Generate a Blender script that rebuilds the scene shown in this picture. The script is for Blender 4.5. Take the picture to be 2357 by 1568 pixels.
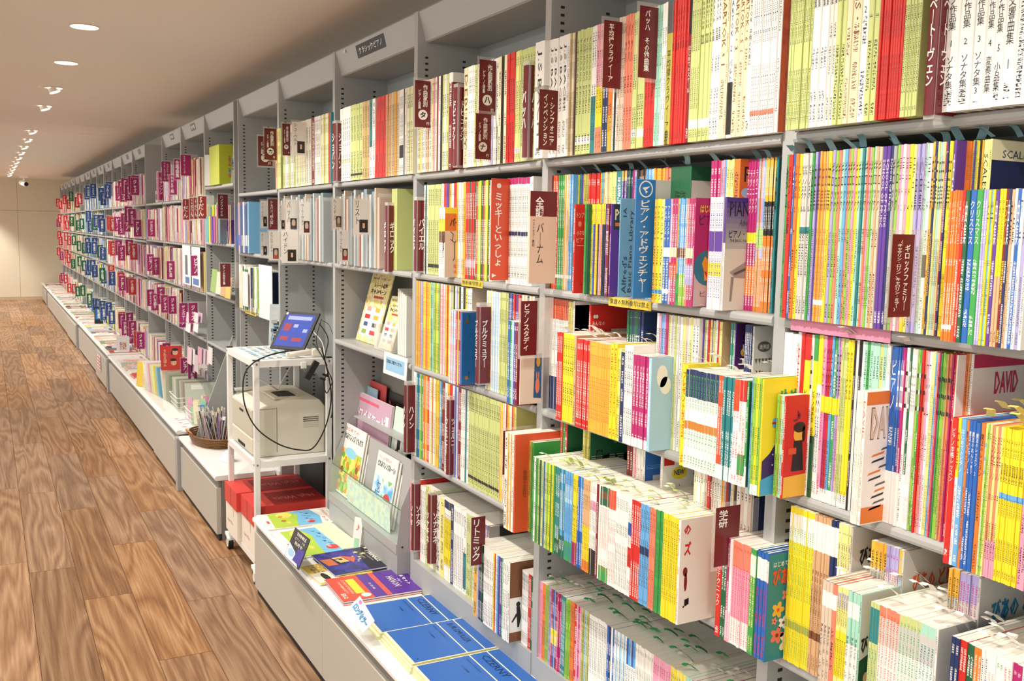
import bpy, bmesh, math, random
from mathutils import Vector, Matrix
import numpy as np
random.seed(7)
for _o in list(bpy.data.objects): bpy.data.objects.remove(_o)
SC = bpy.context.scene
COL = SC.collection
PI = math.pi
# ------------------------------------------------------------------ camera
W, H = 2357.0, 1568.0
F_PX, YAW, PITCH, ROLL = 2210.9, math.radians(28.697), math.radians(6.403), math.radians(1.108)
PX, PY = 1179.0, 781.4
CAM = Vector((-1.3307, 0.0, 1.6545))
_F = Vector((math.sin(YAW)*math.cos(PITCH), math.cos(YAW)*math.cos(PITCH), -math.sin(PITCH)))
_R = Vector((math.cos(YAW), -math.sin(YAW), 0)); _U = _R.cross(_F)
_R2 = _R*math.cos(ROLL)+_U*math.sin(ROLL); _U2 = -_R*math.sin(ROLL)+_U*math.cos(ROLL)
cd = bpy.data.cameras.new('camera'); cam = bpy.data.objects.new('camera', cd); COL.objects.link(cam)
cd.sensor_width = 36.0; cd.lens = 36.0*F_PX/W
cd.shift_x = (W/2-PX)/W; cd.shift_y = (PY-H/2)/W
cd.clip_start = 0.05; cd.clip_end = 100
cam.matrix_world = Matrix(((_R2.x,_U2.x,-_F.x,CAM.x),(_R2.y,_U2.y,-_F.y,CAM.y),(_R2.z,_U2.z,-_F.z,CAM.z),(0,0,0,1)))
SC.camera = cam
def ray(u, v): return _F+_R2*((u-PX)/F_PX)-_U2*((v-PY)/F_PX)
def on_x(x, u, v): d = ray(u, v); return CAM+d*((x-CAM.x)/d.x)
def on_y(y, u, v): d = ray(u, v); return CAM+d*((y-CAM.y)/d.y)
def on_z(z, u, v): d = ray(u, v); return CAM+d*((z-CAM.z)/d.z)
def proj(x, y, z):
    d = Vector((x, y, z))-CAM; k = d.dot(_F)
    return PX+F_PX*d.dot(_R2)/k, PY-F_PX*d.dot(_U2)/k
def y_at(x, z, u):            # how far along the wall a measured column lies, on the plane x and height z
    lo, hi = 0.3, 60.0
    for _ in range(50):
        m = (lo+hi)/2
        if proj(x, m, z)[0] > u: lo = m
        else: hi = m
    return lo
# ------------------------------------------------------------------ measures of the place
Y0, BAY = 1.3646, 0.9
def post_y(n): return Y0+BAY*n+(0.0995 if n > 5.5 else 0)+(0.0838 if n > 8.5 else 0)
TOP, CEIL, END = 2.400, 2.5695, 23.04
Z1, Z2, Z3, Z4, ZP, ZB = 1.849, 1.503, 1.172, 0.845, 0.358, 0.455
XP = -0.326
# ------------------------------------------------------------------ light, world, exposure
SC.view_settings.view_transform = 'Standard'; SC.view_settings.look = 'None'
SC.view_settings.gamma = 1.0; SC.view_settings.exposure = -0.14
SC.view_settings.use_curve_mapping = False
wd = bpy.data.worlds.new('world'); SC.world = wd; wd.use_nodes = True
wb = wd.node_tree.nodes['Background']; wb.inputs[0].default_value = (1.0, 0.965, 0.915, 1); wb.inputs[1].default_value = 1.4
LIGHT_X, LIGHT_YS = -0.89, [5.03+1.17*i for i in (-5,-4,-3,-2,-1,0,1,2,3)]+[10.9+1.155*i for i in range(10)]
def spot(name, loc, aim, watt, deg, blend, col, size=0.04):
    l = bpy.data.lights.new(name, 'SPOT'); l.energy = watt; l.spot_size = math.radians(deg); l.spot_blend = blend
    l.color = col; l.shadow_soft_size = size
    o = bpy.data.objects.new(name, l); COL.objects.link(o); o.location = loc
    o.rotation_euler = (Vector(aim)-Vector(loc)).to_track_quat('-Z', 'Y').to_euler()
    return o
WARM = (1.0, 0.945, 0.86)
for _y in LIGHT_YS:           # the row of ceiling downlights, tilted to the book wall
    spot('downlight_beam', (LIGHT_X, _y, CEIL-0.03), (-0.10, _y, 0.75), 78 if _y < 9 else 125, 100, 0.75, WARM)
spot('wall_beam', (-1.9, 21.6, CEIL-.03), (-1.6, 23.0, 0.55), 300, 60, 0.6, WARM, 0.08)   # washes the cream end wall
for _y in (0.4, 2.3, 4.2, 6.1, 8.4, 10.9, 13.4, 16, 18.6, 21):   # added spots out of view to the left, to brighten shelves and floor
    spot('added_aisle_spot', (-2.35, _y, CEIL-0.03), (-0.2, _y, 0.9), 36, 105, 0.8, WARM)
    spot('added_floor_spot', (-1.75, _y+.6, CEIL-0.03), (-1.5, _y+.6, 0.0), 44, 120, 0.9, WARM, 0.08)
# ------------------------------------------------------------------ colours and materials
def s2l(h):
    if not isinstance(h, str): return tuple(h)
    h = h.lstrip('#'); r = []
    for i in (0, 2, 4):
        c = int(h[i:i+2], 16)/255; r.append(c/12.92 if c <= .04045 else ((c+.055)/1.055)**2.4)
    return tuple(r)
PAL = dict(w='f1efe8', iv='e9e4d6', c='e3d9b2', ly='e9e08a', lg='c6cf84', ol='b3ab4c', y='efd92c', am='e8b03c', o='e07a2c', oo='d9532a', co='e58468', r='cc2a22', dr='7c1f22',
 mr='6b1d22', m='b3246b', pk='e79db5', lp='a9a0cf', p='5f3a94', dp='442055', n='22325f', b='2b62b0', sb='69a9dc', lb='a9cfe6', t='2b7f83', mi='a9d9c3', g='3f9b4b', dg='1f5e3d',
 yg='8fc045', br='7d4f30', tn='d3ab80', gy='a5a39d', dgy='5c5b58', k='22201f', gr='c9c7c0', be='d8c4ae', na='1d2440')
CNAME = dict(w='white', iv='ivory', c='cream', ly='pale yellow', lg='lime green', ol='olive', y='yellow', am='amber', o='orange', oo='red orange', co='coral', r='red', dr='dark red',
 mr='maroon', m='magenta', pk='pink', lp='lavender', p='purple', dp='dark purple', n='navy', b='blue', sb='sky blue', lb='pale blue', t='teal', mi='mint', g='green', dg='dark green',
 yg='bright green', br='brown', tn='tan', gy='grey', dgy='dark grey', k='black', gr='light grey', be='beige', na='midnight blue')
def rgb(c): return s2l(PAL.get(c, c)) if isinstance(c, str) else tuple(c)
_mats = {}
def mat(name, col, rough=0.5, metal=0.0, emit=None, es=0, coat=0.0, alpha=1.0, trans=0.0, spec=0.5):
    if name in _mats: return _mats[name]
    m = bpy.data.materials.new(name); m.use_nodes = True; _mats[name] = m
    b = m.node_tree.nodes['Principled BSDF']; col = rgb(col)
    b.inputs['Base Color'].default_value = (*col, 1); b.inputs['Roughness'].default_value = rough
    b.inputs['Metallic'].default_value = metal; b.inputs['Coat Weight'].default_value = coat
    b.inputs['Specular IOR Level'].default_value = spec
    if trans: b.inputs['Transmission Weight'].default_value = trans
    if alpha < 1: b.inputs['Alpha'].default_value = alpha
    if emit is not None:
        b.inputs['Emission Color'].default_value = (*rgb(emit), 1); b.inputs['Emission Strength'].default_value = es
    return m
def paint(c, rough=0.45):     # a plain printed or painted surface
    return mat('print_%s_%d' % (c, int(rough*100)), c, rough)
def clear(name='clear_plastic', tint=(1, 1, 1), a=0.16, rough=0.08):
    if name in _mats: return _mats[name]
    m = bpy.data.materials.new(name); m.use_nodes = True; _mats[name] = m
    nt = m.node_tree; nt.nodes.clear()
    out = nt.nodes.new('ShaderNodeOutputMaterial'); mx = nt.nodes.new('ShaderNodeMixShader')
    tr = nt.nodes.new('ShaderNodeBsdfTransparent'); gl = nt.nodes.new('ShaderNodeBsdfPrincipled')
    tr.inputs[0].default_value = (*tint, 1)
    gl.inputs['Base Color'].default_value = (*tint, 1); gl.inputs['Roughness'].default_value = rough
    mx.inputs[0].default_value = a
    nt.links.new(tr.outputs[0], mx.inputs[1]); nt.links.new(gl.outputs[0], mx.inputs[2]); nt.links.new(mx.outputs[0], out.inputs[0])
    return m
def N(nt, t, **kw):
    n = nt.nodes.new(t)
    for k, v in kw.items(): setattr(n, k, v)
    return n
def math_node(nt, op, a, b=None, c=None):
    n = nt.nodes.new('ShaderNodeMath'); n.operation = op
    for i, v in enumerate((a, b, c)):
        if v is None: continue
        if hasattr(v, 'is_linked') or hasattr(v, 'links'): nt.links.new(v, n.inputs[i])
        else: n.inputs[i].default_value = v
    return n.outputs[0]
def mixcol(nt, f, a, b):
    n = nt.nodes.new('ShaderNodeMix'); n.data_type = 'RGBA'; n.clamp_factor = True
    for s, v in ((0, f), (6, a), (7, b)):
        if hasattr(v, 'links'): nt.links.new(v, n.inputs[s])
        else: n.inputs[s].default_value = v if s == 0 else (*v[:3], 1)
    return n.outputs[2]
def spine_material(name, kind):
    """printed book spine: base colour c1, two bands c2/c4, rows of letter-like marks c3.  UV: u across the spine, v up it."""
    m = bpy.data.materials.new(name); m.use_nodes = True; nt = m.node_tree; bs = nt.nodes['Principled BSDF']
    bs.inputs['Roughness'].default_value = 0.42
    L = nt.links.new
    def att(nm, out):
        a = N(nt, 'ShaderNodeAttribute', attribute_type=kind, attribute_name=nm); return a.outputs[out]
    uv = N(nt, 'ShaderNodeAttribute', attribute_type='GEOMETRY', attribute_name='UVMap')
    sep = N(nt, 'ShaderNodeSeparateXYZ'); L(uv.outputs['Vector'], sep.inputs[0])
    u, v = sep.outputs[0], sep.outputs[1]
    c1, c2, c3, c4 = (att(x, 'Color') for x in ('c1', 'c2', 'c3', 'c4'))
    bd = N(nt, 'ShaderNodeSeparateXYZ'); L(att('bands', 'Vector'), bd.inputs[0])    # x,y: lower and upper edge of band one; z: seed
    b2 = N(nt, 'ShaderNodeSeparateXYZ'); L(att('bandb', 'Vector'), b2.inputs[0])    # x,y: band two; z: letter size over height
    def inside(a, lo, hi):
        return math_node(nt, 'MULTIPLY', math_node(nt, 'GREATER_THAN', a, lo), math_node(nt, 'LESS_THAN', a, hi))
    base = mixcol(nt, inside(v, bd.outputs[0], bd.outputs[1]), c1, c2)
    base = mixcol(nt, inside(v, b2.outputs[0], b2.outputs[1]), base, c4)
    # letter marks
    seed = bd.outputs[2]; ls = b2.outputs[2]
    row = math_node(nt, 'DIVIDE', v, ls); fr = math_node(nt, 'FRACT', row)
    cell = inside(fr, 0.12, 0.9)
    cx = N(nt, 'ShaderNodeCombineXYZ')
    L(math_node(nt, 'MULTIPLY', u, 2.6), cx.inputs[0]); L(math_node(nt, 'MULTIPLY', row, 2.9), cx.inputs[1]); L(math_node(nt, 'MULTIPLY', seed, 13.7), cx.inputs[2])
    ns = N(nt, 'ShaderNodeTexNoise', noise_dimensions='3D'); ns.inputs['Scale'].default_value = 1.55; ns.inputs['Detail'].default_value = 1.0
    L(cx.outputs[0], ns.inputs['Vector'])
    ink = math_node(nt, 'GREATER_THAN', ns.outputs[0], 0.495)
    spn = N(nt, 'ShaderNodeTexNoise', noise_dimensions='1D'); spn.inputs['Scale'].default_value = 5.0; spn.inputs['Detail'].default_value = 0
    L(math_node(nt, 'ADD', v, math_node(nt, 'MULTIPLY', seed, 31.3)), spn.inputs['W'])
    txt = math_node(nt, 'GREATER_THAN', spn.outputs[0], 0.41)
    col_ok = inside(u, 0.24, 0.76)
    mask = math_node(nt, 'MULTIPLY', math_node(nt, 'MULTIPLY', ink, cell), math_node(nt, 'MULTIPLY', txt, col_ok))
    mask = math_node(nt, 'MULTIPLY', mask, inside(v, 0.03, math_node(nt, 'SUBTRACT', math_node(nt, 'SUBTRACT', 0.95, math_node(nt, 'MULTIPLY', math_node(nt, 'GREATER_THAN', seed, 1.0), 0.40)), math_node(nt, 'MULTIPLY', math_node(nt, 'GREATER_THAN', seed, 2.0), 0.45))))
    base = mixcol(nt, mask, base, c3)
    L(base, bs.inputs['Base Color'])
    return m
M_SPINE = spine_material('book_spine', 'OBJECT')
M_SPINES = spine_material('book_spines', 'GEOMETRY')
def paper_material():
    m = bpy.data.materials.new('page_edges'); m.use_nodes = True; nt = m.node_tree; bs = nt.nodes['Principled BSDF']
    tc = N(nt, 'ShaderNodeTexCoord'); mp = N(nt, 'ShaderNodeMapping'); mp.inputs['Scale'].default_value = (3, 900, 3)
    nt.links.new(tc.outputs['Object'], mp.inputs[0]); ns = N(nt, 'ShaderNodeTexNoise'); ns.inputs['Scale'].default_value = 1
    nt.links.new(mp.outputs[0], ns.inputs[0])
    nt.links.new(mixcol(nt, ns.outputs[0], s2l('cfc9b6'), s2l('faf7ee')), bs.inputs['Base Color']); bs.inputs['Roughness'].default_value = .8
    return m
M_PAGE = paper_material()
def art_material(name, cols, scale=14, seed=0, kind='noise'):
    """a soft printed picture of a few colours"""
    if name in _mats: return _mats[name]
    m = bpy.data.materials.new(name); m.use_nodes = True; _mats[name] = m; nt = m.node_tree; bs = nt.nodes['Principled BSDF']
    tc = N(nt, 'ShaderNodeTexCoord'); mp = N(nt, 'ShaderNodeMapping'); mp.inputs['Location'].default_value = (seed*3.1, seed*1.7, seed)
    nt.links.new(tc.outputs['Object'], mp.inputs[0])
    if kind == 'cell':
        ns = N(nt, 'ShaderNodeTexVoronoi'); ns.inputs['Scale'].default_value = scale; nt.links.new(mp.outputs[0], ns.inputs[0])
        sx = N(nt, 'ShaderNodeSeparateColor'); nt.links.new(ns.outputs['Color'], sx.inputs[0]); fac = sx.outputs[0]
    else:
        ns = N(nt, 'ShaderNodeTexNoise'); ns.inputs['Scale'].default_value = scale; ns.inputs['Detail'].default_value = 3; nt.links.new(mp.outputs[0], ns.inputs[0]); fac = ns.outputs[0]
    cr = N(nt, 'ShaderNodeValToRGB'); cr.color_ramp.interpolation = 'CONSTANT' if kind == 'cell' else 'LINEAR'
    el = cr.color_ramp.elements; n = len(cols)
    lo, hi = (0, 1) if kind == 'cell' else (.33, .67)
    el[0].position = lo; el[0].color = (*rgb(cols[0]), 1); el[1].position = lo+(hi-lo)*(1 if kind != 'cell' else (n-1)/n); el[1].color = (*rgb(cols[-1]), 1)
    for i in range(1, n-1):
        e = el.new(lo+(hi-lo)*i/(n if kind == 'cell' else n-1)); e.color = (*rgb(cols[i]), 1)
    nt.links.new(fac, cr.inputs[0]); nt.links.new(cr.outputs[0], bs.inputs['Base Color']); bs.inputs['Roughness'].default_value = .4
    return m
# ------------------------------------------------------------------ meshes
class MB:
    def __init__(s): s.v = []; s.f = []; s.m = []; s.ms = []; s.uv = []
    def mi(s, m):
        if m not in s.ms: s.ms.append(m)
        return s.ms.index(m)
    def face(s, pts, m, uv=None):
        k = len(s.v); s.v += [tuple(p) for p in pts]; s.f.append(tuple(range(k, k+len(pts)))); s.m.append(s.mi(m)); s.uv.append(uv)
    def box(s, x0, x1, y0, y1, z0, z1, m, M=None):
        if x0 > x1: x0, x1 = x1, x0
        if y0 > y1: y0, y1 = y1, y0
        if z0 > z1: z0, z1 = z1, z0
        P = [Vector(p) for p in ((x0,y0,z0),(x1,y0,z0),(x1,y1,z0),(x0,y1,z0),(x0,y0,z1),(x1,y0,z1),(x1,y1,z1),(x0,y1,z1))]
        if M: P = [M @ p for p in P]
        k = len(s.v); s.v += [tuple(p) for p in P]; i = s.mi(m)
        for f in ((0,3,2,1),(4,5,6,7),(0,1,5,4),(1,2,6,5),(2,3,7,6),(3,0,4,7)):
            s.f.append(tuple(k+a for a in f)); s.m.append(i); s.uv.append(None)
    def prism(s, prof, ax, a0, a1, m, caps=True, M=None):
        """prof: 2-D points (counter clockwise) in the two other axes, pushed along axis ax from a0 to a1"""
        def P(p, a):
            q = {0: (a, p[0], p[1]), 1: (p[0], a, p[1]), 2: (p[0], p[1], a)}[ax]
            return tuple(M @ Vector(q)) if M else q
        n = len(prof); k = len(s.v); s.v += [P(p, a0) for p in prof]+[P(p, a1) for p in prof]; i = s.mi(m)
        fl = ax == 1
        for j in range(n):
            q = (k+j, k+(j+1) % n, k+n+(j+1) % n, k+n+j)
            s.f.append(q[::-1] if fl else q); s.m.append(i); s.uv.append(None)
        if caps:
            a = tuple(range(k, k+n)); b = tuple(range(k+n, k+2*n))
            s.f.append(a if fl else a[::-1]); s.m.append(i); s.uv.append(None)
            s.f.append(b[::-1] if fl else b); s.m.append(i); s.uv.append(None)
    def cyl(s, c0, c1, r0, r1, n, m, caps=True):
        c0, c1 = Vector(c0), Vector(c1); d = (c1-c0).normalized(); a = d.orthogonal().normalized(); b = d.cross(a)
        k = len(s.v); i = s.mi(m)
        for c, r in ((c0, r0), (c1, r1)):
            for j in range(n):
                t = 2*PI*j/n; s.v.append(tuple(c+a*(r*math.cos(t))+b*(r*math.sin(t))))
        for j in range(n):
            s.f.append((k+j, k+(j+1) % n, k+n+(j+1) % n, k+n+j)); s.m.append(i); s.uv.append(None)
        if caps:
            s.f.append(tuple(range(k, k+n))[::-1]); s.m.append(i); s.uv.append(None)
            s.f.append(tuple(range(k+n, k+2*n))); s.m.append(i); s.uv.append(None)
    def tube(s, pts, r, m, n=8):
        pts = [Vector(p) for p in pts]; i = s.mi(m); k = len(s.v); up = Vector((0.13, 0.21, 0.97))
        for j, p in enumerate(pts):
            d = (pts[min(j+1, len(pts)-1)]-pts[max(j-1, 0)]).normalized()
            a = d.cross(up); a = a.normalized() if a.length > 1e-4 else d.orthogonal().normalized(); b = d.cross(a)
            for q in range(n):
                t = 2*PI*q/n; s.v.append(tuple(p+a*(r*math.cos(t))+b*(r*math.sin(t))))
        for j in range(len(pts)-1):
            for q in range(n):
                a0 = k+j*n+q; a1 = k+j*n+(q+1) % n
                s.f.append((a0, a0+n, a1+n, a1)); s.m.append(i); s.uv.append(None)
        s.f.append(tuple(range(k, k+n))); s.m.append(i); s.uv.append(None)
        e = k+(len(pts)-1)*n; s.f.append(tuple(range(e, e+n))[::-1]); s.m.append(i); s.uv.append(None)
    def build(s, name, parent=None, smooth=False, bevel=0, loc=None):
        me = bpy.data.meshes.new(name); me.from_pydata(s.v, [], s.f)
        for m in s.ms: me.materials.append(m)
        me.polygons.foreach_set('material_index', s.m)
        if any(u is not None for u in s.uv):
            uvl = me.uv_layers.new(name='UVMap'); k = 0
            for fi, f in enumerate(s.f):
                for c in range(len(f)):
                    uvl.data[k].uv = s.uv[fi][c] if s.uv[fi] else (9, 9); k += 1
        if smooth: me.polygons.foreach_set('use_smooth', [True]*len(me.polygons))
        me.update()
        o = bpy.data.objects.new(name, me); COL.objects.link(o)
        if bevel:
            b = o.modifiers.new('bevel', 'BEVEL'); b.width = bevel; b.segments = 2; b.limit_method = 'ANGLE'; b.angle_limit = math.radians(40)
        if parent: o.parent = parent
        if loc is not None: o.location = loc
        return o
def tag(o, label=None, cat=None, group=None, kind=None):
    if label: o['label'] = label
    if cat: o['category'] = cat
    if group: o['group'] = group
    if kind: o['kind'] = kind
    return o
def thing(name, label, cat, loc=(0, 0, 0), rz=0, group=None):
    o = bpy.data.objects.new(name, None); COL.objects.link(o); o.empty_display_size = .05
    o.location = loc; o.rotation_euler = (0, 0, rz)
    return tag(o, label, cat, group)
# writing: real letters, cached as flat meshes that fit a box one by one
_txt = {}
def glyphs(body, vertical=False, bold=0.0, italic=0.0, box=(1, 1)):
    key = (body, vertical, bold, italic, round(box[0]/box[1], 1))
    if key in _txt: return _txt[key]
    c = bpy.data.curves.new('writing', 'FONT')
    if vertical:
        cols = body.split('\n'); n = max(len(q) for q in cols)
        cols = [q.replace('ー', '｜').ljust(n, '　') for q in cols]
        body2 = '\n'.join('　'.join(cc) if len(cols) > 1 and False else ''.join(cc) for cc in zip(*cols[::-1])) if len(cols) > 1 else '\n'.join(cols[0])
        c.body = body2; c.space_line = 0.92
    else: c.body = body; c.space_line = 0.95
    c.size = 1; c.offset = bold; c.shear = italic; c.resolution_u = 1; c.align_x = 'CENTER'
    o = bpy.data.objects.new('w', c); me = bpy.data.meshes.new_from_object(o); bpy.data.objects.remove(o)
    if len(me.vertices):
        a = np.empty(len(me.vertices)*3, 'f'); me.vertices.foreach_get('co', a); a = a.reshape(-1, 3)
        lo, hi = a.min(0), a.max(0); sp = np.maximum(hi-lo, 1e-4)
        a[:, :2] = (a[:, :2]-(lo+hi)[:2]/2)/sp[:2]; a[:, 2] = 0
        me.vertices.foreach_set('co', a.ravel()); me.update()
    _txt[key] = me
    return me
AX = dict(spine=(Vector((0, -1, 0)), Vector((0, 0, 1))), side=(Vector((1, 0, 0)), Vector((0, 0, 1))), flat=(Vector((0, -1, 0)), Vector((1, 0, 0))))
_wm = {}
def write(parent, name, body, c, w, h, m, face='spine', vertical=False, bold=0.0, italic=0.0, lift=0.0004, axes=None, label=None):
    me0 = glyphs(body, vertical, bold, italic); key = (me0.name, m.name)
    if key not in _wm:
        q = me0.copy(); q.materials.clear(); q.materials.append(m); _wm[key] = q
    o = bpy.data.objects.new(name, _wm[key]); COL.objects.link(o)
    X, Yv = axes if axes else AX[face]; X = Vector(X).normalized(); Yv = Vector(Yv).normalized(); Z = X.cross(Yv)
    p = Vector(c)+Z*lift
    M = Matrix(((X.x*w, Yv.x*h, Z.x, p.x), (X.y*w, Yv.y*h, Z.y, p.y), (X.z*w, Yv.z*h, Z.z, p.z), (0, 0, 0, 1)))
    o.parent = parent; o.matrix_local = M
    if label: o['label'] = label
    return o
def patch(parent, name, pts, m, c, face='spine', lift=0.0003, axes=None, label=None):
    """a flat printed shape: 2-D points in metres about c on a face"""
    X, Yv = axes if axes else AX[face]; X = Vector(X).normalized(); Yv = Vector(Yv).normalized(); Z = X.cross(Yv); c = Vector(c)+Z*lift
    b = MB(); polys = pts if isinstance(pts[0][0], (list, tuple)) else [pts]
    for pl in polys: b.face([c+X*p[0]+Yv*p[1] for p in pl], m)
    o = b.build(name, parent)
    if label: o['label'] = label
    return o
def rect(w, h, cx=0, cy=0): return [(cx-w/2, cy-h/2), (cx+w/2, cy-h/2), (cx+w/2, cy+h/2), (cx-w/2, cy+h/2)]
def ell(w, h, cx=0, cy=0, n=20): return [(cx+w/2*math.cos(2*PI*i/n), cy+h/2*math.sin(2*PI*i/n)) for i in range(n)]
def star(r, cx=0, cy=0, n=5, q=.42, ph=0.3): return [(cx+(r if i % 2 == 0 else r*q)*math.cos(PI*i/n+ph), cy+(r if i % 2 == 0 else r*q)*math.sin(PI*i/n+ph)) for i in range(2*n)]
# ------------------------------------------------------------------ the room
XW, XL = 0.30, -1.3
def wall_mat():
    m = mat('wall_paint', 'e8ddc6', .75)
    nt = m.node_tree; bs = nt.nodes['Principled BSDF']
    ns = N(nt, 'ShaderNodeTexNoise'); ns.inputs['Scale'].default_value = 3; ns.inputs['Detail'].default_value = 4
    nt.links.new(mixcol(nt, ns.outputs[0], s2l('e6dac2'), s2l('eadfc9')), bs.inputs['Base Color'])
    bp = N(nt, 'ShaderNodeBump'); bp.inputs['Strength'].default_value = .05; n2 = N(nt, 'ShaderNodeTexNoise'); n2.inputs['Scale'].default_value = 220
    nt.links.new(n2.outputs[0], bp.inputs['Height']); nt.links.new(bp.outputs[0], bs.inputs['Normal'])
    return m
M_WALL = wall_mat()
M_CEIL = mat('ceiling_paint', 'f2ebe0', .8)
M_SEAM = mat('panel_gap', '8d7f6e', .9)
M_GREY = mat('grey_steel', 'a9aaa8', .42)
M_GREYD = mat('grey_steel_dark', '7d7a74', .5)  # darker grey for platform bodies and the recess under their tops
M_SLOT = mat('slot_dark', '24231f', .8)
M_WHITE = mat('white_laminate', 'f0efeb', .35)
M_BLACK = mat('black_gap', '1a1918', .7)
def plank_mat():
    m = bpy.data.materials.new('oak_planks'); m.use_nodes = True; nt = m.node_tree; bs = nt.nodes['Principled BSDF']; L = nt.links.new
    at = N(nt, 'ShaderNodeAttribute', attribute_type='GEOMETRY', attribute_name='tone')
    tc = N(nt, 'ShaderNodeTexCoord'); ad = N(nt, 'ShaderNodeVectorMath', operation='ADD'); L(tc.outputs['Object'], ad.inputs[0])
    sc = N(nt, 'ShaderNodeVectorMath', operation='SCALE'); L(at.outputs['Vector'], sc.inputs[0]); sc.inputs['Scale'].default_value = 37; L(sc.outputs[0], ad.inputs[1])
    mp = N(nt, 'ShaderNodeMapping'); mp.inputs['Scale'].default_value = (5.0, .42, 1); L(ad.outputs[0], mp.inputs[0])
    n1 = N(nt, 'ShaderNodeTexNoise'); n1.inputs['Scale'].default_value = 1.1; n1.inputs['Detail'].default_value = 2; n1.inputs['Distortion'].default_value = .3; L(mp.outputs[0], n1.inputs[0])
    rings = math_node(nt, 'FRACT', math_node(nt, 'MULTIPLY', n1.outputs[0], 11))
    rings = math_node(nt, 'ABSOLUTE', math_node(nt, 'SUBTRACT', math_node(nt, 'MULTIPLY', rings, 2), 1))
    mp2 = N(nt, 'ShaderNodeMapping'); mp2.inputs['Scale'].default_value = (130, 4, 1); L(ad.outputs[0], mp2.inputs[0])
    n2 = N(nt, 'ShaderNodeTexNoise'); n2.inputs['Scale'].default_value = 1; n2.inputs['Detail'].default_value = 4; L(mp2.outputs[0], n2.inputs[0])
    grain = math_node(nt, 'ADD', math_node(nt, 'MULTIPLY', rings, .36), math_node(nt, 'MULTIPLY', n2.outputs[0], .72))
    cr = N(nt, 'ShaderNodeValToRGB'); e = cr.color_ramp.elements; e[0].position = .15; e[0].color = (*s2l('6b4527'), 1); e[1].position = .85; e[1].color = (*s2l('bd9468'), 1)
    k = e.new(.48); k.color = (*s2l('9a6c41'), 1)
    L(grain, cr.inputs[0])
    sx = N(nt, 'ShaderNodeSeparateXYZ'); L(at.outputs['Vector'], sx.inputs[0])
    hs = N(nt, 'ShaderNodeHueSaturation'); L(cr.outputs[0], hs.inputs['Color'])
    L(math_node(nt, 'ADD', math_node(nt, 'MULTIPLY', sx.outputs[0], .5), .74), hs.inputs['Value']); L(math_node(nt, 'ADD', math_node(nt, 'MULTIPLY', sx.outputs[1], .2), .8), hs.inputs['Saturation'])
    L(hs.outputs[0], bs.inputs['Base Color']); bs.inputs['Roughness'].default_value = .38
    bp = N(nt, 'ShaderNodeBump'); bp.inputs['Strength'].default_value = .12; bp.inputs['Distance'].default_value = .002; L(grain, bp.inputs['Height']); L(bp.outputs[0], bs.inputs['Normal'])
    return m
def build_floor():
    M_PL = plank_mat(); M_JT = mat('plank_joint', '5a3d26', .8)
    b = MB(); tones = []
    b.face([(XL-2, -2, -0.0015), (XW+.3, -2, -0.0015), (XW+.3, END+.2, -0.0015), (XL-2, END+.2, -0.0015)], M_JT); tones.append((0, 0, 0))
    off = {-6: .45, -5: 1.48, -4: .71, -3: 1.27}; rr = random.Random(5)
    k = -31
    while -.01+.2*k < XW+.2:
        x = -.01+.2*k; o = off.get(k, rr.uniform(0, 1.5)); y = o-3.0
        while y < END+.1:
            g = .0011
            b.face([(x+g, y+g, 0), (x+.2-g, y+g, 0), (x+.2-g, min(y+1.5, END+.15)-g, 0), (x+g, min(y+1.5, END+.15)-g, 0)], M_PL)
            tones.append((rr.random(), rr.random(), rr.random())); y += 1.5
        k += 1
    o = b.build('floor'); a = o.data.attributes.new('tone', 'FLOAT_VECTOR', 'FACE'); a.data.foreach_set('vector', np.array(tones, 'f').ravel())
    tag(o, kind='structure')
build_floor()
b = MB()
sm = [(8.96, 0), (9.96, 0)]
ys = [-1.6, 10.02, 10.92, END+.1]
for i in range(len(ys)-1): b.box(XL-2, XW+.3, ys[i]+.007, ys[i+1]-.007, CEIL, CEIL+.05, M_CEIL)
b.box(XL-2, XW+.3, -1.6, END+.1, CEIL+.012, CEIL+.06, M_SEAM)
tag(b.build('ceiling'), kind='structure')
b = MB()
b.box(-.72, XW+.3, END, END+.1, 1.9, 2.60, M_WALL); b.box(XL-2, -.725, END, END+.1, 1.9, 2.60, M_WALL)
b.box(-.72, XW+.3, END, END+.1, 0, 1.894, M_WALL); b.box(XL-2, -.725, END, END+.1, 0, 1.894, M_WALL); b.box(XL-2, XW+.3, END+.006, END+.09, 0, 2.6, M_SEAM)
tag(b.build('wall_far'), kind='structure')
b = MB(); b.box(XL-2, XW+.2, END-.012, END-.001, 0, .07, mat('skirting_paint', 'c9b795', .5)); tag(b.build('baseboard_far'), kind='structure')
b = MB(); b.box(XW, XW+.1, -3, END, 0, 2.62, mat('wall_grey', 'a9a59b', .8)); tag(b.build('wall_right'), kind='structure')
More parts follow.
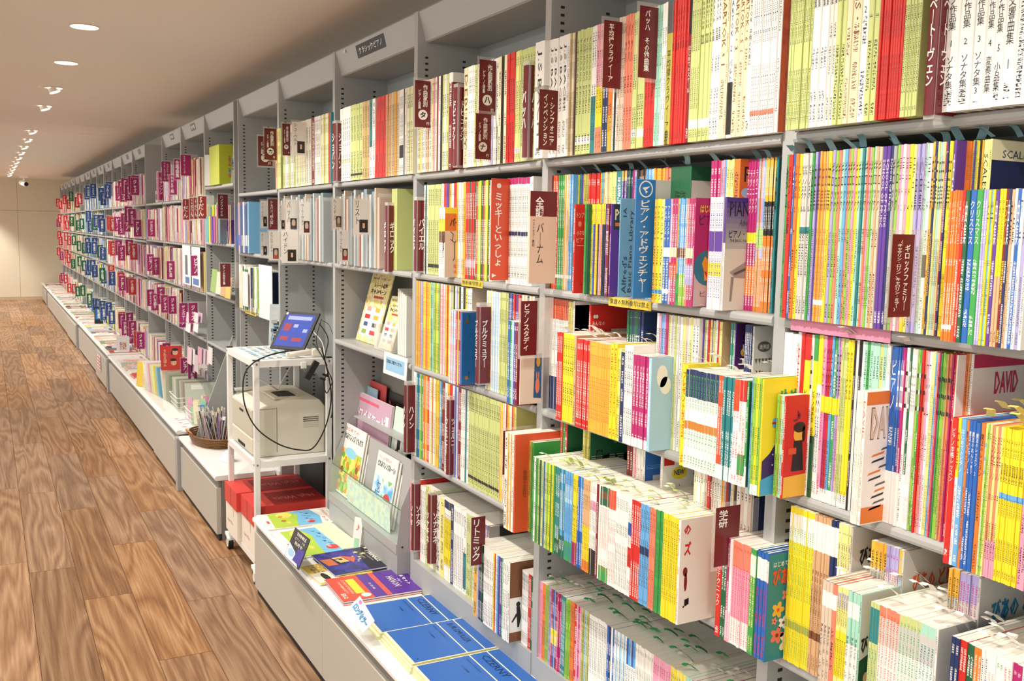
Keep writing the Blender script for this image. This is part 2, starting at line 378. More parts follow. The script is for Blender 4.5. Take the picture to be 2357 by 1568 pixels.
# ------------------------------------------------------------------ bookcases
DEP = 0.24
def slot_strip(b, x, y, z0, z1, sgn):
    """a ladder of dark slots on a side panel"""
    z = z0
    while z < z1:
        b.face([(x, y, z), (x+.012, y, z), (x+.012, y, z+.007), (x, y, z+.007)][::(1 if sgn < 0 else -1)], M_SLOT); z += .0205
def lip_profile(z):   # shelf with a rounded front lip, x-z section
    return [(.002, z), (-.003, z-.002), (-.0055, z-.007), (-.0055, z-.014), (-.003, z-.019), (.002, z-.021), (.03, z-.021), (.032, z-.014), (DEP, z-.014), (DEP, z)]
def bookcase(n0y, n1y, shelves, label, plate=None, head=True, zbase=0.0, group=None):
    t = thing('bookcase', label, 'bookcase', (0, n0y, 0), group=group)
    w = n1y-n0y; T = .015
    for s, y in ((1, 0), (-1, w)):
        b = MB(); ya, yb = (0, T) if s == 1 else (w-T, w)
        b.box(0, DEP, ya, yb, zbase, TOP, M_GREY)
        yy = (T+.0006) if s == 1 else (w-T-.0006)
        for x in (.028, .172): slot_strip(b, x, yy, .42, 2.26, s)
        b.build('side_panel', t)
    b = MB(); b.box(DEP-.006, DEP, T, w-T, zbase, TOP-.02, mat('grey_back', '969a99', .5)); b.build('back_panel', t)
    if head:
        b = MB()
        b.prism([(.003, TOP-.002), (.028, TOP-.098), (.034, TOP-.102), (DEP-.01, TOP-.102), (DEP-.01, TOP-.098), (.034, TOP-.09), (.010, TOP-.002)], 1, T+.0005, w-T-.0005, M_GREY)
        h = b.build('header_panel', t)
        if plate:
            txt, c, pw, ph, yc, zc = plate
            X = Vector((0, -1, 0)); Yv = Vector((-.025, 0, .096)).normalized()
            cc = Vector((.003+.025*(TOP-zc)/.098, yc-n0y, zc))
            patch(h, 'name_plate', rect(pw, ph), paint(c), cc, axes=(X, Yv), lift=.0015)
            if txt: write(h, 'plate_writing', txt, cc, pw*.82, ph*.5, paint('w'), axes=(X, Yv), lift=.0022, bold=.01)
    if 4 < n0y < 4.9: b = MB(); b.box(.02, DEP-.007, T+.0005, w-T-.0005, .02, .05, M_BLACK); b.box(DEP-.012, DEP-.007, T+.0005, w-T-.0005, .05, .62, M_BLACK); b.build('dark_base', t)  # black boxes stand in for the dark empty space behind the cart
    else: zb = ZB if n0y < 3 else ZP; b = MB(); b.box(-.003, DEP-.007, T+.0005, w-T-.0005, ZP-.03, zb, M_GREY if n0y < 3 else M_WHITE); b.build('bottom_shelf', t)
    for z in shelves:
        b = MB(); b.prism(lip_profile(z), 1, T+.0005, w-T-.0005, M_GREY)
        # worn, paler streaks of the lip are flat patches of old tape
        b.build('shelf', t)
    return t
SHELVES = {-1: (Z1, Z2, Z3, Z4), 0: (Z1, Z2, Z3, Z4), 1: (Z1, Z2, Z3, Z4), 2: (Z1, Z2, Z3), 3: (Z1, Z2), 4: (Z1, Z2, Z3), 5: (1.917, 1.545, 1.20, .86), 6: (Z1, 1.52, 1.19, .86), 7: (Z1, 1.52, 1.19, .86)}
BLAB = {-1: 'grey steel bookcase nearest the camera, cut by the right edge', 0: 'grey steel bookcase with orange and green book covers jutting low down', 1: 'grey steel bookcase behind the stacks of blue books',
        2: 'grey steel bookcase holding the receipt flyers and grey acrylic stand', 3: 'grey steel bookcase right behind the tablet and printer', 4: 'grey steel bookcase with two hanging red-brown kana cards at top left',
        5: 'grey steel bookcase with the lime green boxed book on top shelf', 6: 'narrow looking grey steel bookcase with number cards one to five', 7: 'grey steel bookcase last before the gap in the row'}
PLATE = {2: ('クラシックピアノ', '0c0c0c', .31, .05, 3.65, 2.362), 6: ('合唱', 'dgy', .17, .05, 7.32, 2.362), 7: ('声楽', 'dgy', .16, .045, 8.22, 2.36)}
for n in range(-1, 8):
    bookcase(post_y(n), post_y(n+1) if n != 5 else 6.864, SHELVES[n], BLAB[n], PLATE.get(n)) if n != 5 else bookcase(5.965, 6.864, SHELVES[5], BLAB[5])
_far = ['first', 'second', 'third', 'fourth', 'fifth', 'sixth', 'seventh', 'eighth', 'ninth', 'tenth', 'eleventh', 'twelfth', 'thirteenth']
for i, n in enumerate(range(9, 22)):
    hasp = n not in (11, 16, 17)
    bookcase(post_y(n), post_y(n+1), (Z1, Z2, Z3, Z4), 'grey steel bookcase beyond the gap, %s counting away from the gap' % _far[i], ('棚%d' % 1 if False else '', 'dgy', .17, .05, post_y(n)+.45, 2.36) if hasp else None)
ya_, yb_ = post_y(8)+.92-.0, 9.64
t = thing('open_shelf_unit', 'open grey shelf unit without header filling the gap in the row', 'shelf unit', (0, post_y(9)-.98, 0)); wg = .96
for z in (Z1, 1.52, 1.19, .86):
    b = MB(); b.prism(lip_profile(z), 1, .0, wg, M_GREY); b.build('shelf', t)
b = MB(); b.box(DEP-.006, DEP, 0, wg, .3, 2.2, mat('grey_back', '969a99', .5)); b.build('back_panel', t)
# a bare steel end panel where the fifth and sixth bay stand apart
# ------------------------------------------------------------------ low display platform with drawer fronts
def platform(y0, y1, fronts, label, ztop=ZP, xf=XP):
    t = thing('display_platform', label, 'display platform', (0, y0, 0)); w = y1-y0
    b = MB(); b.prism([(xf+.012, ztop), (xf+.004, ztop-.002), (xf, ztop-.008), (xf, ztop-.018), (xf+.004, ztop-.024), (xf+.012, ztop-.026), (-.007, ztop-.026), (-.007, ztop)], 1, 0, w, M_WHITE); b.build('top', t)
    b = MB(); b.box(xf+.035, -.007, .002, w-.002, .0, ztop-.027, M_GREYD); b.build('body', t)
    for a, c, o in fronts:
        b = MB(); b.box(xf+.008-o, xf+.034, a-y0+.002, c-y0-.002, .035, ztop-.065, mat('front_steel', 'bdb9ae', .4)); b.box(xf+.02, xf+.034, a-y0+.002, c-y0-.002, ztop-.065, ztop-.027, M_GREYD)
        d = b.build('drawer_front', t, bevel=.002)
        b = MB(); b.box(xf+.02, xf+.034, a-y0+.001, c-y0-.001, .0, .034, M_BLACK); b.build('toe_kick', t)
    return t
platform(.3, 4.235, [(.3, 1.43, 0), (1.43, 2.33, 0), (2.33, 3.235, 0), (3.235, 4.233, 0)], 'white topped low display platform under the blue music books')
platform(5.045, 6.12, [(5.05, 6.11, 0)], 'white topped low display unit beside the printer cart, carrying the brown basket', ztop=.352)
platform(6.20, 10.06, [(6.24, 7.15, .012), (7.15, 8.12, .004), (8.12, 9.1, .004), (9.1, 10.02, .004)], 'white topped low display platform carrying music discs and the red children\'s book', ztop=.372)
platform(10.12, 13.7, [(10.16, 11.2, .02), (11.2, 13.6, 0)], 'white topped display platform with a paper notice on its front', ztop=.375)
platform(13.78, 20.7, [(13.85, 15.4, .02), (15.4, 20.6, .01)], 'long white topped display platform near the far end of the aisle', ztop=.372)
platform(20.9, 22.9, [(20.95, 22.8, 0)], 'low display platform at the very end by the cream wall', ztop=.372)
for yy, lab in ((6.16, 'grey upright steel divider beside the display unit with the brown basket'), (10.09, 'grey upright steel divider in front of the posted notice'), (13.74, 'grey upright steel divider between the far platforms'), (20.8, 'grey upright steel divider nearest the far wall')):
    b = MB(); b.box(XP-.012, -.007, yy-.03, yy+.03, 0, .34, M_GREY); tag(b.build('steel_divider', bevel=.003), lab, 'divider')
# drawer-front notice
b = MB(); b.face([(XP-.0185, 10.93, .14), (XP-.0185, 10.60, .14), (XP-.0185, 10.60, .30), (XP-.0185, 10.93, .30)], paint('f4e3dc')); o = b.build('paper_notice'); tag(o, 'white paper notice with red lines stuck on a low drawer front', 'notice')
for k in range(4): patch(o, 'notice_line', rect(.24, .014), paint('d2564c'), (XP-.0185, 10.765, .165+.034*k), 'spine', .0006)
# ------------------------------------------------------------------ ceiling downlights
M_LAMP = mat('lamp_face', 'ffffff', .3, emit=(1, .93, .82), es=9)
M_BRT = mat('reflector_cream', 'f3ead8', .3)
for i, y in enumerate([5.03, 6.2, 7.39, 8.56]+[10.9+1.155*k for k in range(10)]):
    t = thing('ceiling_downlight', 'round recessed ceiling downlight, %s counting away from the camera' % (_far+['fourteenth'])[i], 'downlight', (LIGHT_X, y, CEIL), group='downlights along the ceiling')
    b = MB(); R = .062; n = 28
    ring = [(R*math.cos(2*PI*j/n), R*math.sin(2*PI*j/n)) for j in range(n)]
    for j in range(n):
        a, c = ring[j], ring[(j+1) % n]
        b.face([(a[0]*1.07, a[1]*1.07, -.001), (c[0]*1.07, c[1]*1.07, -.001), (c[0], c[1], -.004), (a[0], a[1], -.004)], M_BRT)
        b.face([(a[0]*1.07, a[1]*1.07, -.001), (a[0]*1.07, a[1]*1.07, .0), (c[0]*1.07, c[1]*1.07, 0), (c[0]*1.07, c[1]*1.07, -.001)], mat('trim_edge_dark', '6b5c4a', .6))  # dark brown outer edge of the ring
    b.build('trim_ring', t)
    b = MB(); b.face([(p[0]*.97, p[1]*.97, -.0035) for p in ring][::-1], M_LAMP if i < 2 else M_BRT); b.build('lamp_glass', t)
    if i >= 2:
        b = MB(); c0 = Vector((.0, 0, -.002)); d = Vector((.32, -.12, -.95)).normalized()
        b.cyl(c0, c0+d*.03, .036, .036, 18, M_BRT, False); b.cyl(c0+d*.025, c0+d*.0255, .034, .034, 18, M_LAMP); b.build('tilted_lamp', t, smooth=False)
        b = MB(); b.face([(p[0]*.5+.022, p[1]*.55, -.006) for p in ring][::-1], M_LAMP); b.build('lit_reflector', t)
# security camera under the ceiling at the far end
cp = on_y(21.5, 56, 426)
t = thing('security_camera', 'small white dome security camera under the ceiling at the far wall', 'security camera', (cp.x, 21.5, CEIL))
b = MB(); b.box(-.07, .07, -.07, .07, -.05, 0, paint('w')); b.cyl((0, 0, -.05), (0, 0, -.1), .02, .02, 10, paint('w')); b.build('mount', t)
b = MB(); b.cyl((-.05, .05, -.14), (.03, -.12, -.17), .05, .05, 14, paint('w')); b.build('housing', t); b = MB(); b.cyl((.03, -.12, -.17), (.035, -.13, -.172), .042, .04, 14, paint('k', .2)); b.build('lens', t)

b = MB(); b.cyl((.0, 3.93, 2.384), (.003, 3.93, 2.383), .008, .008, 12, paint('w')); tag(b.build('round_sticker'), 'small round white sticker on the header beside the black name plate', 'sticker')
# ------------------------------------------------------------------ books
BOOKS = []      # every shelved book before it is built
def parse_bands(s):
    r = []
    for t in (s or '').split(';'):
        if t: a, bb, c = t.split('-'); r.append((float(a)/100, float(bb)/100, c))
    while len(r) < 2: r.append((2, 3, 'w'))
    return r[:2]
def row(place, xf, z, h, u0, runs, d=.212, vis=1.0, jit=.0015, zr=None):
    rr = random.Random(int(u0*7+z*100)); u = u0; ro = []
    for run in runs:
        ue, n, c, bands, tc, title = run[:6]; ex = run[6] if len(run) > 6 else {}
        X = xf+ex.get('x', 0); hh = h*ex.get('h', 1); zm = (z+hh*.5) if zr is None else zr
        if n > 0:
            ya, yb = y_at(X, zm, u), y_at(X, zm, ue)
            if ex.get('to') is not None: yb = ex['to']
            t = (ya-yb)/n; sd = rr.random()
            for i in range(n):
                cc = c.split(',')[i % len(c.split(','))]
                if cc == '?': cc = rr.choice('w w iv r b sb y o g lg pk lp m t n am'.split())
                v = ex.get('vis', vis); y = ya-(i+.5)*t
                hb = hh*(1+rr.uniform(-.004, .004)); xx = X+rr.uniform(-jit, jit)
                u1 = proj(xx, y+t/2, z+hb/2)[0]; u2 = proj(xx, y-t/2, z+hb/2)[0]; p0 = proj(xx, y, z); p1 = proj(xx, y, z+hb)
                area = (u2-u1)*(p0[1]-p1[1])*v
                if u1 > W+5 or min(p0[1], p0[1]) < 0 or p1[1] > H: area = 0; 
                if u1 > W+60: continue
                cw = max(0, min(W, u2)-max(0, u1)); chh = max(0, min(H, p0[1])-max(0, p1[1])); area = cw*chh*v
                ro.append(dict(x=xx, y=y, z=z, t=t-.0002, h=hb, d=ex.get('d', d), c=cc, bands=parse_bands(bands), tc=tc, title=title, n=n, i=i, place=place, area=area,
                               cover=ex.get('cover') if i == n-1 else None, art=ex.get('art') if i == n-1 else None, force=ex.get('art') is not None and i == n-1, noun=ex.get('noun', 'music book'),
                               seed=sd, lean=ex.get('lean', 0), key=(place, round(u), c, bands, title), side=ex.get('side'), label=ex.get('label') if i == n-1 else None, same=len(c.split(',')) == 1 and c != '?'))
        u = ue
    for i, q in enumerate(ro):
        q['prev'] = ro[i-1]['c'] if i else 'post'; q['next'] = ro[i+1]['c'] if i+1 < len(ro) else 'post'
        k = i
        while k > 0 and ro[k-1]['key'] == q['key']: k -= 1
        q['rprev'] = ro[k-1]['c'] if k > 0 else 'post'
        k = i
        while k+1 < len(ro) and ro[k+1]['key'] == q['key']: k += 1
        q['rnext'] = ro[k+1]['c'] if k+1 < len(ro) else 'post'
    BOOKS.extend(ro)
R = 'top shelf, right bay'
row(R, -.03, Z1, .318, 1819, [(1869,10,'lg','8-15-lg','k','名曲集'),(1908,4,'w','','k','フォーレ全集'),(1925,2,'iv','','k','フォーレ小品集'),(1948,2,'lg','','k','夜想曲集'),(1961,1,'c','','br','名曲集'),(1982,1,'c','','br','BRAHMS・1'),
 (1999,1,'w','','k','ブラームス集 2'),(2026,2,'lg','','k','ピアノ曲集'),(2083,9,'r','','dr','ショパン集'),(2124,6,'lg','','k','ピアノソナタ'),(2180,0,'w','','',''),
 (2214,1,'w','','k','ベートーヴェン ピアノ作品集 1 ソナタ集1'),(2247,1,'w','','k','ベートーヴェン ピアノ作品集 2 ソナタ集2'),(2274,1,'w','','k','ベートーヴェン ピアノ作品集 3 ソナタ集3'),(2297,1,'w','','k','ベートーヴェン ピアノ作品集 4 変奏曲集'),(2320,1,'w','','k','ベートーヴェン ピアノ作品集 5 小品集'),(2348,1,'w','','k','ベートーヴェン 交響曲集 1'),(2400,2,'w','','k','交響曲集 2')])
R = 'top shelf, second bay'
row(R, -.02, Z1, .303, 1254, [(1303,5,'w','','k','J.S.BACH',dict(cover='be')),(1310,2,'w','','k','音楽'),(1326,6,'tn,ol,iv,be,br,k','','k','曲集'),(1361,5,'lg','8-14-w','k','インヴェンション'),(1372,2,'w','0-45-t','k','BACH 前奏曲'),(1387,3,'pk','20-52-y;0-20-co','k','平均律'),
 (1399,2,'n','','w','曲集',dict(h=.92)),(1410,2,'o','0-30-am','k','バロック',dict(h=.92)),(1422,3,'w,k,w','','k','曲集',dict(h=.93)),(1436,3,'be','','k','曲集'),(1456,3,'co','','dr','バッハ'),(1483,5,'lg','8-14-w','k','フランス組曲'),(1507,3,'r','55-100-co','dr','イギリス組曲'),(1523,4,'mi','','k','パルティータ'),(1533,2,'w','','k','組曲'),
 (1546,1,'ol','78-100-dgy','k','平均律クラヴィーア曲集 1'),(1581,6,'r','','dr','ハイドン集'),(1589,1,'dr','74-100-k','w','はじめてのスケール'),(1636,9,'lg','9-15-w','k','BARTOK 作品'),(1657,3,'w','','k','BACH 名曲'),(1671,1,'c','','br','BARTOK・1'),(1676,1,'c','','br','BARTOK'),(1688,1,'w','2-36-k','k','BARTOK 2 バルトーク集'),(1700,1,'c','','br','BARTOK・3'),(1711,1,'c','','br','BARTOK・5'),(1722,1,'c','','br','BARTOK・6'),
 (1732,1,'iv','','k','BARTOK 子供のために'),(1788,11,'w','12-15-co','k','バルトーク 子供のために'),(1796,1,'w','','k','',dict(art='orange_marble', label='white edged book with orange marbled cover ending the top row before the post'))])
R = 'top shelf, third bay'
row(R, -.015, Z1, .303, 960, [(994,7,'iv,ly,c,w,be,tn,iv','','k','名曲集'),(1009,5,'ly,pk,be,iv,dr','','k','曲集'),(1018,2,'w,k','','k','曲'),(1033,3,'lg,iv,lg','','k','名曲集'),(1041,1,'w','0-90-dr','w','曲集'),(1066,0,'','','',''),
 (1077,1,'c','','br','DEBUSSY'),(1092,4,'w','','k','ドビュッシー'),(1118,4,'lg,w','','k','曲集'),(1147,5,'iv,be,lp,w','','k','曲集'),(1166,3,'c,k,c','','k','HAYDN'),(1185,3,'r','','k','ハイドン'),(1199,3,'lg,ly','8-13-w','k','バッハ集'),(1230,5,'lg','','k','小品集',dict(vis=.3)),(1251,1,'w','58-62-gy','k','J.S.BACH 1',dict(x=-.02))])
R = 'top shelf, fourth bay'
row(R, -.01, Z1, .300, 783, [(807,5,'w','25-30-c','k','作曲家'),(834,4,'lg','6-9-k','k','曲集'),(850,3,'tn,ol','','k','曲集'),(863,2,'t,w','0-40-w','k','曲集'),(889,3,'r','','dr','ソナタ',dict(lean=.08)),(919,8,'tn,am,tn,c','','k','ソナタ'),(929,3,'w','20-35-k','k','曲集'),(936,2,'k,iv','','k','曲'),(951,3,'iv,lg,c','','k','曲集')])
R = 'top shelf, fifth bay'
row(R, -.01, Z1, .300, 652, [(680,7,'lg,w,iv','','k','曲集'),(704,8,'w,ly','','k','曲集'),(717,2,'iv','','k','曲'),(724,1,'dr','','w','曲'),(738,4,'w','','k','曲集'),(757,8,'lg,ly,w,ol','','k','曲集'),(763,2,'r,t','','k','曲')])
row('top shelf, sixth bay', -.01, Z1, .300, 634, [(646,3,'tn,ly,lg','','k','曲集')])
# second shelf
R = 'second shelf, second bay'
row(R, .015, Z2, .302, 1259, [(1271,3,'r,r,dr','10-13-w','w','ピアノ 1'),(1284,3,'oo,o,r','10-13-w','w','ピアノ 2'),(1298,4,'g','10-13-w','w','ピアノ 3'),(1309,4,'am,w,tn','10-13-w','w','ピアノ'),(1318,3,'sb','10-13-w','w','ピアノ 5')], vis=1)
row(R, .03, Z2, .302, 1318, [(1331,3,'y,am,y','','k','教本'),(1344,3,'t,p,ol','','k','教本'),(1352,2,'ol','','k','教本'),(1378,6,'r','55-70-co','w','トンプソン'),(1390,4,'am,g,sb','','k','教本'),(1406,3,'c,tn,ly','','k','教本'),(1416,2,'ly','','k','教本'),(1429,1,'t','','w','教本',dict(cover='t')),
  (1440,3,'p,k','92-100-am','w','教本'),(1452,3,'n,dg','','w','教本'),(1466,3,'m,lp,k','','k','教本'),(1484,4,'k,br','','w','教本'),(1501,4,'sb,lb','','b','Library'),(1526,6,'am,o,am','','k','Library'),(1538,2,'co','','k','Library',dict(cover='co', art='library_cover', label='coral covered lesson book above the white panel beside the blue sign box')),(1585,1,'dg','','k','',dict(cover='dg', art='pale_lower'))], vis=.28, d=.2)
row(R, -.025, Z2, .222, 1318, [(1322,1,'r','','w','',dict(x=-.018, cover='r', art='red_primer', label='red piano primer showing its cover with small white writing, second bay, second shelf')),(1345,0,'','','',''),(1352,2,'g,dg','','k','曲'),(1363,3,'tn,g,y','','k','曲',dict(x=.01)),(1392,9,'sb,p,y,am,k,pk,y,n,k','78-100-y','k','テクニック',dict(x=.01)),(1401,2,'p,dr','','w','曲',dict(x=.008)),
  (1404,1,'p','','w','',dict(x=.008,cover='p', art='primary', label='purple lesson book with dark panel reading PR beside the light blue library box'))], d=.17)
row(R, -.028, Z2, .228, 1503, [(1525,3,'am,y,ly','9-13-sb','k','アドヴェンチャー'),(1540,2,'b','45-54-w;10-14-w','w','アドヴェンチャー'),(1557,3,'pk,m,m','45-54-c;24-40-r','w','アドヴェンチャー'),(1564,2,'am,sb','45-54-br;0-30-g','k','曲'),(1578,3,'sb','45-54-br;0-30-yg','w','アドヴェンチャー'),(1594,3,'co,m,m','45-54-c;20-38-lp','w','アドヴェンチャー'),
  (1597,1,'m','','w','',dict(cover='m', art='dog_cover', label='plum and grey beginner book with a dog on a teal circle')),(1631,0,'','','',''),(1662,5,'w','52-70-p;30-42-y','p','アドヴェンチャー'),(1666,1,'w','60-100-p','p','',dict(cover='iv', art='piano_cover', label='violet to white book with a pale grand piano on its cover'))], d=.19)
row(R, .01, Z2, .305, 1632, [(1652,3,'m','60-100-m;10-40-oo','w','曲'),(1667,4,'co,lp,pk,sb','','k','曲'),(1684,3,'ly','','k','PIANO ADVENTURES'),(1698,1,'o','','k','',dict(cover='o', art='p_cover'))], vis=.35, d=.2)
row(R, .03, Z2, .305, 1714, [(1740,4,'m','45-52-y;10-30-o','w','テクニック'),(1757,6,'sb,co,co,pk,lp','42-55-yg;0-35-o','w','テクニック'),(1778,5,'k','72-100-am;0-50-o','w','ピアノ・アドヴェンチャー'),(1784,1,'t','','k','曲')])
R = 'second shelf, right bay'
row(R, -.02, Z2, .303, 1801, [(1807,1,'g','','k','教本'),(1817,1,'r','','k','バスティン ピアノ名曲集'),(1822,1,'b','','w','ピアノ'),(1830,1,'o','','k','リサイタル 2'),(1837,1,'y','','k','リサイタル 3'),(1860,3,'gr','52-56-t','k','ピアノスクール'),(1866,1,'g','','k','曲集'),(1878,2,'lp,p','','k','曲集'),(1901,5,'am,o,am,tn,y','10-13-w','br','曲集'),
 (1906,1,'y','','k','曲集'),(1928,3,'lp,yg,co','','k','ギロック'),(1935,1,'mi','','k','ギロック'),(1948,2,'sb,co','','k','ギロック'),(1955,1,'yg','','k','ギロック'),(1968,2,'pk,y','','k','ギロック'),(1975,1,'mi','','k','ギロック'),(1991,3,'t,mi,co','','k','ギロック'),(2006,3,'pk,yg,mi','','k','ギロック'),(2020,2,'tn,be','','k','ギロック'),(2038,2,'p','','w','SCHOOL OF MUSIC'),(2045,1,'n','','w','SCHOOL OF MUSIC'),(2053,1,'gy','','k','ギロック'),
 (2060,1,'yg','','k','ギロック'),(2067,1,'pk','','k','エチュード 1'),(2074,1,'w','','k','エチュード 2'),(2081,1,'pk','','k','エチュード 3'),(2090,1,'y','','k','エチュード 4'),(2098,1,'ly','','k','エチュード'),(2106,1,'lp','','k','小曲集'),(2116,1,'lp','','k','小曲集'),(2124,2,'gy,mi','','k','ピアノ・ワークス'),(2133,1,'w','30-42-k','k','エチュード'),(2139,1,'am','','k','曲集'),(2145,1,'n','','am','QUICK'),(2163,4,'ly,mi,gr','','k','曲集'),(2170,2,'m,n','','w','曲集'),(2179,2,'y','','k','曲集'),
 (2186,1,'p','','w','曲集')])
row(R, .005, Z2, .303, 2180, [(2208,4,'w','88-100-k','k','カーニバル'),(2226,5,'o','','br','ヒーロー'),(2234,3,'yg,p','','k','曲'),(2247,4,'am,y,k','','k','曲'),(2262,1,'ly','','k','SCALES IN HARMONY'),(2267,1,'ly','','k','',dict(cover='n', art='navy_cover', label='cream and midnight blue scale book at the back of second shelf, right bay'))], vis=.6, d=.2)
row(R, -.07, Z2, .224, 2176, [(2197,4,'o','8-11-w','w','パイナップル'),(2205,1,'oo','','w','SWEET ミニ'),(2211,1,'r','','w','11月23日'),(2221,1,'dg','','w','曲集'),(2236,1,'b','','w','クリスマス'),(2251,1,'g','','w','クリスマス'),(2263,2,'lp','','w','発表会'),(2279,3,'y,sb,y','','k','ピアノ'),(2288,1,'p','','w','曲集'),(2302,2,'tn','45-100-y','k','はじめてのバイエルピアノ'),(2310,1,'dr','','y','コンクール'),(2317,1,'n','','w','曲集'),(2323,1,'tn','','k','曲集'),(2329,1,'w','','k','小曲集'),(2339,1,'b','','w','曲集'),(2362,3,'w,lp,iv','','k','マーチ')], d=.16)
# third shelf
R = 'third shelf, second bay'
row(R, .02, Z3, .303, 1252, [(1306,15,'w','82-100-oo;0-30-n','k','バーナム 導入'),(1316,3,'ly','','k','曲',dict(h=.99)),(1320,1,'w','','k','',dict(cover='br', art='brown_band', label='brown and white banded book lying behind the red and yellow workbooks'))], d=.2, vis=.8)
row(R, .03, Z3, .298, 1352, [(1357,1,'r','','w','',dict(cover='r', art='organ_cover', label='red organ and piano primer with white kana title on third shelf')),(1440,0,'','','',''),(1471,6,'dg,dg,n','','w','みんな'),(1477,1,'n','','w','',dict(cover='n',x=.0))], vis=.3, d=.2)
row(R, .01, Z3, .303, 1508, [(1534,5,'w,pk,sb,lp,m','','k','連弾'),(1562,7,'lg,w,gr,iv','','k','レパートリー'),(1590,5,'w,ly,be','','k','曲集'),(1604,2,'w','','k','曲集')], vis=.6)
row(R, .02, Z3, .303, 1585, [(1600,2,'m,r','','w','曲'),(1650,12,'w,r,ly,p,lg','','k','発表会'),(1656,2,'ly','','k','曲集',dict(cover='tn')),(1676,0,'','','',''),(1684,2,'t,g','','w','レパートリー'),(1688,1,'p','','w','',dict(cover='dp', art='violet_stage')),(1708,0,'','','',''),(1724,4,'n','','w','連弾'),(1728,1,'gr','','k','',dict(cover='gr', art='daisuki', label='grey book with bunting and round kana title beside the post'))], vis=.3, d=.2)
row(R, -.045, Z3, .228, 1281, [(1294,3,'r','','w','テクニック'),(1320,5,'y','','k','ピアノ 1'),(1325,1,'tn','','k','曲',dict(cover='tn'))], d=.18)
row(R, -.05, Z3, .222, 1326, [(1356,6,'r','','w','テクニック'),(1404,10,'am','','oo','ワーク 3'),(1418,2,'y','','r','曲集',dict(h=1.02)),(1428,2,'y,ly','','k','曲集',dict(h=.98)),(1436,1,'n','','w','曲',dict(h=.95)),(1456,4,'w','','k','プレゼント',dict(h=1.03)),(1490,5,'m','0-10-w','w','リトルピアニスト',dict(h=.95)),(1497,1,'lb','','w','',dict(cover='lb', h=.95, art='cloud_cover'))], d=.18)
row(R, -.065, Z3, .207, 1565, [(1577,1,'y','','r','プレゼント',dict(h=1.04)),(1650,11,'w','72-100-n;40-48-o','g','トレーニング'),(1662,2,'oo','0-14-w','w','レッスン 1'),(1687,4,'t','0-14-w','w','ピアノ 2'),(1700,2,'w','70-100-oo','r','ソルフェージュ'),(1714,2,'w','80-100-r;10-30-g','r','レパートリー'),(1719,1,'g','0-20-w','w','',dict(cover='dg', art='plain'))], d=.19)
row(R, -.085, Z3, .222, 1727, [(1732,2,'sb,yg','','k','曲'),(1748,3,'yg,y','0-9-w','k','ゆめ'),(1752,1,'y','','g','',dict(cover='y', art='yume', label='yellow and violet picture book with green kana, a moon and a rabbit'))], d=.20)
R = 'third shelf, right bay'
row(R, -.055, Z3, .192, 1785, [(1801,3,'yg,ol,mi','','k','曲集'),(1806,1,'r','','w','',dict(cover='r', art='red_girl', label='red picture book with a girl reading, beside the post on third shelf'))], d=.19)
row(R, 0, Z3, .305, 1797, [(1808,1,'w','0-62-b','w','ソナチネ',dict(h=.99)),(1826,2,'w','0-62-dg','w','ソナチネ',dict(h=.99)),(1831,1,'w','','k','',dict(cover='be',h=.99))], vis=.3, d=.2)
row(R, -.0, Z3, .305, 1828, [(1844,2,'w,r','','r','曲集',dict(vis=.6)),(1858,1,'y','84-100-r;0-38-oo','k','ピアノ発表会 名曲集'),(1864,1,'w','','k','曲'),(1874,1,'y','84-100-g;0-38-dg','k','ピアノ発表会 名曲集'),(1886,2,'w','70-100-y','n','大人のピアノ'),(1894,1,'pk','54-64-y;0-8-w','m','どこかで'),(1912,3,'m,r,sb','54-64-y;0-8-w','k','どこかで'),(1920,1,'g','54-64-y;0-8-w','w','曲集'),(1929,2,'lp,pk','54-64-y;0-8-w','k','曲集'),(1942,3,'lg','0-8-w','k','曲集'),(1956,2,'y','0-8-w','k','やさしいリサイタル'),(1964,1,'w','0-8-w','r','曲集')])
row(R, -.0, Z3, .305, 1958, [(1980,5,'k,w,k','','w','PIANO'),(2000,3,'mi,g','','k','曲集'),(2030,4,'mi,mi,lg','','k','小品集'),(2040,2,'w','','gy','曲集')], vis=.4)
row(R, -.055, Z3, .228, 1964, [(1980,3,'iv','','gy','',dict(noun='plain book')),(1986,1,'w','0-100-w','oo','DAVID',dict(cover='w', art='david', label='white and orange score cover with outlined latin capitals, turned outward, third shelf'))], d=.2)
row(R, .0, Z3, .303, 2040, [(2056,1,'b','0-30-w;0-0-w','w','ピアノ'),(2062,1,'b','0-30-w','w','曲'),(2068,1,'p','0-30-w','w','曲'),(2074,1,'m','0-30-w','w','曲'),(2081,1,'w','','k','曲'),(2087,1,'dg','0-30-w','w','曲'),(2100,3,'w','','gy','曲集'),(2105,1,'yg','','k','曲'),(2110,1,'g','','w','曲'),(2121,2,'r,co','','k','曲'),(2133,2,'pk,w','','k','アルバム'),(2140,2,'ly','','k','アルバム'),(2148,2,'sb,co','','k','曲'),(2156,2,'m,g','','k','曲'),(2166,2,'yg','','k','曲'),(2174,2,'tn,o','','k','曲'),(2182,2,'co,m','','k','曲'),(2190,2,'r,w','','w','レッスン・プログラム')])
row(R, .02, Z3, .305, 2174, [(2186,3,'co,o','','k','曲'),(2204,4,'co,m,o','','k','曲'),(2222,3,'m,o,tn','','k','曲'),(2227,1,'w','','k','',dict(cover='w', art='david_pink', label='white book with magenta strip and capitals at the back of third shelf'))], vis=.3, d=.2)
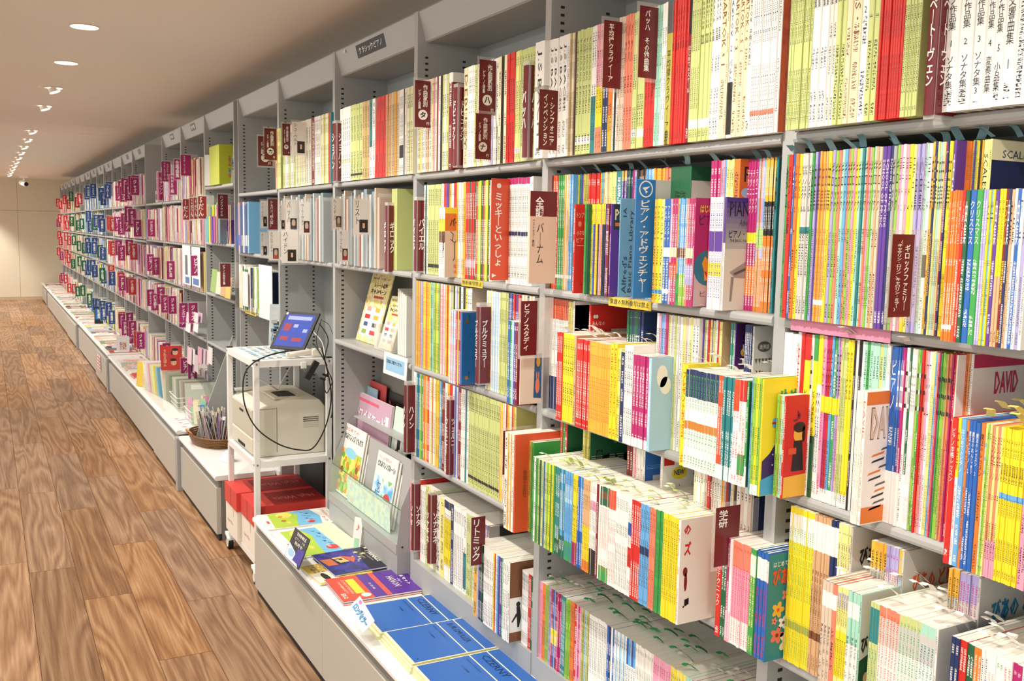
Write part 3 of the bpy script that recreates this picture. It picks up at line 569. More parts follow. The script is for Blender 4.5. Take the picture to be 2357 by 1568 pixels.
row(R, -.085, Z3, .222, 2180, [(2193,1,'r','','w','ピアノ本格レッスン'),(2200,1,'w','60-100-y','r','曲集'),(2212,1,'sb','','w','はじめてのピアノ'),(2219,1,'o','','n','魔法のピアノ'),(2227,1,'b','','w','魔法のピアノ 2'),(2236,1,'b','','w','魔法のれんしゅう'),(2246,1,'b','','w','魔法のレッスン 2'),(2257,1,'o','','k','魔法のレッスン'),(2263,1,'ly','','sb','曲'),(2272,2,'yg,ly','','k','ミンピアノ'),(2297,4,'co,ly','0-25-pk','k','ミンピアノ'),(2351,9,'y','54-58-sb','k','ドレミ 音楽社'),(2400,5,'pk','54-58-sb','k','ドレミ 音楽社')], d=.19)
# fourth shelf
R = 'fourth shelf, second bay'
row(R, -.11, Z4, .268, 1160, [(1168,1,'iv','','k',''),(1171,1,'am','','k',''),(1174,1,'w','','k',''),(1177,1,'am','','k',''),(1181,1,'w','','k',''),(1184,1,'oo','','k','',dict(cover='oo', art='orange_plain', label='plain orange book with its cover turned outward, fourth shelf')),(1208,0,'','','',''),(1217,3,'r','','k','曲集',dict(h=.96,x=.045)),(1226,2,'ol,g','','k','曲集',dict(h=.93,x=.045))], d=.2)
row(R, -.095, Z4, .226, 1224, [(1232,2,'g,w','','k','曲'),(1250,4,'g,lg,dg,lg','','k','ピアノの練習'),(1266,4,'b,lg,yg,y','','k','ピアノの練習'),(1277,3,'g,y','','k','曲集'),(1288,3,'t','0-20-dg','w','曲集'),(1299,3,'t,sb','0-25-dg','w','ぬりえ'),(1317,5,'sb','0-22-g;65-85-lb','b','リズム'),(1329,3,'y','0-25-m','k','ドリル'),(1341,3,'b,sb','0-40-b','w','ドリル'),(1357,4,'y','50-100-tn;0-12-o','br','ワーク'),(1372,4,'w','0-28-k;70-80-pk','k','聴音'),(1380,2,'dr,w','','w','曲'),(1400,5,'w','0-16-g;80-100-dg','r','楽典'),(1415,4,'w','80-100-oo','r','楽典'),
 (1444,7,'w','0-18-w','k','基礎ワーク'),(1452,2,'w','62-75-b;30-50-r','k','ワーク'),(1473,4,'r','0-18-r','w','ワーク'),(1493,4,'sb','50-58-n','k','トレーニング'),(1507,3,'co','','dr','トレーニング'),(1525,4,'g','','dg','トレーニング'),(1558,7,'y','42-60-y','k','にじいろ 2'),(1563,1,'w','','r','ピアノ',dict(cover='iv', art='cream_cover', label='cream covered book with red kana beside yellow spines in front group'))], d=.2)
row(R, .02, Z4, .300, 1288, [(1303,3,'oo,g,r','','w','曲',dict(cover='dg', art='plain')),(1340,0,'','','',''),(1352,3,'ly,ol','','k','曲'),(1356,2,'o,yg','','k','曲',dict(cover='dg', art='kodomo', label='dark green children\'s album with black music notes behind the front row'))], vis=.3, d=.2)
row(R, .02, Z4, .300, 1440, [(1452,2,'dr','','w','曲'),(1466,3,'w,pk','','r','曲'),(1476,2,'w','','r','曲'),(1480,1,'w','','n','',dict(cover='b', art='pia_cover', label='blue book with white panel lettered in kana behind the front row')),(1515,0,'','','',''),(1520,1,'w','','r','',dict(cover='w', art='new_scale', label='white scale book with yellow NEW balloon and red kana'))], vis=.3, d=.19)
row(R, .01, Z4, .303, 1592, [(1612,4,'c,iv,w','','k','学習'),(1622,2,'w,be','','k','ピアノ'),(1634,2,'r,dr','','w','曲'),(1650,3,'be,iv,w','','k','曲',dict(vis=.3)),(1690,8,'w,am,be,r,n,w,am,k','','k','曲',dict(vis=.2)),(1722,4,'w,be','','k','曲',dict(vis=.3)),(1727,1,'w','','k','',dict(cover='n', art='plain', x=.005))], vis=.8, d=.2)
row(R, -.055, Z4, .212, 1648, [(1660,1,'r','','w','ピアノのテクニック'),(1672,2,'dg','','w','テクニック'),(1683,2,'m,w','0-30-pk','w','曲集'),(1724,7,'pk','75-100-co;0-26-w','r','ぴあのどりーむ'),(1737,2,'g','74-94-w','ly','ぴあのどりーむ'),(1761,3,'b','74-94-w;0-10-b','r','ぴあのどりーむ'),(1765,1,'b','74-94-w','r','',dict(cover='t', art='flowers', label='deep teal book with orange kana and painted flowers, fourth shelf'))], d=.2)
R = 'fourth shelf, right bay'
row(R, -.01, Z4, .303, 1812, [(1866,10,'y','78-96-w;22-27-ol','g','ぴあのどりーむ 4'),(1903,6,'tn','78-96-w;22-27-br','br','ぴあのどりーむ'),(1922,2,'n','78-96-w','co','ぴあのどりーむ'),(1949,5,'ly','0-72-w','k','どりーむ'),(1954,1,'gr','','k','',dict(cover='gr', art='dream_black', label='light grey workbook cover with black kana, fourth shelf right bay'))], d=.2, vis=.8)
row(R, -.09, Z4, .226, 1885, [(1894,1,'be','80-92-w','k','ぴあのどりーむ レパートリー'),(1910,2,'be','80-92-w','k','ぴあのどりーむ レパートリー'),(1920,1,'co','80-92-w','k','レパートリー'),(1945,5,'ly','84-96-gr;30-66-y','k','レパートリー'),(1971,3,'mi','80-92-w;10-60-w','k','ぴあのどりーむ レパートリー 3'),(1975,1,'mi','','k','',dict(cover='gr', art='dream_dark', label='grey and dark green workbook cover beside mint spines'))], d=.19)
row(R, -.0, Z4, .290, 1996, [(2031,4,'am','62-84-gr;20-50-am','k','ぴあのどりーむ ワーク'),(2058,4,'lp','62-84-gr;20-50-pk','m','ぴあのどりーむ ワーク'),(2066,1,'am','62-84-gr','sb','ワーク'),(2070,1,'gr','','k','',dict(cover='gr', art='dream_orange', label='light grey workbook cover with orange kana and yellow stripe'))], vis=.35, d=.2)
row(R, -.09, Z4, .224, 1997, [(2016,3,'lg','70-96-t;30-40-w','t','ぴあのどりーむ ワーク'),(2063,6,'w','72-94-gr;92-100-co','oo','ぴあのどりーむ ワークブック'),(2109,6,'w','72-94-gr;92-100-lg','g','ぴあのどりーむ ワークブック'),(2144,4,'w','72-94-gr;92-100-mi','t','ぴあのどりーむ ワークブック'),(2149,1,'w','','k','',dict(cover='gr', art='plain'))], d=.19)
row(R, -.0, Z4, .290, 2172, [(2195,3,'am','62-84-gr;20-50-o','k','ぴあのどりーむ'),(2238,5,'lp','62-84-gr;20-50-m','m','ぴあのどりーむ'),(2244,1,'gr','','k','',dict(cover='gr', art='dream_blue', label='light grey workbook cover with blue kana and violet stripe'))], vis=.35, d=.2)
row(R, -.095, Z4, .226, 2180, [(2198,2,'n','0-30-oo','w','ぴあのステージ'),(2215,2,'r','0-30-n','w','ぴあのステージ'),(2232,2,'dg','0-26-n','w','ぴあのステージ'),(2249,2,'o','','w','ぴあのステージ'),(2262,2,'w','','n','ぴあのステップ'),(2280,2,'w','','co','ぴあのステップ'),(2298,2,'w','','g','ぴあのステップ'),(2318,2,'w','','co','ぴあのステップ'),(2340,2,'m','0-40-m','w','ぴあのドリル'),(2420,6,'w','','b','ぴあのドリル')], d=.2)
# lowest level on the platform
R = 'lowest level, second bay'
row(R, .005, ZB, .222, 1200, [(1215,5,'w','86-97-gr','k','歌集'),(1221,2,'r','','w','曲集'),(1226,2,'dg','','w','曲集'),(1236,3,'b','','w','レパートリー'),(1247,4,'pk','','m','レパートリー'),(1254,3,'o','','k','レパートリー'),(1262,3,'yg,ol','','k','レパートリー'),(1268,2,'lp','','k','曲集'),(1283,5,'r,b,lp,n','30-50-y','w','アルバム'),(1290,2,'m','','w','アルバム'),(1300,3,'t','','w','ヒット曲'),(1311,3,'yg','','k','ヒット曲'),(1320,3,'o','','k','ヒット曲'),(1326,1,'r','','w','曲集'),(1336,3,'pk,m','','w','曲集'),
  (1355,5,'lg,ol,lb','','k','ポピュラー'),(1395,10,'w','','k','やさしいピアノ'),(1412,4,'b,n,w','','w','アニメ'),(1440,7,'w,lb','','k','連弾'),(1460,4,'b,sb','40-70-w','k','ジャズ'),(1500,10,'w,iv','','k','ピアノソロ'),(1540,8,'w','60-100-pk','m','ピアノソロ'),(1575,8,'y,ly','','k','ピアノ・ピース'),(1590,4,'mi','','k','曲集'),(1630,8,'m,pk,dp','','w','曲集'),(1690,12,'w,pk','','k','映画音楽'),(1740,8,'w,lg,r','','k','名曲')], d=.22)
row('lowest level, right bay', .0, ZB, .222, 1770, [(1820,8,'r,k,w,dr,pk,b','','k','曲'),(1900,10,'ly,iv,be','','k','曲'),(2100,20,'w,iv,ly','','k','曲'),(2400,24,'w,be,r','','k','曲')], d=.22, vis=.3)
# third bay
R = 'second shelf, third bay'
row(R, .0, Z2, .303, 975, [(986,3,'w,dg,w','','k','教則'),(1015,6,'lg','8-12-k','k','全音 教則'),(1022,2,'w','','k','教則'),(1050,5,'r,p,am,w','','k','曲',dict(vis=.3)),(1072,4,'am,w,iv','','k','曲',dict(vis=.3)),(1095,6,'r,r,dg','12-20-pk','w','教則'),(1127,8,'r,yg,y,dg','','w','教則'),(1134,2,'w','','k','曲'),(1166,0,'','','',''),(1218,14,'w','94-100-m;46-50-n','k','バーナム'),(1226,2,'w','','k','全調')])
row(R, -.04, Z2, .224, 1011, [(1024,3,'w','66-84-y;50-66-br','k','曲',dict(cover='be', art='vine', label='cream book cover with yellow and brown top and branch drawing, third bay'))], d=.2)
R = 'third shelf, third bay'
row(R, .0, Z3, .303, 957, [(967,3,'am,o','','br','ぴあの'),(974,3,'sb,pk','','k','ぴあの'),(990,5,'am,y,o','','r','ぴあの'),(997,3,'mi,t','','k','ぴあの'),(1012,5,'lg,yg,y','','k','ぴあの'),(1026,5,'pk,iv','','r','ぴあの'),(1034,3,'y,r','','k','曲'),(1060,8,'w,lp,lg,k','','k','曲',dict(vis=.4)),(1085,5,'w,k,y,w','','k','曲',dict(vis=.3, cover='be')),(1119,0,'','','',''),(1130,4,'w,ly','','b','練習曲'),(1150,7,'w,lb','','sb','練習曲'),(1168,5,'lg','','k','練習曲'),(1180,4,'n,p,b','','w','練習曲'),(1200,5,'r,dr,p','','w','曲',dict(vis=.4)),(1232,8,'w,am,iv,k','','k','曲',dict(vis=.3))])
row(R, -.05, Z3, .233, 1034, [(1050,6,'w,pk,w,sb','','r','小曲'),(1060,4,'m,y,dr','','w','小曲')], d=.18)
row(R, -.05, Z3, .233, 1168, [(1192,5,'b,g,lb,p,dr','','w','曲集')], d=.18)
R = 'fourth shelf, third bay'
row(R, .0, Z4, .303, 952, [(959,3,'w','','k','曲'),(974,4,'t,b,yg,g','','w','ハノン'),(988,4,'o,am,o,r','','w','ハノン'),(1003,5,'w,ly,r','','k','曲'),(1011,3,'am,y','','k','曲'),(1018,2,'sb,t','','w','曲'),(1024,2,'dr','','w','曲'),(1046,4,'w,am,r','','k','曲',dict(vis=.4)),(1054,4,'lp,b,w','','k','30番'),(1062,2,'dr','','w','ツェルニー'),(1078,4,'w,w,t','','k','ツェルニー'),(1150,15,'lg','8-11-k','k','ツェルニー 練習曲'),(1160,4,'tn,y,iv','','r','曲'),(1187,8,'w,r,am,ly','','k','曲')])
R = 'lowest level, third bay'
row(R, .02, ZB, .280, 944, [(950,2,'pk,w','','r','曲'),(968,4,'r,g,w','','k','曲',dict(vis=.3, h=1.06)),(980,3,'w','0-40-w','k','ソナタ'),(1003,4,'lg,ly,w','','k','曲',dict(vis=.3, h=1.04)),(1013,1,'iv','','k','ソナチネ アルバム'),(1022,1,'ly','','k','ソナチネ アルバム'),(1037,4,'w','20-78-y;90-100-n','k','小曲集'),(1043,1,'n','','w','曲'),(1066,6,'w','0-25-w','k','ハイドン'),(1073,1,'w','6-50-t','k','曲'),(1083,2,'lg','','k','曲'),(1110,6,'lg,w,ly','70-100-lg','k','曲'),(1122,2,'b,p','','w','曲'),(1126,1,'k','','w','',dict(cover='k', art='plain'))], d=.2)
row(R, -.03, ZB, .243, 1090, [(1098,1,'ol','0-60-am','k','曲集'),(1113,5,'lp,n,k,dg,k','','w','曲集'),(1134,6,'w','0-50-w','k','協奏曲'),(1150,5,'y,r,w,sb,p','','k','曲集'),(1158,2,'p,g','','w','曲集'),(1168,3,'w','','k','曲集'),(1172,1,'w','','k','',dict(cover='br', art='dancer', label='dark brown book with white band and black figure, lowest level'))], d=.21)
def book_mesh(q, name):
    """one paperback: spine and covers folded round a block of pages; local origin at the foot of the spine"""
    t, h, d = q['t'], q['h'], q['d']; c = min(.0007, t*.2); r = min(t*.3, .0025)
    out = [(d, -t/2), (r, -t/2), (r*.3, -t/2+r*.35), (0, -t/2+r), (0, t/2-r), (r*.3, t/2-r*.35), (r, t/2), (d, t/2)]
    inn = [(d, -t/2+c), (c+.0003, -t/2+c), (c+.0003, t/2-c), (d, t/2-c)]
    v = []; f = []; uv = []
    for z in (0, h):
        v += [(p[0], p[1], z) for p in out]+[(p[0], p[1], z) for p in inn]
    n = 12
    U = lambda i: (.5-out[i][1]/t)
    def add(ff, uvs): f.append(ff); uv.append(uvs)
    order = list(range(8))
    for i in range(7):      # outside skin; spine faces carry the print
        a, b = i, i+1; sp = 1 <= i <= 5
        ua, ub = (U(a), U(b)) if sp else (3, 3)
        add((b, a, a+n, b+n), [(ub, 0), (ua, 0), (ua, 1), (ub, 1)])
    for i in range(8, 11): add((i, i+1, i+1+n, i+n), [(3, .5)]*4)
    add((7, 11, 11+n, 7+n), [(3, .5)]*4); add((8, 0, n, 8+n), [(3, .5)]*4)
    for o, fl in ((0, 0), (n, 1)):   # top and foot rims
        for ff in ((0, 8, 9, 1), (1, 9, 10, 6), (6, 10, 11, 7), (1, 6, 5, 4, 3, 2)):
            g = tuple(a+o for a in ff); g = g[::-1] if fl else g; add(g, [(3, .5)]*len(g))
    me = bpy.data.meshes.new(name); me.from_pydata(v, [], f); l = me.uv_layers.new(name='UVMap'); k = 0
    for fi in uv:
        for a in fi: l.data[k].uv = a; k += 1
    me.materials.append(M_SPINE); me.update()
    b = MB(); b.box(c+.0004, d-.002, -t/2+c, t/2-c, .0012, h-.0016, M_PAGE)
    return me, b
def set_print(o, q):
    o['c1'] = list(rgb(q['c'])); (a, b, c2), (a2, b2, c4) = q['bands']
    o['c2'] = list(rgb(c2)); o['c4'] = list(rgb(c4)); o['c3'] = list(rgb(q['tc'] or 'k'))
    o['bands'] = [float(a), float(b), float(q['seed']+((2 if len(q['title']) > 8 else 1) if q.get('title') and q['t'] > .0028 else 0))]; o['bandb'] = [float(a2), float(b2), float(min(max(q['t']*.6, .003), .006)/q['h'])]
def cn(c): return CNAME.get(c, 'post' if c == 'post' else 'plain')
import collections
_runs = collections.Counter(); _lab = collections.Counter(); _runlab = {}
ORD = ['first', 'second', 'third', 'fourth', 'fifth', 'sixth', 'seventh', 'eighth', 'ninth', 'tenth', 'eleventh', 'twelfth']
def _bandword(q):
    w = [cn(c) for a, b, c in q['bands'] if a < 1.5 and c != q['c']]
    return (' and %s banded' % w[0]) if w else ''
def book_label(q):
    if q.get('label'): return q['label'], None
    place = q['place']
    if q['n'] > 1 and q['same']:
        if q['key'] in _runlab: return _runlab[q['key']], _runlab[q['key']].replace('one of ', 'run of ')
        base = 'one of %d %s books right of the %s, %s' % (q['n'], cn(q['c']), cn(q['rprev']), place)
        _lab[base] += 1
        if _lab[base] > 1: base = base.replace('one of', 'one of the %s' % ORD[_lab[base]-1])
        _runlab[q['key']] = base; return base, base.replace('one of ', 'run of ')
    base = '%s book between %s and %s ones, %s' % (cn(q['c']), cn(q['prev']), cn(q['next']), place)
    _lab[base] += 1
    if _lab[base] > 1: base = '%s such %s' % (ORD[_lab[base]-1], base)
    return base, None
# ---- cover pictures: x 0..d away from the spine, z 0..h up; drawn on the near side of the book
def cover_patch(o, q, name, pts, c, lift=.0004):
    y = -q['t']/2; m = c if not isinstance(c, str) else paint(c)
    return patch(o, name, pts, m, (0, y, 0), 'side', lift)
def cover_text(o, q, body, cx, cz, w, h, c, vertical=False, bold=0, italic=0, lift=.0008, name='cover_title'):
    return write(o, name, body, (cx, -q['t']/2, cz), w, h, paint(c) if isinstance(c, str) else c, 'side', vertical, bold, italic, lift)
def flower(cx, cz, r, n=5, ph=0):
    P = []
    for i in range(n*6):
        a = ph+2*PI*i/(n*6); k = .45+.55*abs(math.cos(n*a/2)); P.append((cx+r*k*math.cos(a), cz+r*k*math.sin(a)))
    return P
def art_cover(o, q):
    a = q['art']; h, d = q['h'], q['d']; P = lambda nm, pts, c, l=.0004: cover_patch(o, q, nm, pts, c, l); T = lambda *k, **kw: cover_text(o, q, *k, **kw)
    full = [(.002, .001), (d-.001, .001), (d-.001, h-.001), (.002, h-.001)]
    if a == 'orange_marble': P('cover_print', full, art_material('marbled_orange', ['b8421c', 'cf5a28', 'c04a20'], 40))
    elif a == 'pale_lower': P('cover_print', rect(d-.003, h*.89, d/2, h*.45), 'cbc4bc')
    elif a == 'orange_plain': T('音楽之友社', .03, h*.5, .012, .075, 'br', vertical=True)
    elif a == 'library_cover': T('ry', .03, h*.86, .03, .03, 'k'); T('1-6', .02, h*.93, .02, .014, 'k')
    elif a == 'red_primer':
        T('トンプソン', .022, h*.88, .034, .014, 'c'); P('cover_mark', ell(.01, .014, .014, h*.78), 'co'); T('小さな手', .020, h*.68, .030, .012, 'c'); T('ピアノ', .020, h*.6, .030, .012, 'c'); P('cover_line', rect(.03, .0012, .022, h*.54), 'c'); P('cover_line', rect(.024, .0012, .03, h*.1), 'dr')
    elif a == 'primary':
        P('title_panel', rect(.038, .06, .026, h*.86), '1f3a3f'); T('PRI', .026, h*.885, .032, .026, 'c', bold=.03); P('orange_strip', rect(.03, .008, .026, h*.78), 'o', .0006); T('C', .03, h*.66, .02, .03, 'dp', bold=.02)
    elif a == 'dog_cover':
        P('lower_panel', [(.002, .001), (d, .001), (d, h*.32), (.002, h*.32)], 'cfc0bb'); T('はじめての', .04, h*.9, .056, .017, 'y', bold=.03); T('ピアノ', .036, h*.8, .05, .022, 'dp', bold=.01); P('teal_circle', ell(.075, .075, .038, h*.36), '1f8098', .0006)
        P('dog_head', [(.022, h*.4), (.03, h*.47), (.036, h*.44), (.05, h*.43), (.054, h*.38), (.046, h*.35), (.05, h*.26), (.03, h*.24), (.028, h*.33)], 'am', .0009); P('dog_scarf', [(.028, h*.33), (.048, h*.31), (.036, h*.27)], 'r', .0012); T('ピアノ', .045, h*.12, .05, .012, 'br')
    elif a == 'piano_cover':
        for i in range(10): P('cover_shade', rect(d-.003, h*.045, d/2, h*(.975-.045*i)), mat('fade_%d' % i, tuple(Vector(rgb('4b3699'))*(1-i/10)+Vector(rgb('cfcac6'))*(i/10)), .45))
        T('PIANO', .045, h*.9, .07, .03, 'k', bold=.0, lift=.001); T('Adventures', .06, h*.78, .05, .014, 'dgy', italic=.4); T('ピアノ・アドヴ', .05, h*.68, .08, .016, 'k', bold=.01); T('THE BASIC PIANO METHOD', .055, h*.62, .085, .006, 'k')
        P('piano_picture', [(.015, h*.34), (.06, h*.44), (.1, h*.5), (.12, h*.34), (.075, h*.28), (.03, h*.29)], 'a8a09c'); P('piano_picture', [(.02, h*.30), (.028, h*.30), (.024, h*.08), (.018, h*.08)], '9c948f'); P('piano_picture', [(.08, h*.29), (.088, h*.29), (.084, h*.12), (.08, h*.12)], '9c948f'); P('piano_keys', [(.025, h*.33), (.07, h*.40), (.078, h*.385), (.03, h*.315)], 'dgy', .0008)
    elif a == 'p_cover': T('P', .022, h*.9, .02, .03, 'k'); T('ア', .025, h*.66, .016, .02, 'k'); P('tab', ell(.03, .02, .02, h*.78), 'lb')
    elif a == 'navy_cover': P('cover_print', full, '1c2450'); P('cover_top', rect(d, .03, d/2, h-.016), 'c', .0008); T('SCALES', .06, h*.93, .07, .012, 'n', lift=.0012)
    elif a == 'brown_band': P('cover_print', full, 'w'); P('cover_band', rect(d-.004, .07, d/2, h-.045), '55221a'); T('ト。', .05, h*.68, .06, .03, 'n', italic=.3, bold=.03); P('cover_band', rect(d-.004, .1, d/2, h*.38), '55221a')
    elif a == 'organ_cover':
        P('logo_ring', [ell(.008, .010, .012, h*.9), ell(.008, .010, .019, h*.9)], 'w'); T('みんなの', .024, h*.84, .04, .011, 'w'); T('オルガン', .024, h*.76, .04, .022, 'w', bold=.03); T('ピアノの本', .026, h*.65, .044, .022, 'w', bold=.03); P('lower_book', rect(.05, .1, .09, h*.62), 'c9b5ad')
    elif a == 'violet_stage': P('stage_picture', ell(.03, .02, .03, h*.8), 'am'); P('stage_picture', ell(.02, .04, .02, h*.55), 'm'); T('ト', .03, h*.83, .02, .014, 'w')
    elif a == 'daisuki':
        P('title_pill', ell(.036, .022, .028, h*.86), 'dgy'); T('連弾譜', .028, h*.86, .026, .01, 'w', lift=.001, name='cover_writing')
        for i in range(8): P('bunting', [(.004+.009*i, h*.78), (.012+.009*i, h*.78), (.008+.009*i, h*.745)], 'dgy')
        T('だいすき', .04, h*.66, .072, .026, 'k', bold=.02)
    elif a == 'cloud_cover': P('cloud', [ell(.03, .05, .03, h*.8), ell(.03, .04, .04, h*.7)], 'w')
    elif a == 'yume':
        P('night_sky', [(.004, h*.02), (d, h*.02), (d, h*.72), (.10, h*.66), (.05, h*.52), (.022, h*.36), (.004, h*.30)], '3d2660'); P('meadow', [(.002, .001), (d, .001), (d, h*.2), (.05, h*.2), (.002, h*.14)], '4aa3cf', .0007)
        T('ゆめ', .065, h*.83, .045, .032, 'g', bold=.05, lift=.0011); P('bauble', ell(.014, .02, .032, h*.62), 'sb', .0007); P('bauble', rect(.014, .004, .032, h*.62), 'r', .001)
        for i in range(9): P('star', star(.0025, .03+.011*(i % 4), h*(.26+.09*(i // 3)+.02*(i % 2))), 'w', .0009)
        P('rabbit', [ell(.018, .02, .045, h*.28), ell(.006, .02, .040, h*.35), ell(.006, .02, .05, h*.35), ell(.022, .03, .045, h*.2)], 'c9c0d8', .001)
    elif a == 'red_girl':
        P('wood_floor', [(.002, .001), (d, .001), (d, .05), (.002, .04)], 'am'); P('girl', [ell(.026, .03, .035, h*.62)], 'am', .0006); P('girl_hair', [ell(.03, .02, .036, h*.69), ell(.008, .03, .047, h*.62)], '2d1a14', .0009); P('girl_dress', [(.024, h*.56), (.044, h*.56), (.05, h*.26), (.02, h*.26)], '201a1c', .0008)
        P('book_in_hands', rect(.02, .012, .02, h*.46), 'oo', .001); T('♪', .03, h*.8, .02, .02, 'dr')
    elif a == 'david':
        P('orange_edge', rect(d-.004, .022, d/2, h-.012), 'o'); P('orange_edge', rect(d-.004, .028, d/2, .016), 'o'); T('DAVID', .052, h*.76, .074, .052, 'be', bold=.03); T('DAVID', .0525, h*.76, .078, .056, 'br', bold=.035, lift=.0006)
        rr = random.Random(3)
        for i in range(11): x = .012+rr.random()*.03; z = h*(.1+.045*i); P('brush_mark', [(x, z), (x+.03, z+.005), (x+.032, z+.009), (x+.004, z+.004)], ['o', 'dgy', 'k'][i % 3])
        T('L', .1, h*.6, .008, .02, 'be')
    elif a == 'david_pink': P('magenta_strip', rect(d-.004, .022, d/2, h-.012), 'c33762'); T('DAVID', .085, h*.84, .06, .036, 'c33762', bold=.03); P('dark_picture', rect(d-.02, .07, d/2, h*.55), '4a2a1e')
    elif a == 'kodomo':
        T('こどもの', .10, h*.9, .05, .012, 'lg'); [P('staff_line', rect(d-.01, .001, d/2, h*(.7+.02*i)), 'w') for i in range(5)]; T('♬♪♫', .08, h*.74, .1, .034, 'k'); T('𝄞', .03, h*.75, .02, .05, 'k')
    elif a == 'pia_cover':
        P('stave', [rect(d-.01, .001, d/2, h*(.85+.012*i)) for i in range(3)], 'sb'); P('title_board', rect(.07, .08, .06, h*.66), 'gr'); T('ピア', .055, h*.70, .05, .03, 'n', bold=.02, lift=.001); T('曲集', .05, h*.56, .04, .02, 'dg', italic=.3)
    elif a == 'new_scale':
        P('red_strip', rect(.03, .02, .02, h-.012), 'r'); P('balloon', ell(.045, .03, .05, h*.86), 'y', .0006); T('NEW', .05, h*.865, .03, .013, 'n', bold=.03, lift=.001); P('green_star', star(.012, .052, h*.73), 'dg'); T('スケール・', .055, h*.62, .085, .032, 'dr', bold=.04); T('♪', .1, h*.88, .02, .03, 'sb')
    elif a == 'cream_cover':
        T('の', .018, h*.9, .018, .022, 'r', bold=.04); T('ズ', .02, h*.72, .018, .03, 'r', bold=.04); P('figure', [ell(.012, .02, .016, h*.5), ell(.008, .04, .018, h*.4)], 'dr'); T('♫', .02, h*.2, .016, .02, 'k')
    elif a == 'flowers':
        T('はじめてピアノ', .045, h*.90, .065, .011, 'w', bold=.01); T('ぴあの', .042, h*.78, .06, .036, 'oo', bold=.04)
        for cx, cz, r, c1, c2 in ((.03, .47, .017, 'am', 'oo'), (.066, .68, .014, 'am', 'r'), (.05, .6, .013, 'e8836b', 'dr'), (.066, .46, .016, 'am', 'dg'), (.045, .34, .014, 'w', 'br'), (.022, .37, .008, 'co', 'dr'), (.03, .23, .018, 'e2705d', 'dr'), (.06, .16, .026, 'f0dfb6', 'am'), (.012, .13, .01, 't', 't')):
            P('painted_flower', flower(cx, h*cz, r, 5, cx*40), c1); P('flower_heart', ell(r*.45, r*.45, cx, h*cz), c2, .0008)
    elif a == 'dream_black': T('ぴあの', .05, h*.82, .06, .034, 'k', bold=.04, italic=.1); P('green_field', [(.03, 0.001), (d, .001), (d, h*.5), (.03, h*.3)], 'dg')
    elif a == 'dream_dark': T('ぴ', .012, h*.62, .016, .03, 'k', bold=.04); P('green_field', [(.002, 0.001), (.05, .001), (.05, h*.62), (.03, h*.55), (.002, h*.5)], '1d4a33'); P('mouse', ell(.014, .02, .02, h*.36), 'tn', .0008)
    elif a == 'dream_orange': T('ぴあの どりー', .085, h*.80, .12, .034, 'oo', bold=.03); T('ワークブ', .12, h*.67, .04, .014, 'br', italic=.2); P('yellow_stripe', [(.025, h*.42), (d, h*.42), (d, h*.46), (.025, h*.46)], 'c8a92a')
    elif a == 'dream_blue': T('ぴあの ど', .08, h*.80, .10, .036, '1d7fa8', bold=.04); P('violet_stripe', [(.03, h*.40), (d, h*.40), (d, h*.44), (.03, h*.44)], 'p'); T('ワーク', .12, h*.64, .04, .016, 'gy')
    elif a == 'vine':
        P('yellow_top', rect(d-.002, .018, d/2, h-.010), 'y'); P('brown_panel', rect(d-.002, .055, d/2, h-.047), 'o'); T('バイ', .035, h-.047, .035, .026, 'k', italic=.2, bold=.03)
        for s in (((.02, .55), (.035, .5)), ((.035, .5), (.036, .28)), ((.035, .5), (.055, .57)), ((.028, .53), (.03, .62)), ((.03, .62), (.02, .66)), ((.05, .55), (.052, .63)), ((.036, .28), (.03, .24))):
            (x0, z0), (x1, z1) = s; dx, dz = x1-x0, (z1-z0)*h; L = math.hypot(dx, dz); nx, nz = -dz/L*.0012, dx/L*.0012
            P('branch_drawing', [(x0-nx, z0*h-nz), (x1-nx, z1*h-nz), (x1+nx, z1*h+nz), (x0+nx, z0*h+nz)], 'k')
        P('red_shape', ell(.03, .1, .07, h*.38), 'r'); P('hand_drawing', [ell(.02, .014, .042, h*.16), ell(.02, .014, .045, h*.08)], 'co')
    elif a == 'dancer': P('white_band', rect(d-.004, .105, d/2, h*.34), 'w'); P('black_figure', [ell(.014, .016, .03, h*.47), [(.024, h*.44), (.036, h*.44), (.04, h*.3), (.034, h*.18), (.028, h*.18), (.026, h*.3)], [(.024, h*.36), (.008, h*.26), (.012, h*.25), (.028, h*.33)]], 'k', .0008)
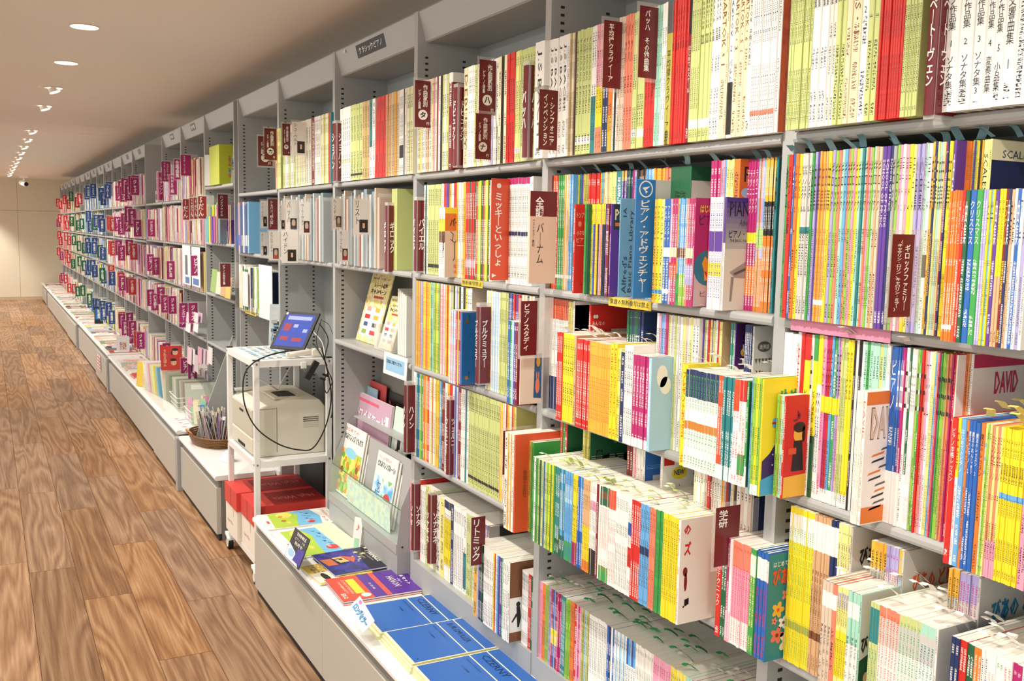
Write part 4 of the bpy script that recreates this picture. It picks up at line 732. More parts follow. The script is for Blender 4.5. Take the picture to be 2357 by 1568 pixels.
# ---- build the 300 largest as things, the rest as one mass
def far_books():
    """shelves farther down the aisle: same kind of books, small in the picture"""
    rr = random.Random(11); out = []
    pal = 'w w w iv iv c ly lg gr lp pk r b sb y am dr n k g t mi m tn'.split()
    def fill(ya, yb, z, h, xf, pal=pal, tmin=.005, tmax=.013, place='far shelf'):
        y = ya; c = None
        while y > yb+.006:
            if rr.random() < .05: y -= rr.uniform(.01, .04)
            k = rr.randint(1, 5); c = rr.choice(pal); t = rr.uniform(tmin, tmax); hh = h*rr.uniform(.90, 1.0); cb = rr.choice(pal)
            for _ in range(k):
                if y-t < yb: break
                sd_ = rr.random() if _ == 0 else sd_
                out.append(dict(x=xf+rr.uniform(-.004, .004), y=y-t/2, z=z, t=t-.0002, h=hh, d=.2, c=c, bands=[(0, rr.choice([0, .1, .3]), cb), (2, 3, 'w')], tc=rr.choice(['k', 'k', 'w', 'r']), seed=sd_))
                y -= t
    pink = 'w w iv pk lp m gr c ly dr'.split(); blue = 'w w b sb lb n gr y g'.split(); grn = 'w w g dg mi gr iv lg r'.split(); red = 'r dr w gr pk co'.split()
    P = post_y
    # fifth bay (behind the tablet), sixth bay ...
    fill(P(5)-.04, P(4)+.15, Z3, .26, -.01, 'w w iv ly g yg k w r n'.split())
    fill(6.82, 6.05, 1.545, .26, .0, 'w r y t p g lg w'.split())
    for n in (6, 7):
        for z in (Z1, 1.52, 1.19, .86): 
            if n == 6 and z == .86: continue
            fill(P(n+1)-.03, P(n)+(.02 if z != Z1 or n == 7 else .35 if False else .02), z, .29, -.01, pink)
    fill(P(7)-.03, P(6)+.02, ZP, .28, .0, pink)
    fill(P(8)-.03, P(7)+.02, ZP, .28, .0, pink)
    for z in (1.52, 1.19, .86, ZP): fill(P(9)-.04, P(9)-.96, z, .28, -.01, pink)
    for n in range(9, 22):
        pl = pink if n < 12 else blue if n < 16 else grn if n < 19 else red
        for z in (Z1, Z2+.01, Z3, Z4, ZP+.02):
            if rr.random() < .06: continue
            fill(P(n+1)-.03, P(n)+.03, z, .29, -.01, pl, .008, .02)
    return out
def build_books():
    sel = sorted([q for q in BOOKS if q['area'] > 0 and not q['force']], key=lambda q: -q['area'])
    forced = [q for q in BOOKS if q['force']]
    take = forced+sel[:300-len(forced)]
    ids = set(id(q) for q in take); mass = [q for q in BOOKS if id(q) not in ids]
    order = [q for q in BOOKS if id(q) in ids]
    gcount = collections.Counter()
    for q in order:
        me, pb = book_mesh(q, 'music_book'); o = bpy.data.objects.new('music_book', me); COL.objects.link(o); o.location = (q['x'], q['y'], q['z']+.0004)
        if q['lean']: o.rotation_euler = (q['lean'], 0, 0)
        set_print(o, q); lab, grp = book_label(q); tag(o, lab, 'book', grp if grp else 'music books standing on the shelves')
        pb.build('pages', o)
        if q['cover']:
            cover_patch(o, q, 'front_cover', [(.0012, .0006), (q['d']-.0005, .0006), (q['d']-.0005, q['h']-.0006), (.0012, q['h']-.0006)], q['cover'], .0002)
        if q['title'] and q['t'] > .0028:
            tt = q['title']; L = min(.86*q['h'], max(.28*q['h'], len(tt)*q['t']*.95)); gw = min(q['t']*.62, L/len(tt)*1.0)
            latin = all(ord(ch) < 256 for ch in tt.replace('・', ''))
            zc = q['h']*(.93-.5*L/q['h']) if q['seed'] >= 0 else 0
            rn = (q['bands'][0][0] > .6 and q['bands'][0][0] < 1.5)
            if rn: zc = q['h']*.66-L/2+.0
            if latin and len(tt) > 1: write(o, 'spine_title', tt, (0, 0, zc), L, gw, paint(q['tc']), axes=(Vector((0, 0, -1)), Vector((0, -1, 0))), lift=.0004)
            else: write(o, 'spine_title', tt, (0, 0, zc), gw, L, paint(q['tc']), 'spine', vertical=True, lift=.0004)
        if q['art']: art_cover(o, q)
    mass = mass+far_books()
    V = []; Fc = []; UV = []; C1 = []; C2 = []; C3 = []; C4 = []; B1 = []; B2 = []; MI = []
    for q in mass:
        x, y, z, t, h, d = q['x'], q['y'], q['z']+.0004, q['t'], q['h'], q['d']; k = len(V)
        V += [(x, y-t/2, z), (x+d, y-t/2, z), (x+d, y+t/2, z), (x, y+t/2, z), (x, y-t/2, z+h), (x+d, y-t/2, z+h), (x+d, y+t/2, z+h), (x, y+t/2, z+h)]
        if q.get('lean'):
            for i in range(4, 8): V[k+i] = (V[k+i][0], V[k+i][1]-q['lean']*h, V[k+i][2])
        at = (rgb(q['c']), rgb(q['bands'][0][2]), rgb(q['tc'] or 'k'), rgb(q['bands'][1][2]), (q['bands'][0][0], q['bands'][0][1], q['seed']), (q['bands'][1][0], q['bands'][1][1], min(max(t*.6, .003), .006)/h))
        for fi, ff in enumerate(((3, 0, 4, 7), (0, 1, 5, 4), (2, 3, 7, 6), (4, 5, 6, 7), (0, 3, 2, 1), (1, 2, 6, 5))):
            Fc.append(tuple(k+a for a in ff)); MI.append(0 if fi < 3 else 1)
            UV += [(0, 0), (1, 0), (1, 1), (0, 1)] if fi == 0 else [(3, .5)]*4
            C1.append(at[0] if fi != 1 or not q.get('cover') else rgb(q['cover'])); C2.append(at[1]); C3.append(at[2]); C4.append(at[3]); B1.append(at[4]); B2.append(at[5])
    me = bpy.data.meshes.new('shelved_books'); me.from_pydata(V, [], Fc); me.materials.append(M_SPINES); me.materials.append(M_PAGE)
    me.polygons.foreach_set('material_index', MI); l = me.uv_layers.new(name='UVMap'); l.data.foreach_set('uv', np.array(UV, 'f').ravel())
    for nm, dat in (('c1', C1), ('c2', C2), ('c3', C3), ('c4', C4), ('bands', B1), ('bandb', B2)):
        a = me.attributes.new(nm, 'FLOAT_VECTOR', 'FACE'); a.data.foreach_set('vector', np.array(dat, 'f').ravel())
    me.update(); o = bpy.data.objects.new('shelved_books', me); COL.objects.link(o)
    tag(o, 'the smaller seen music books packed along all the remaining shelves', 'books', kind='stuff')
    print('BOOKS', len(order), 'mass', len(mass))
build_books()
# ------------------------------------------------------------------ divider cards, wraps and sign sheets between the books
M_CLEAR = clear('clear_sleeve', (1, .985, .97), .13, .12)
M_CLEARF = clear('frosted_sleeve', (.97, .97, .95), .30, .25)
def stand_span(xr, u0, u1, v0, v1):
    B = on_x(xr, u1, (v0+v1)/2); A = on_y(B.y, u0, (v0+v1)/2); um = (u0+u1)/2
    z1 = on_y(B.y, um, v0).z; z0 = on_y(B.y, um, v1).z
    return A.x, B.x, B.y, z0, z1
_cards = 0
def card(u0, v0, u1, v1, text, col, label, sub=None, ring=None, xr=-.012, tc='w', group=None, portrait=False, tail=.05, fr=False, th=.0012):
    """a printed card in a clear sleeve, standing square to the shelf"""
    xa, xb, y, z0, z1 = stand_span(xr, u0, u1, v0, v1); w, h = xb-xa, z1-z0
    t = thing('divider_card', label, 'divider card', (xa, y, z0), group=group)
    b = MB(); m = .006; b.box(-m, w+tail, -.0009, .0009, -m*1.4, h+m*1.4, M_CLEARF if fr else M_CLEAR); b.build('clear_sleeve', t)
    b = MB(); b.box(0, w, -.0016, -.0010, 0, h, paint(col, .35)); c = b.build('printed_card', t)
    def W(bd, cx, cz, ww, hh, cc=tc, vert=True, nm='card_writing', bold=.018): write(c, nm, bd, (cx, -.0016, cz), ww, hh, paint(cc), 'side', vert, bold)
    if portrait:
        W(text, w*.24, h*.62, w*.26, h*.66, 'k', bold=0)
        patch(c, 'portrait_ground', rect(w*.52, h*.36, w*.62, h*.24), paint('3a2c24'), (0, -.0016, 0), 'side', .0003)
        patch(c, 'portrait_coat', [(w*.4, h*.07), (w*.84, h*.07), (w*.78, h*.2), (w*.46, h*.2)], paint(portrait), (0, -.0016, 0), 'side', .0006)
        patch(c, 'portrait_head', ell(w*.22, h*.17, w*.62, h*.26), paint('d9b394'), (0, -.0016, 0), 'side', .0008)
        patch(c, 'portrait_hair', [ell(w*.09, h*.17, w*.51, h*.27), ell(w*.09, h*.17, w*.73, h*.27), ell(w*.24, h*.06, w*.62, h*.35)], paint('c9bba8' if portrait != 'k' else '2a211c'), (0, -.0016, 0), 'side', .001)
    elif ring:
        W(text, w*.62, h*.68, w*.28, h*.48); W(sub, w*.27, h*.60, w*.16, h*.42)
        patch(c, 'white_ring', ell(w*.56, w*.56*1.0, w*.48, h*.27), paint('w'), (0, -.0016, 0), 'side', .0003)
        write(c, 'ring_letter', ring, (w*.48, -.0016, h*.27), w*.34, w*.34, paint('k'), 'side', False, .03, lift=.0007); W('行', w*.78, h*.09, w*.18, w*.18)
    elif sub:
        W(text, w*.34, h*.5, w*.24, h*.86); W(sub, w*.70, h*.48, w*.24, h*.8)
    elif text:
        n = len(text)
        if n <= 2: W(text, w*.3, h*.80, w*.36, h*.30)
        else: W(text, w*(.5 if w < h*.3 else .36), h*.52, min(w*.62, h*.86/n), h*.86)
    return t
def wrap(u0, um, u1, v0, v1, text, label, col='mr', xb=-.012, tc='w', name='divider_box'):
    """a folded sleeve of printed card round a few books: rounded corner, writing on both faces"""
    vm = (v0+v1)/2; B = on_x(xb, u1, vm); A = on_y(B.y, um, vm); yf = y_at(A.x, A.z, u0); z0 = on_x(A.x, um, v1).z; z1 = on_x(A.x, um, v0).z
    th = yf-B.y; dp = .17; h = z1-z0
    t = thing(name, label, 'divider', (A.x, B.y, z0))
    r = min(.012, th*.35)
    pr = [(dp, 0), (r, 0), (r*.3, r*.3), (0, r), (0, th-r), (r*.3, th-r*.3), (r, th), (dp, th)]
    b = MB(); b.prism(pr, 2, 0, h, mat('glossy_'+col, col, .18)); bb = b.build('folded_card', t)
    b = MB(); b.box(.004, dp, .001, th-.001, -.006, h+.012, M_CLEARF); b.build('clear_inner', t)
    dx = B.x-A.x
    if text:
        n = len(text); L = min(h*.62, max(th*.8, dx*.8)*n*1.15)
        write(bb, 'sleeve_writing', text, (0, th/2, h*.52), min(th*.62, L/n), L, paint(tc), 'spine', True, .02)
        write(bb, 'sleeve_writing', text, (max(r, dx*.1)+dx*.42, 0, h*.52), min(dx*.7, L/n*1.1), L, paint(tc), 'side', True, .02)
    return t
MRN = 'maroon card in clear sleeve, '
card(954.8, 186, 992.9, 293.6, '作曲家別', 'mr', 'maroon card with white ring holding katakana TA, top shelf', 'ピアノ曲集', 'タ')
card(1102.5, 138.5, 1141.5, 264.8, '作曲家別', 'mr', 'maroon card with white ring holding katakana HA, highest of its pair', 'ピアノ曲集', 'ハ')
card(1094, 262, 1129.7, 367, '作曲家別', 'mr', 'maroon card with white ring holding katakana NA, below its pair', 'ピアノ曲集', 'ナ', xr=-.03)
card(650, 285, 668, 358, '作曲家別', 'mr', 'small maroon card with white ring holding katakana SA', 'ピアノ曲集', 'サ')
card(672, 281, 705, 357, 'シューベルト', 'e8e2d8', 'white card with small portrait beside the SA card', portrait='k')
card(594, 314, 627, 382, '作曲家別', 'mr', 'maroon card with ringed katakana A, lower left of the pair', 'ピアノ曲集', 'ア', xr=-.03)
card(608.6, 296, 636.5, 368, '作曲家別', 'mr', 'maroon card with ringed katakana KA, upper right of the pair', 'ピアノ曲集', 'カ')
card(1240, 207, 1282.4, 345.6, 'インベンション', 'mr', 'maroon card with two columns of katakana hanging across the second post', '・シンフォニア', xr=-.04, tail=.06)
card(1388, 48.8, 1435, 203.7, '平均律クラヴィーア', 'mr', 'maroon card with one long mixed kanji katakana title, top shelf', tail=.06)
card(1470, 15.8, 1520, 180.8, 'バッハ その他曲集', 'mr', 'maroon card highest in the picture, over the top shelf books', tail=.06)
card(2048, 539.5, 2098, 729.5, '（キャサリン・ロリン、キャロリン・ミラー）', 'mr', 'maroon see-through card with brown kana before the pastel row, right bay', 'ギロックファミリー', xr=-.05)
card(1198, 693, 1235, 818, 'ピアノスタディ', 'mr', 'maroon card over the beige flap beside the second post, third shelf', xr=-.05, fr=True)
card(1645, 1166, 1700, 1300, '学研', 'mr', 'maroon card with two white kanji, fourth shelf by the first post', xr=-.03)
card(1084, 1190, 1116, 1300, 'リトミック', 'mr', 'maroon card with katakana by the black covered book, lowest level', xr=-.02)
card(1157, 990, 1204, 1090, '音', 'mr', 'maroon card mostly hidden behind the orange books, fourth shelf', xr=-.03)
card(617.5, 459, 638.6, 529, 'ショパン（輸入譜）', 'mr', 'maroon card with long title among the portrait cards', xr=-.03)
for k, (u0, v0, u1, v1, tx, pc, w_) in enumerate([(600, 462, 616, 525, 'シューベルト', 'k', 'upper left beside the maroon title card'), (642, 472, 657, 532, 'ドビュッシー', 'k', 'small one right of the maroon title card'), (658, 460, 686, 533, 'バッハ', '4a4038', 'top centre with grey wig'), (690, 466, 715, 540, 'ベートーヴェン', '6b2a20', 'right of the grey wig one, dark red coat'),
    (600, 535, 616, 590, 'グリーグ', 'k', 'lower left corner of the group'), (619, 532, 644, 600, 'スカルラッティ', 'c0562a', 'lower row with orange ground'), (648, 531, 686, 606, 'ハイドン', 'k', 'lower row, widest white one'), (765, 457, 788, 527, 'ヘンデル', '8a7360', 'over the third post'), (779, 530, 803, 603, 'モーツァルト', 'b02c26', 'red coat, below the one over the post'), (813, 458, 851, 540, 'リスト', 'k', 'black coat, alone at right')]):
    card(u0, v0, u1, v1, tx, 'e9e5dd', 'white portrait card in clear sleeve, '+w_, portrait=pc, xr=-.02-.02*(v0 > 520), group='white composer portrait cards')
for k, (u0, v0, u1, v1, tx) in enumerate([(421, 459, 438, 506, '1だん'), (437, 456, 446, 504, '2だん'), (446, 455, 455, 504, '4だん'), (456, 452, 475, 503, '5だん')]):
    card(u0, v0, u1, v1, tx, 'a03436', 'red brown card numbered %s, in the numbered row' % ['one', 'two', 'four', 'five'][k], xr=-.03, fr=True)
card(502, 448, 524.5, 503, 'ハンドファイル', 'mr', 'maroon card with katakana right of the numbered cards', xr=-.03)
card(507, 607, 530.5, 660, 'ピアノの先生の書', 'mr', 'maroon card standing alone in the half empty middle shelf', xr=-.05)
card(416, 357, 439.6, 404.4, 'BGM・ヒーリング', 'a0256b', 'magenta card highest right of the magenta group', xr=-.02)
card(401, 367, 415, 413, '合唱曲集', 'a0256b', 'magenta card left of the highest magenta one', xr=-.03)
card(372, 372, 392, 418, 'フォークブルース', 'a0256b', 'magenta card with two kana columns, left of group', 'ウクレレ・タンゴ', xr=-.03)
card(390.5, 404, 407, 448, 'NHK番組', 'a0256b', 'magenta card low centre with latin letters and kanji', xr=-.04)
wrap(2130, 2158, 2180, -60, 262, 'ベートーヴェン', 'thick maroon wrap at the top right with big white katakana', xb=-.03)
wrap(1199, 1214, 1229, 149, 361, 'バッハ', 'maroon wrap with three katakana at the end of third bay top shelf')
wrap(1040, 1051, 1065, 200, 380, 'ドビュッシー', 'maroon wrap with six katakana in the third bay top shelf')
wrap(763, 772, 785, 283, 416, 'ショパン', 'maroon wrap in front of the third post, top shelf', xb=-.01)
wrap(950, 957, 975, 461, 624, 'バイエル', 'maroon wrap over the second post, second shelf', xb=0)
wrap(883, 890, 906, 473, 626, 'ギロック', 'maroon wrap before lime books in fourth bay second shelf', xb=0)
wrap(1092, 1101, 1120, 707, 884, 'ブルクミュラー', 'maroon wrap beside the blue box with gold rivets', xb=-.012)
wrap(1024.5, 1032, 1044.5, 922, 1095, 'ツェルニー', 'maroon wrap in the fourth shelf of the third bay', xb=0)
wrap(927, 934, 950, 888, 1043, 'ハノン', 'maroon wrap hanging over the post above the grey rack', xb=-.01)
wrap(944.5, 951, 967, 1116, 1269, 'ソナタ', 'maroon wrap with three katakana beside the grey rack', xb=.02)
wrap(981, 989, 1005, 1141, 1300, 'ソナチネ', 'maroon wrap with four katakana, lowest level', xb=.02)
wrap(359.6, 363, 373.7, 396.7, 460.5, 'シャンソン', 'magenta wrap at the left end of the magenta shelf', col='a0256b', xb=-.01)
def sheet(u0, v0, u1, v1, col, label, name='sign_sheet', xr=-.01, ext=0, th=.003, cat='sign'):
    xa, xb, y, z0, z1 = stand_span(xr, u0, u1, v0, v1)
    t = thing(name, label, cat, (xa, y, z0)); b = MB(); b.box(0, xb-xa+ext, 0, th, 0, z1-z0, paint(col, .35)); s = b.build('panel', t, bevel=.0008)
    return t, s, xb-xa, z1-z0
t, s, w, h = sheet(1130, 411, 1164, 645, 'd9502e', 'tall orange sign with white kana and a play arrow, second shelf', ext=.05)
write(s, 'sign_writing', 'ミッキーといっしょ', (w*.5, 0, h*.5), w*.5, h*.72, paint('w'), 'side', True, .02)
patch(s, 'play_arrow', [(w*.1, h*.01), (w*.1, h*.055), (w*.42, h*.033)], paint('w'), (0, 0, .004), 'side'); patch(s, 'round_marks', [ell(w*.3, w*.3, w*.5, h*.93)], paint('f3e9dc'), (0, 0, 0), 'side')
t, s, w, h = sheet(1461, 413, 1505, 686, '2f7cc0', 'tall blue sign with white katakana and round badge, second shelf', ext=.0, xr=-.012)
write(s, 'sign_writing', 'ピアノ・アドヴェンチャー', (w*.48, 0, h*.44), w*.5, h*.78, paint('w'), 'side', True, .015)
patch(s, 'badge_ring', [[(w*.5+a*w*.36*math.cos(q), h*.92+a*w*.36*math.sin(q)) for a, q in ((1, 2*PI*i/20), (1, 2*PI*(i+1)/20), (.84, 2*PI*(i+1)/20), (.84, 2*PI*i/20))] for i in range(20)], paint('w'), (0, 0, 0), 'side')
patch(s, 'badge_bird', [[(w*.3, h*.93), (w*.72, h*.945), (w*.45, h*.905)], [(w*.44, h*.912), (w*.6, h*.9), (w*.5, h*.88)]], paint('w'), (0, 0, 0), 'side')
b = MB(); b.box(w, w+.175, .0005, .0025, .0, h, paint('gr')); b.build('white_flap', t)
t, s, w, h = sheet(1426, 457, 1459, 682, '6fa9c9', 'light blue box sign with sideways latin writing, second shelf', ext=.08, xr=-.01)
write(s, 'sign_writing', 'Basic Piano Library', (w*.78, 0, h*.46), h*.84, w*.34, paint('1c3f63'), axes=(Vector((0, 0, 1)), Vector((-1, 0, 0))))
write(s, 'sign_writing', "Alfred's", (w*.36, 0, h*.22), h*.38, w*.34, paint('1c3f63'), axes=(Vector((0, 0, 1)), Vector((-1, 0, 0)))); write(s, 'sign_writing', "1A", (w*.30, 0, h*.86), h*.09, w*.24, paint('1c3f63'), axes=(Vector((0, 0, 1)), Vector((-1, 0, 0))))
t, s, w, h = sheet(1219, 440, 1258, 653, 'd8bfa8', 'beige box sign with maroon top and black katakana before the second post', ext=.03, xr=-.03, th=.012)
patch(s, 'maroon_top', rect(w+.03, h*.27, (w+.03)/2, h*.865), paint('mr'), (0, 0, 0), 'side'); write(s, 'sign_writing', '全調', (w*.55, 0, h*.83), w*.5, h*.22, paint('w'), 'side', True, .02, lift=.0007)
write(s, 'sign_writing', 'バーナム', (w*.62, 0, h*.44), w*.4, h*.44, paint('k'), 'side', True); write(s, 'sign_writing', 'ベストセラー教材', (w*.22, 0, h*.55), w*.14, h*.3, paint('k'), 'side', True)
t, s, w, h = sheet(1197, 812, 1247, 930, 'e3d2c0', 'beige upright flap with round cornered window beside the second post, third shelf', xr=-.02, name='sign_flap')
patch(s, 'rabbit_picture', [(w*.62, h*.12), (w*.98, h*.1), (w*.98, h*.98), (w*.66, h*.98)], paint('2d5c86'), (0, 0, 0), 'side'); patch(s, 'rabbit_picture', [ell(w*.2, h*.3, w*.8, h*.35), ell(w*.05, h*.16, w*.76, h*.55), ell(w*.05, h*.16, w*.85, h*.55)], paint('e58468'), (0, 0, 0), 'side', .0006); patch(s, 'moon_picture', ell(w*.18, h*.2, w*.82, h*.82), paint('am'), (0, 0, 0), 'side', .0006)
# the blue boxed volume with gold rivets

xa, xb, y, z0, z1 = stand_span(-.012, 1063, 1092, 719.5, 886)
t = thing('boxed_book', 'blue boxed volume with two gold rivets and black note marks, third shelf', 'book', (xa, y, z0)); w, h = xb-xa, z1-z0
b = MB(); b.box(0, .17, 0, .012, 0, h, paint('2468a8', .3)); s = b.build('slipcase', t, bevel=.001)
for zc in (.88, .1):
    b = MB(); b.cyl((w*.4, -.001, h*zc), (w*.4, .001, h*zc), .006, .006, 14, mat('gold', 'c9a24a', .3, .8)); b.build('rivet', t)
    patch(s, 'note_mark', [(w*.55, h*zc), (w*.58, h*zc), (w*.58, h*(zc+.07)), (w*.7, h*(zc+.05)), (w*.55, h*(zc+.09))], paint('k'), (0, 0, 0), 'side')
write(s, 'pale_writing', 'ブルクミュラー', (w*.75, 0, h*.45), w*.25, h*.6, paint('2f7cc0'), 'side', True)
# small shelf-edge strips
def edge_strip(u0, u1, z, text, col, tc, label, dz=-.011):
    ya, yb = y_at(-.006, z, u0), y_at(-.006, z, u1)
    b = MB(); b.box(-.0072, -.0062, yb, ya, z-.0225, z-.001, paint(col)); o = b.build('shelf_edge_strip'); tag(o, label, 'label strip')
    if text: write(o, 'strip_writing', text, (-.0072, (ya+yb)/2, z+dz), (ya-yb)*.92, .013, paint(tc), 'spine')
edge_strip(1402, 1500, Z2, '楽譜の無断複写は禁止', 'd9bf3a', 'k', 'yellow strip with black writing under the tall blue sign')
edge_strip(1063, 1112, Z2, '無断複写禁止', 'd9bf3a', 'k', 'yellow strip under the red and green book run, third bay')
edge_strip(1822, 2052, Z2, '', 'd98aa5', 'k', 'long pink strip on the shelf edge of the right bay')
edge_strip(565, 590, Z3, '図書', 'd9bf3a', 'k', 'tiny yellow strip on the shelf above the tablet')
# ---- cards farther down the aisle
_fr = random.Random(21)
FARCARD = [('a0256b', 'magenta', ['ピアノ', 'ジャズ', 'ポップス', '歌謡曲', 'ディズニー', '連弾']), ('c23a34', 'red orange', ['ギター', '弾き語り', 'ロック', 'ウクレレ']), ('2a4f8f', 'blue', ['吹奏楽', 'フルート', 'サックス', 'トランペット']), ('1f6b45', 'green', ['合唱', '声楽', '童謡', 'ソプラノ']), ('c0242e', 'red', ['新刊', '雑誌', '特集'])]
ROWN = ['top', 'second', 'third', 'fourth', 'lowest']
def far_card(n, fy, zi, zoff, k, out, hh=.15, ww=.06):
    col, cname, words = FARCARD[k]; y = post_y(n)+.9*fy; z = (Z1, Z2, Z3, Z4, ZP+.05)[zi]+zoff
    t = thing('divider_card', '%s hanging card, %s level of the %s bay %s' % (cname, ROWN[zi], (_far[n-9] if n > 8 else {5: 'sixth', 6: 'seventh', 7: 'eighth'}[n]), 'beyond the gap' if n > 8 else 'before the gap'), 'divider card', (-out-ww, y, z), group='hanging cards down the aisle')
    if _fr.random() < .5: t['label'] = t['label'].replace('hanging card', 'hanging card of paler sleeve') if False else t['label']
    b = MB(); b.box(-.006, ww+.08, -.0012, .0012, -.01, hh+.01, M_CLEAR); b.build('clear_sleeve', t)
    b = MB(); b.box(0, ww, -.0022, -.0013, 0, hh, paint(col, .35)); c = b.build('printed_card', t)
    write(c, 'card_writing', _fr.choice(words), (ww*.5, -.0022, hh*.5), ww*.4, hh*.78, paint('w'), 'side', True, .03)
    return t
_seen = collections.Counter()
def fc(n, fy, zi, zoff, k, out=.02, hh=.15, ww=.06):
    t = far_card(n, fy, zi, zoff, k, out, hh, ww); l = t['label']; _seen[l] += 1
    if _seen[l] > 1: t['label'] = l.replace('hanging card', 'hanging card, %s nearer,' % ORD[_seen[l]-1])
for n in (6, 7):
    for zi, c in ((3, 3), (4, 3), (2, 1)):
        for j in range(c): fc(n, .2+.25*j+_fr.uniform(-.05, .05), zi, _fr.uniform(.05, .16), 0, .01+_fr.random()*.04, .14, .06)
for n in range(9, 22):
    k = 0 if n < 11 else 1 if n == 11 else 2 if n < 15 else 3 if n < 18 else 4
    for zi in range(5):
        cnt = 4 if n < 11 and zi in (0, 1, 4) else 2 if n < 15 else 1
        for j in range(cnt): fc(n, .85-.22*j+_fr.uniform(-.04, .04), zi, _fr.uniform(.03, .17), k if _fr.random() > .15 else (k+1) % 5, _fr.uniform(.0, .05), .16, .07)

s_ = thing('brochure_holder', 'grey tilted brochure holder with black tag on the gap shelf', 'holder', (.0, 9.0, Z1+.0005))
b = MB(); b.prism([(.0, 0), (.004, 0), (.11, .34), (.106, .34)], 1, 0, .03, M_GREY); b.prism([(.0, 0), (.12, 0), (.11, .34)], 1, .03, .034, clear('holder_clear', (.9, .9, .9), .4, .2)); b.build('tilted_plate', s_)
b = MB(); b.box(-.01, .06, -.16, -.005, 0, .10, M_CLEARF); b.build('front_pocket', s_); b = MB(); b.box(-.0125, -.0105, -.12, -.04, .02, .07, paint('k')); b.build('black_tag', s_)
for k_, (zi, yo) in enumerate(((1.55, 9.3), (1.22, 9.1), (1.24, 9.4), (.90, 9.2), (.92, 9.45))):
    t = thing('divider_card', '%s magenta card hanging in the gap between the two rows' % ['topmost', 'upper left', 'upper right', 'lower left', 'lowest right'][k_], 'divider card', (-.07, yo-.25, zi))
    b = MB(); b.box(-.006, .14, -.0012, .0012, -.01, .16, M_CLEAR); b.build('clear_sleeve', t); b = MB(); b.box(0, .06, -.0022, -.0013, 0, .15, paint('a0256b', .35)); c = b.build('printed_card', t)
    write(c, 'card_writing', ['ジャズピアノ', 'ディズニー', 'ピアノ', '弾き語り', 'ポップス'][k_], (.03, -.0022, .075), .024, .12, paint('w'), 'side', True, .03)
# ------------------------------------------------------------------ flat or leaning printed things
LX, LY = Vector((1, 0, 0)), Vector((0, 1, 0))
class Slab:
    """a book, card or sheet with its own frame: local x along the foot, y up the page, z out of the cover"""
    def __init__(s, name, label, cat, bl, br, tl, th, cover, group=None, pages=True, edge=None, bend=0):
        bl, br, tl = Vector(bl), Vector(br), Vector(tl); X = (br-bl); s.w = X.length; X.normalize(); Yv = tl-bl; Yv -= X*Yv.dot(X); s.h = Yv.length; Yv.normalize(); Z = X.cross(Yv)
        o = bpy.data.objects.new(name, None); COL.objects.link(o)
        o.matrix_world = Matrix(((X.x, Yv.x, Z.x, bl.x), (X.y, Yv.y, Z.y, bl.y), (X.z, Yv.z, Z.z, bl.z), (0, 0, 0, 1)))
        tag(o, label, cat, group); s.o = o; s.th = th; m = cover if not isinstance(cover, str) else paint(cover, .35)
        b = MB()
        if pages and th > .002:
            b.box(0, s.w, 0, s.h, th-.0008, th, m); b.box(0, s.w, 0, s.h, 0, .0008, m); b.box(-.0006, .0006, 0, s.h, 0, th, m); s.c = b.build('cover', o)
            p = MB(); p.box(.0008, s.w-.0012, .001, s.h-.001, .001, th-.001, edge or M_PAGE); p.build('pages', o)
        else: b.box(0, s.w, 0, s.h, 0, th, m); s.c = b.build('sheet', o)
    def p(s, name, pts, c, lift=.0004): return patch(s.c, name, pts, paint(c, .35) if isinstance(c, str) else c, (0, 0, s.th), axes=(LX, LY), lift=lift)
    def t(s, body, cx, cy, w, h, c, vertical=False, bold=0, italic=0, lift=.0009, axes=None, name='cover_title'):
        return write(s.c, name, body, (cx, cy, s.th), w, h, paint(c), vertical=vertical, bold=bold, italic=italic, lift=lift, axes=axes or (LX, LY))
def flat_slab(name, label, cat, x0, x1, ya, yb, z, th, cover, group=None, rot=0, **k):
    """lying on its back, foot of the page towards the aisle: ya is the far side, yb the near side"""
    c = Vector(((x0+x1)/2, (ya+yb)/2, z)); R_ = Matrix.Rotation(rot, 3, 'Z')
    f = lambda x, y: c+R_ @ Vector((x-c.x, y-c.y, 0))
    return Slab(name, label, cat, f(x0, ya), f(x0, yb), f(x1, ya), th, cover, group, **k)
# ------------------------------------------------------------------ printer cart
CX0, CX1, CY0, CY1 = -.282, .086, 4.36, 4.93
t = thing('utility_cart', 'white steel utility cart on castors carrying the laser printer', 'cart', (CX0, CY0, 0))
M_CW = mat('white_steel', 'efeeea', .35)
w, d = CX1-CX0, CY1-CY0; L = .026
for i, (x, y) in enumerate(((0, 0), (w-L, 0), (0, d-L), (w-L, d-L))):
    b = MB(); b.box(x, x+L, y, y+L, .085, 1.045, M_CW); lg = b.build('leg', t, bevel=.002)
    b = MB(); b.box(x-.001, x+L+.001, y-.001, y+L+.001, 1.045, 1.049, M_BLACK); b.build('end_cap', lg)
    for z in (1.03, .56, .095):
        b = MB(); b.cyl((x-.0015, y+L/2, z), (x, y+L/2, z), .005, .005, 10, mat('bolt', '8d8c88', .3, .6)); b.cyl((x+L/2, y-.0015, z), (x+L/2, y, z), .005, .005, 10, mat('bolt', '8d8c88', .3, .6)); b.build('bolt', lg)
for z, nm in ((1.02, 'tray'), (.55, 'tray'), (.085, 'tray')):
    b = MB(); b.box(.004, w-.004, .004, d-.004, z+.02, z+.0245, M_CW); b.box(L, w-L, .001, .004, z-.006, z+.024, M_CW); b.box(L, w-L, d-.004, d-.001, z-.006, z+.024, M_CW); b.box(.001, .004, L, d-L, z-.006, z+.024, M_CW); b.box(w-.004, w-.001, L, d-L, z-.006, z+.024, M_CW); b.build('tray', t)
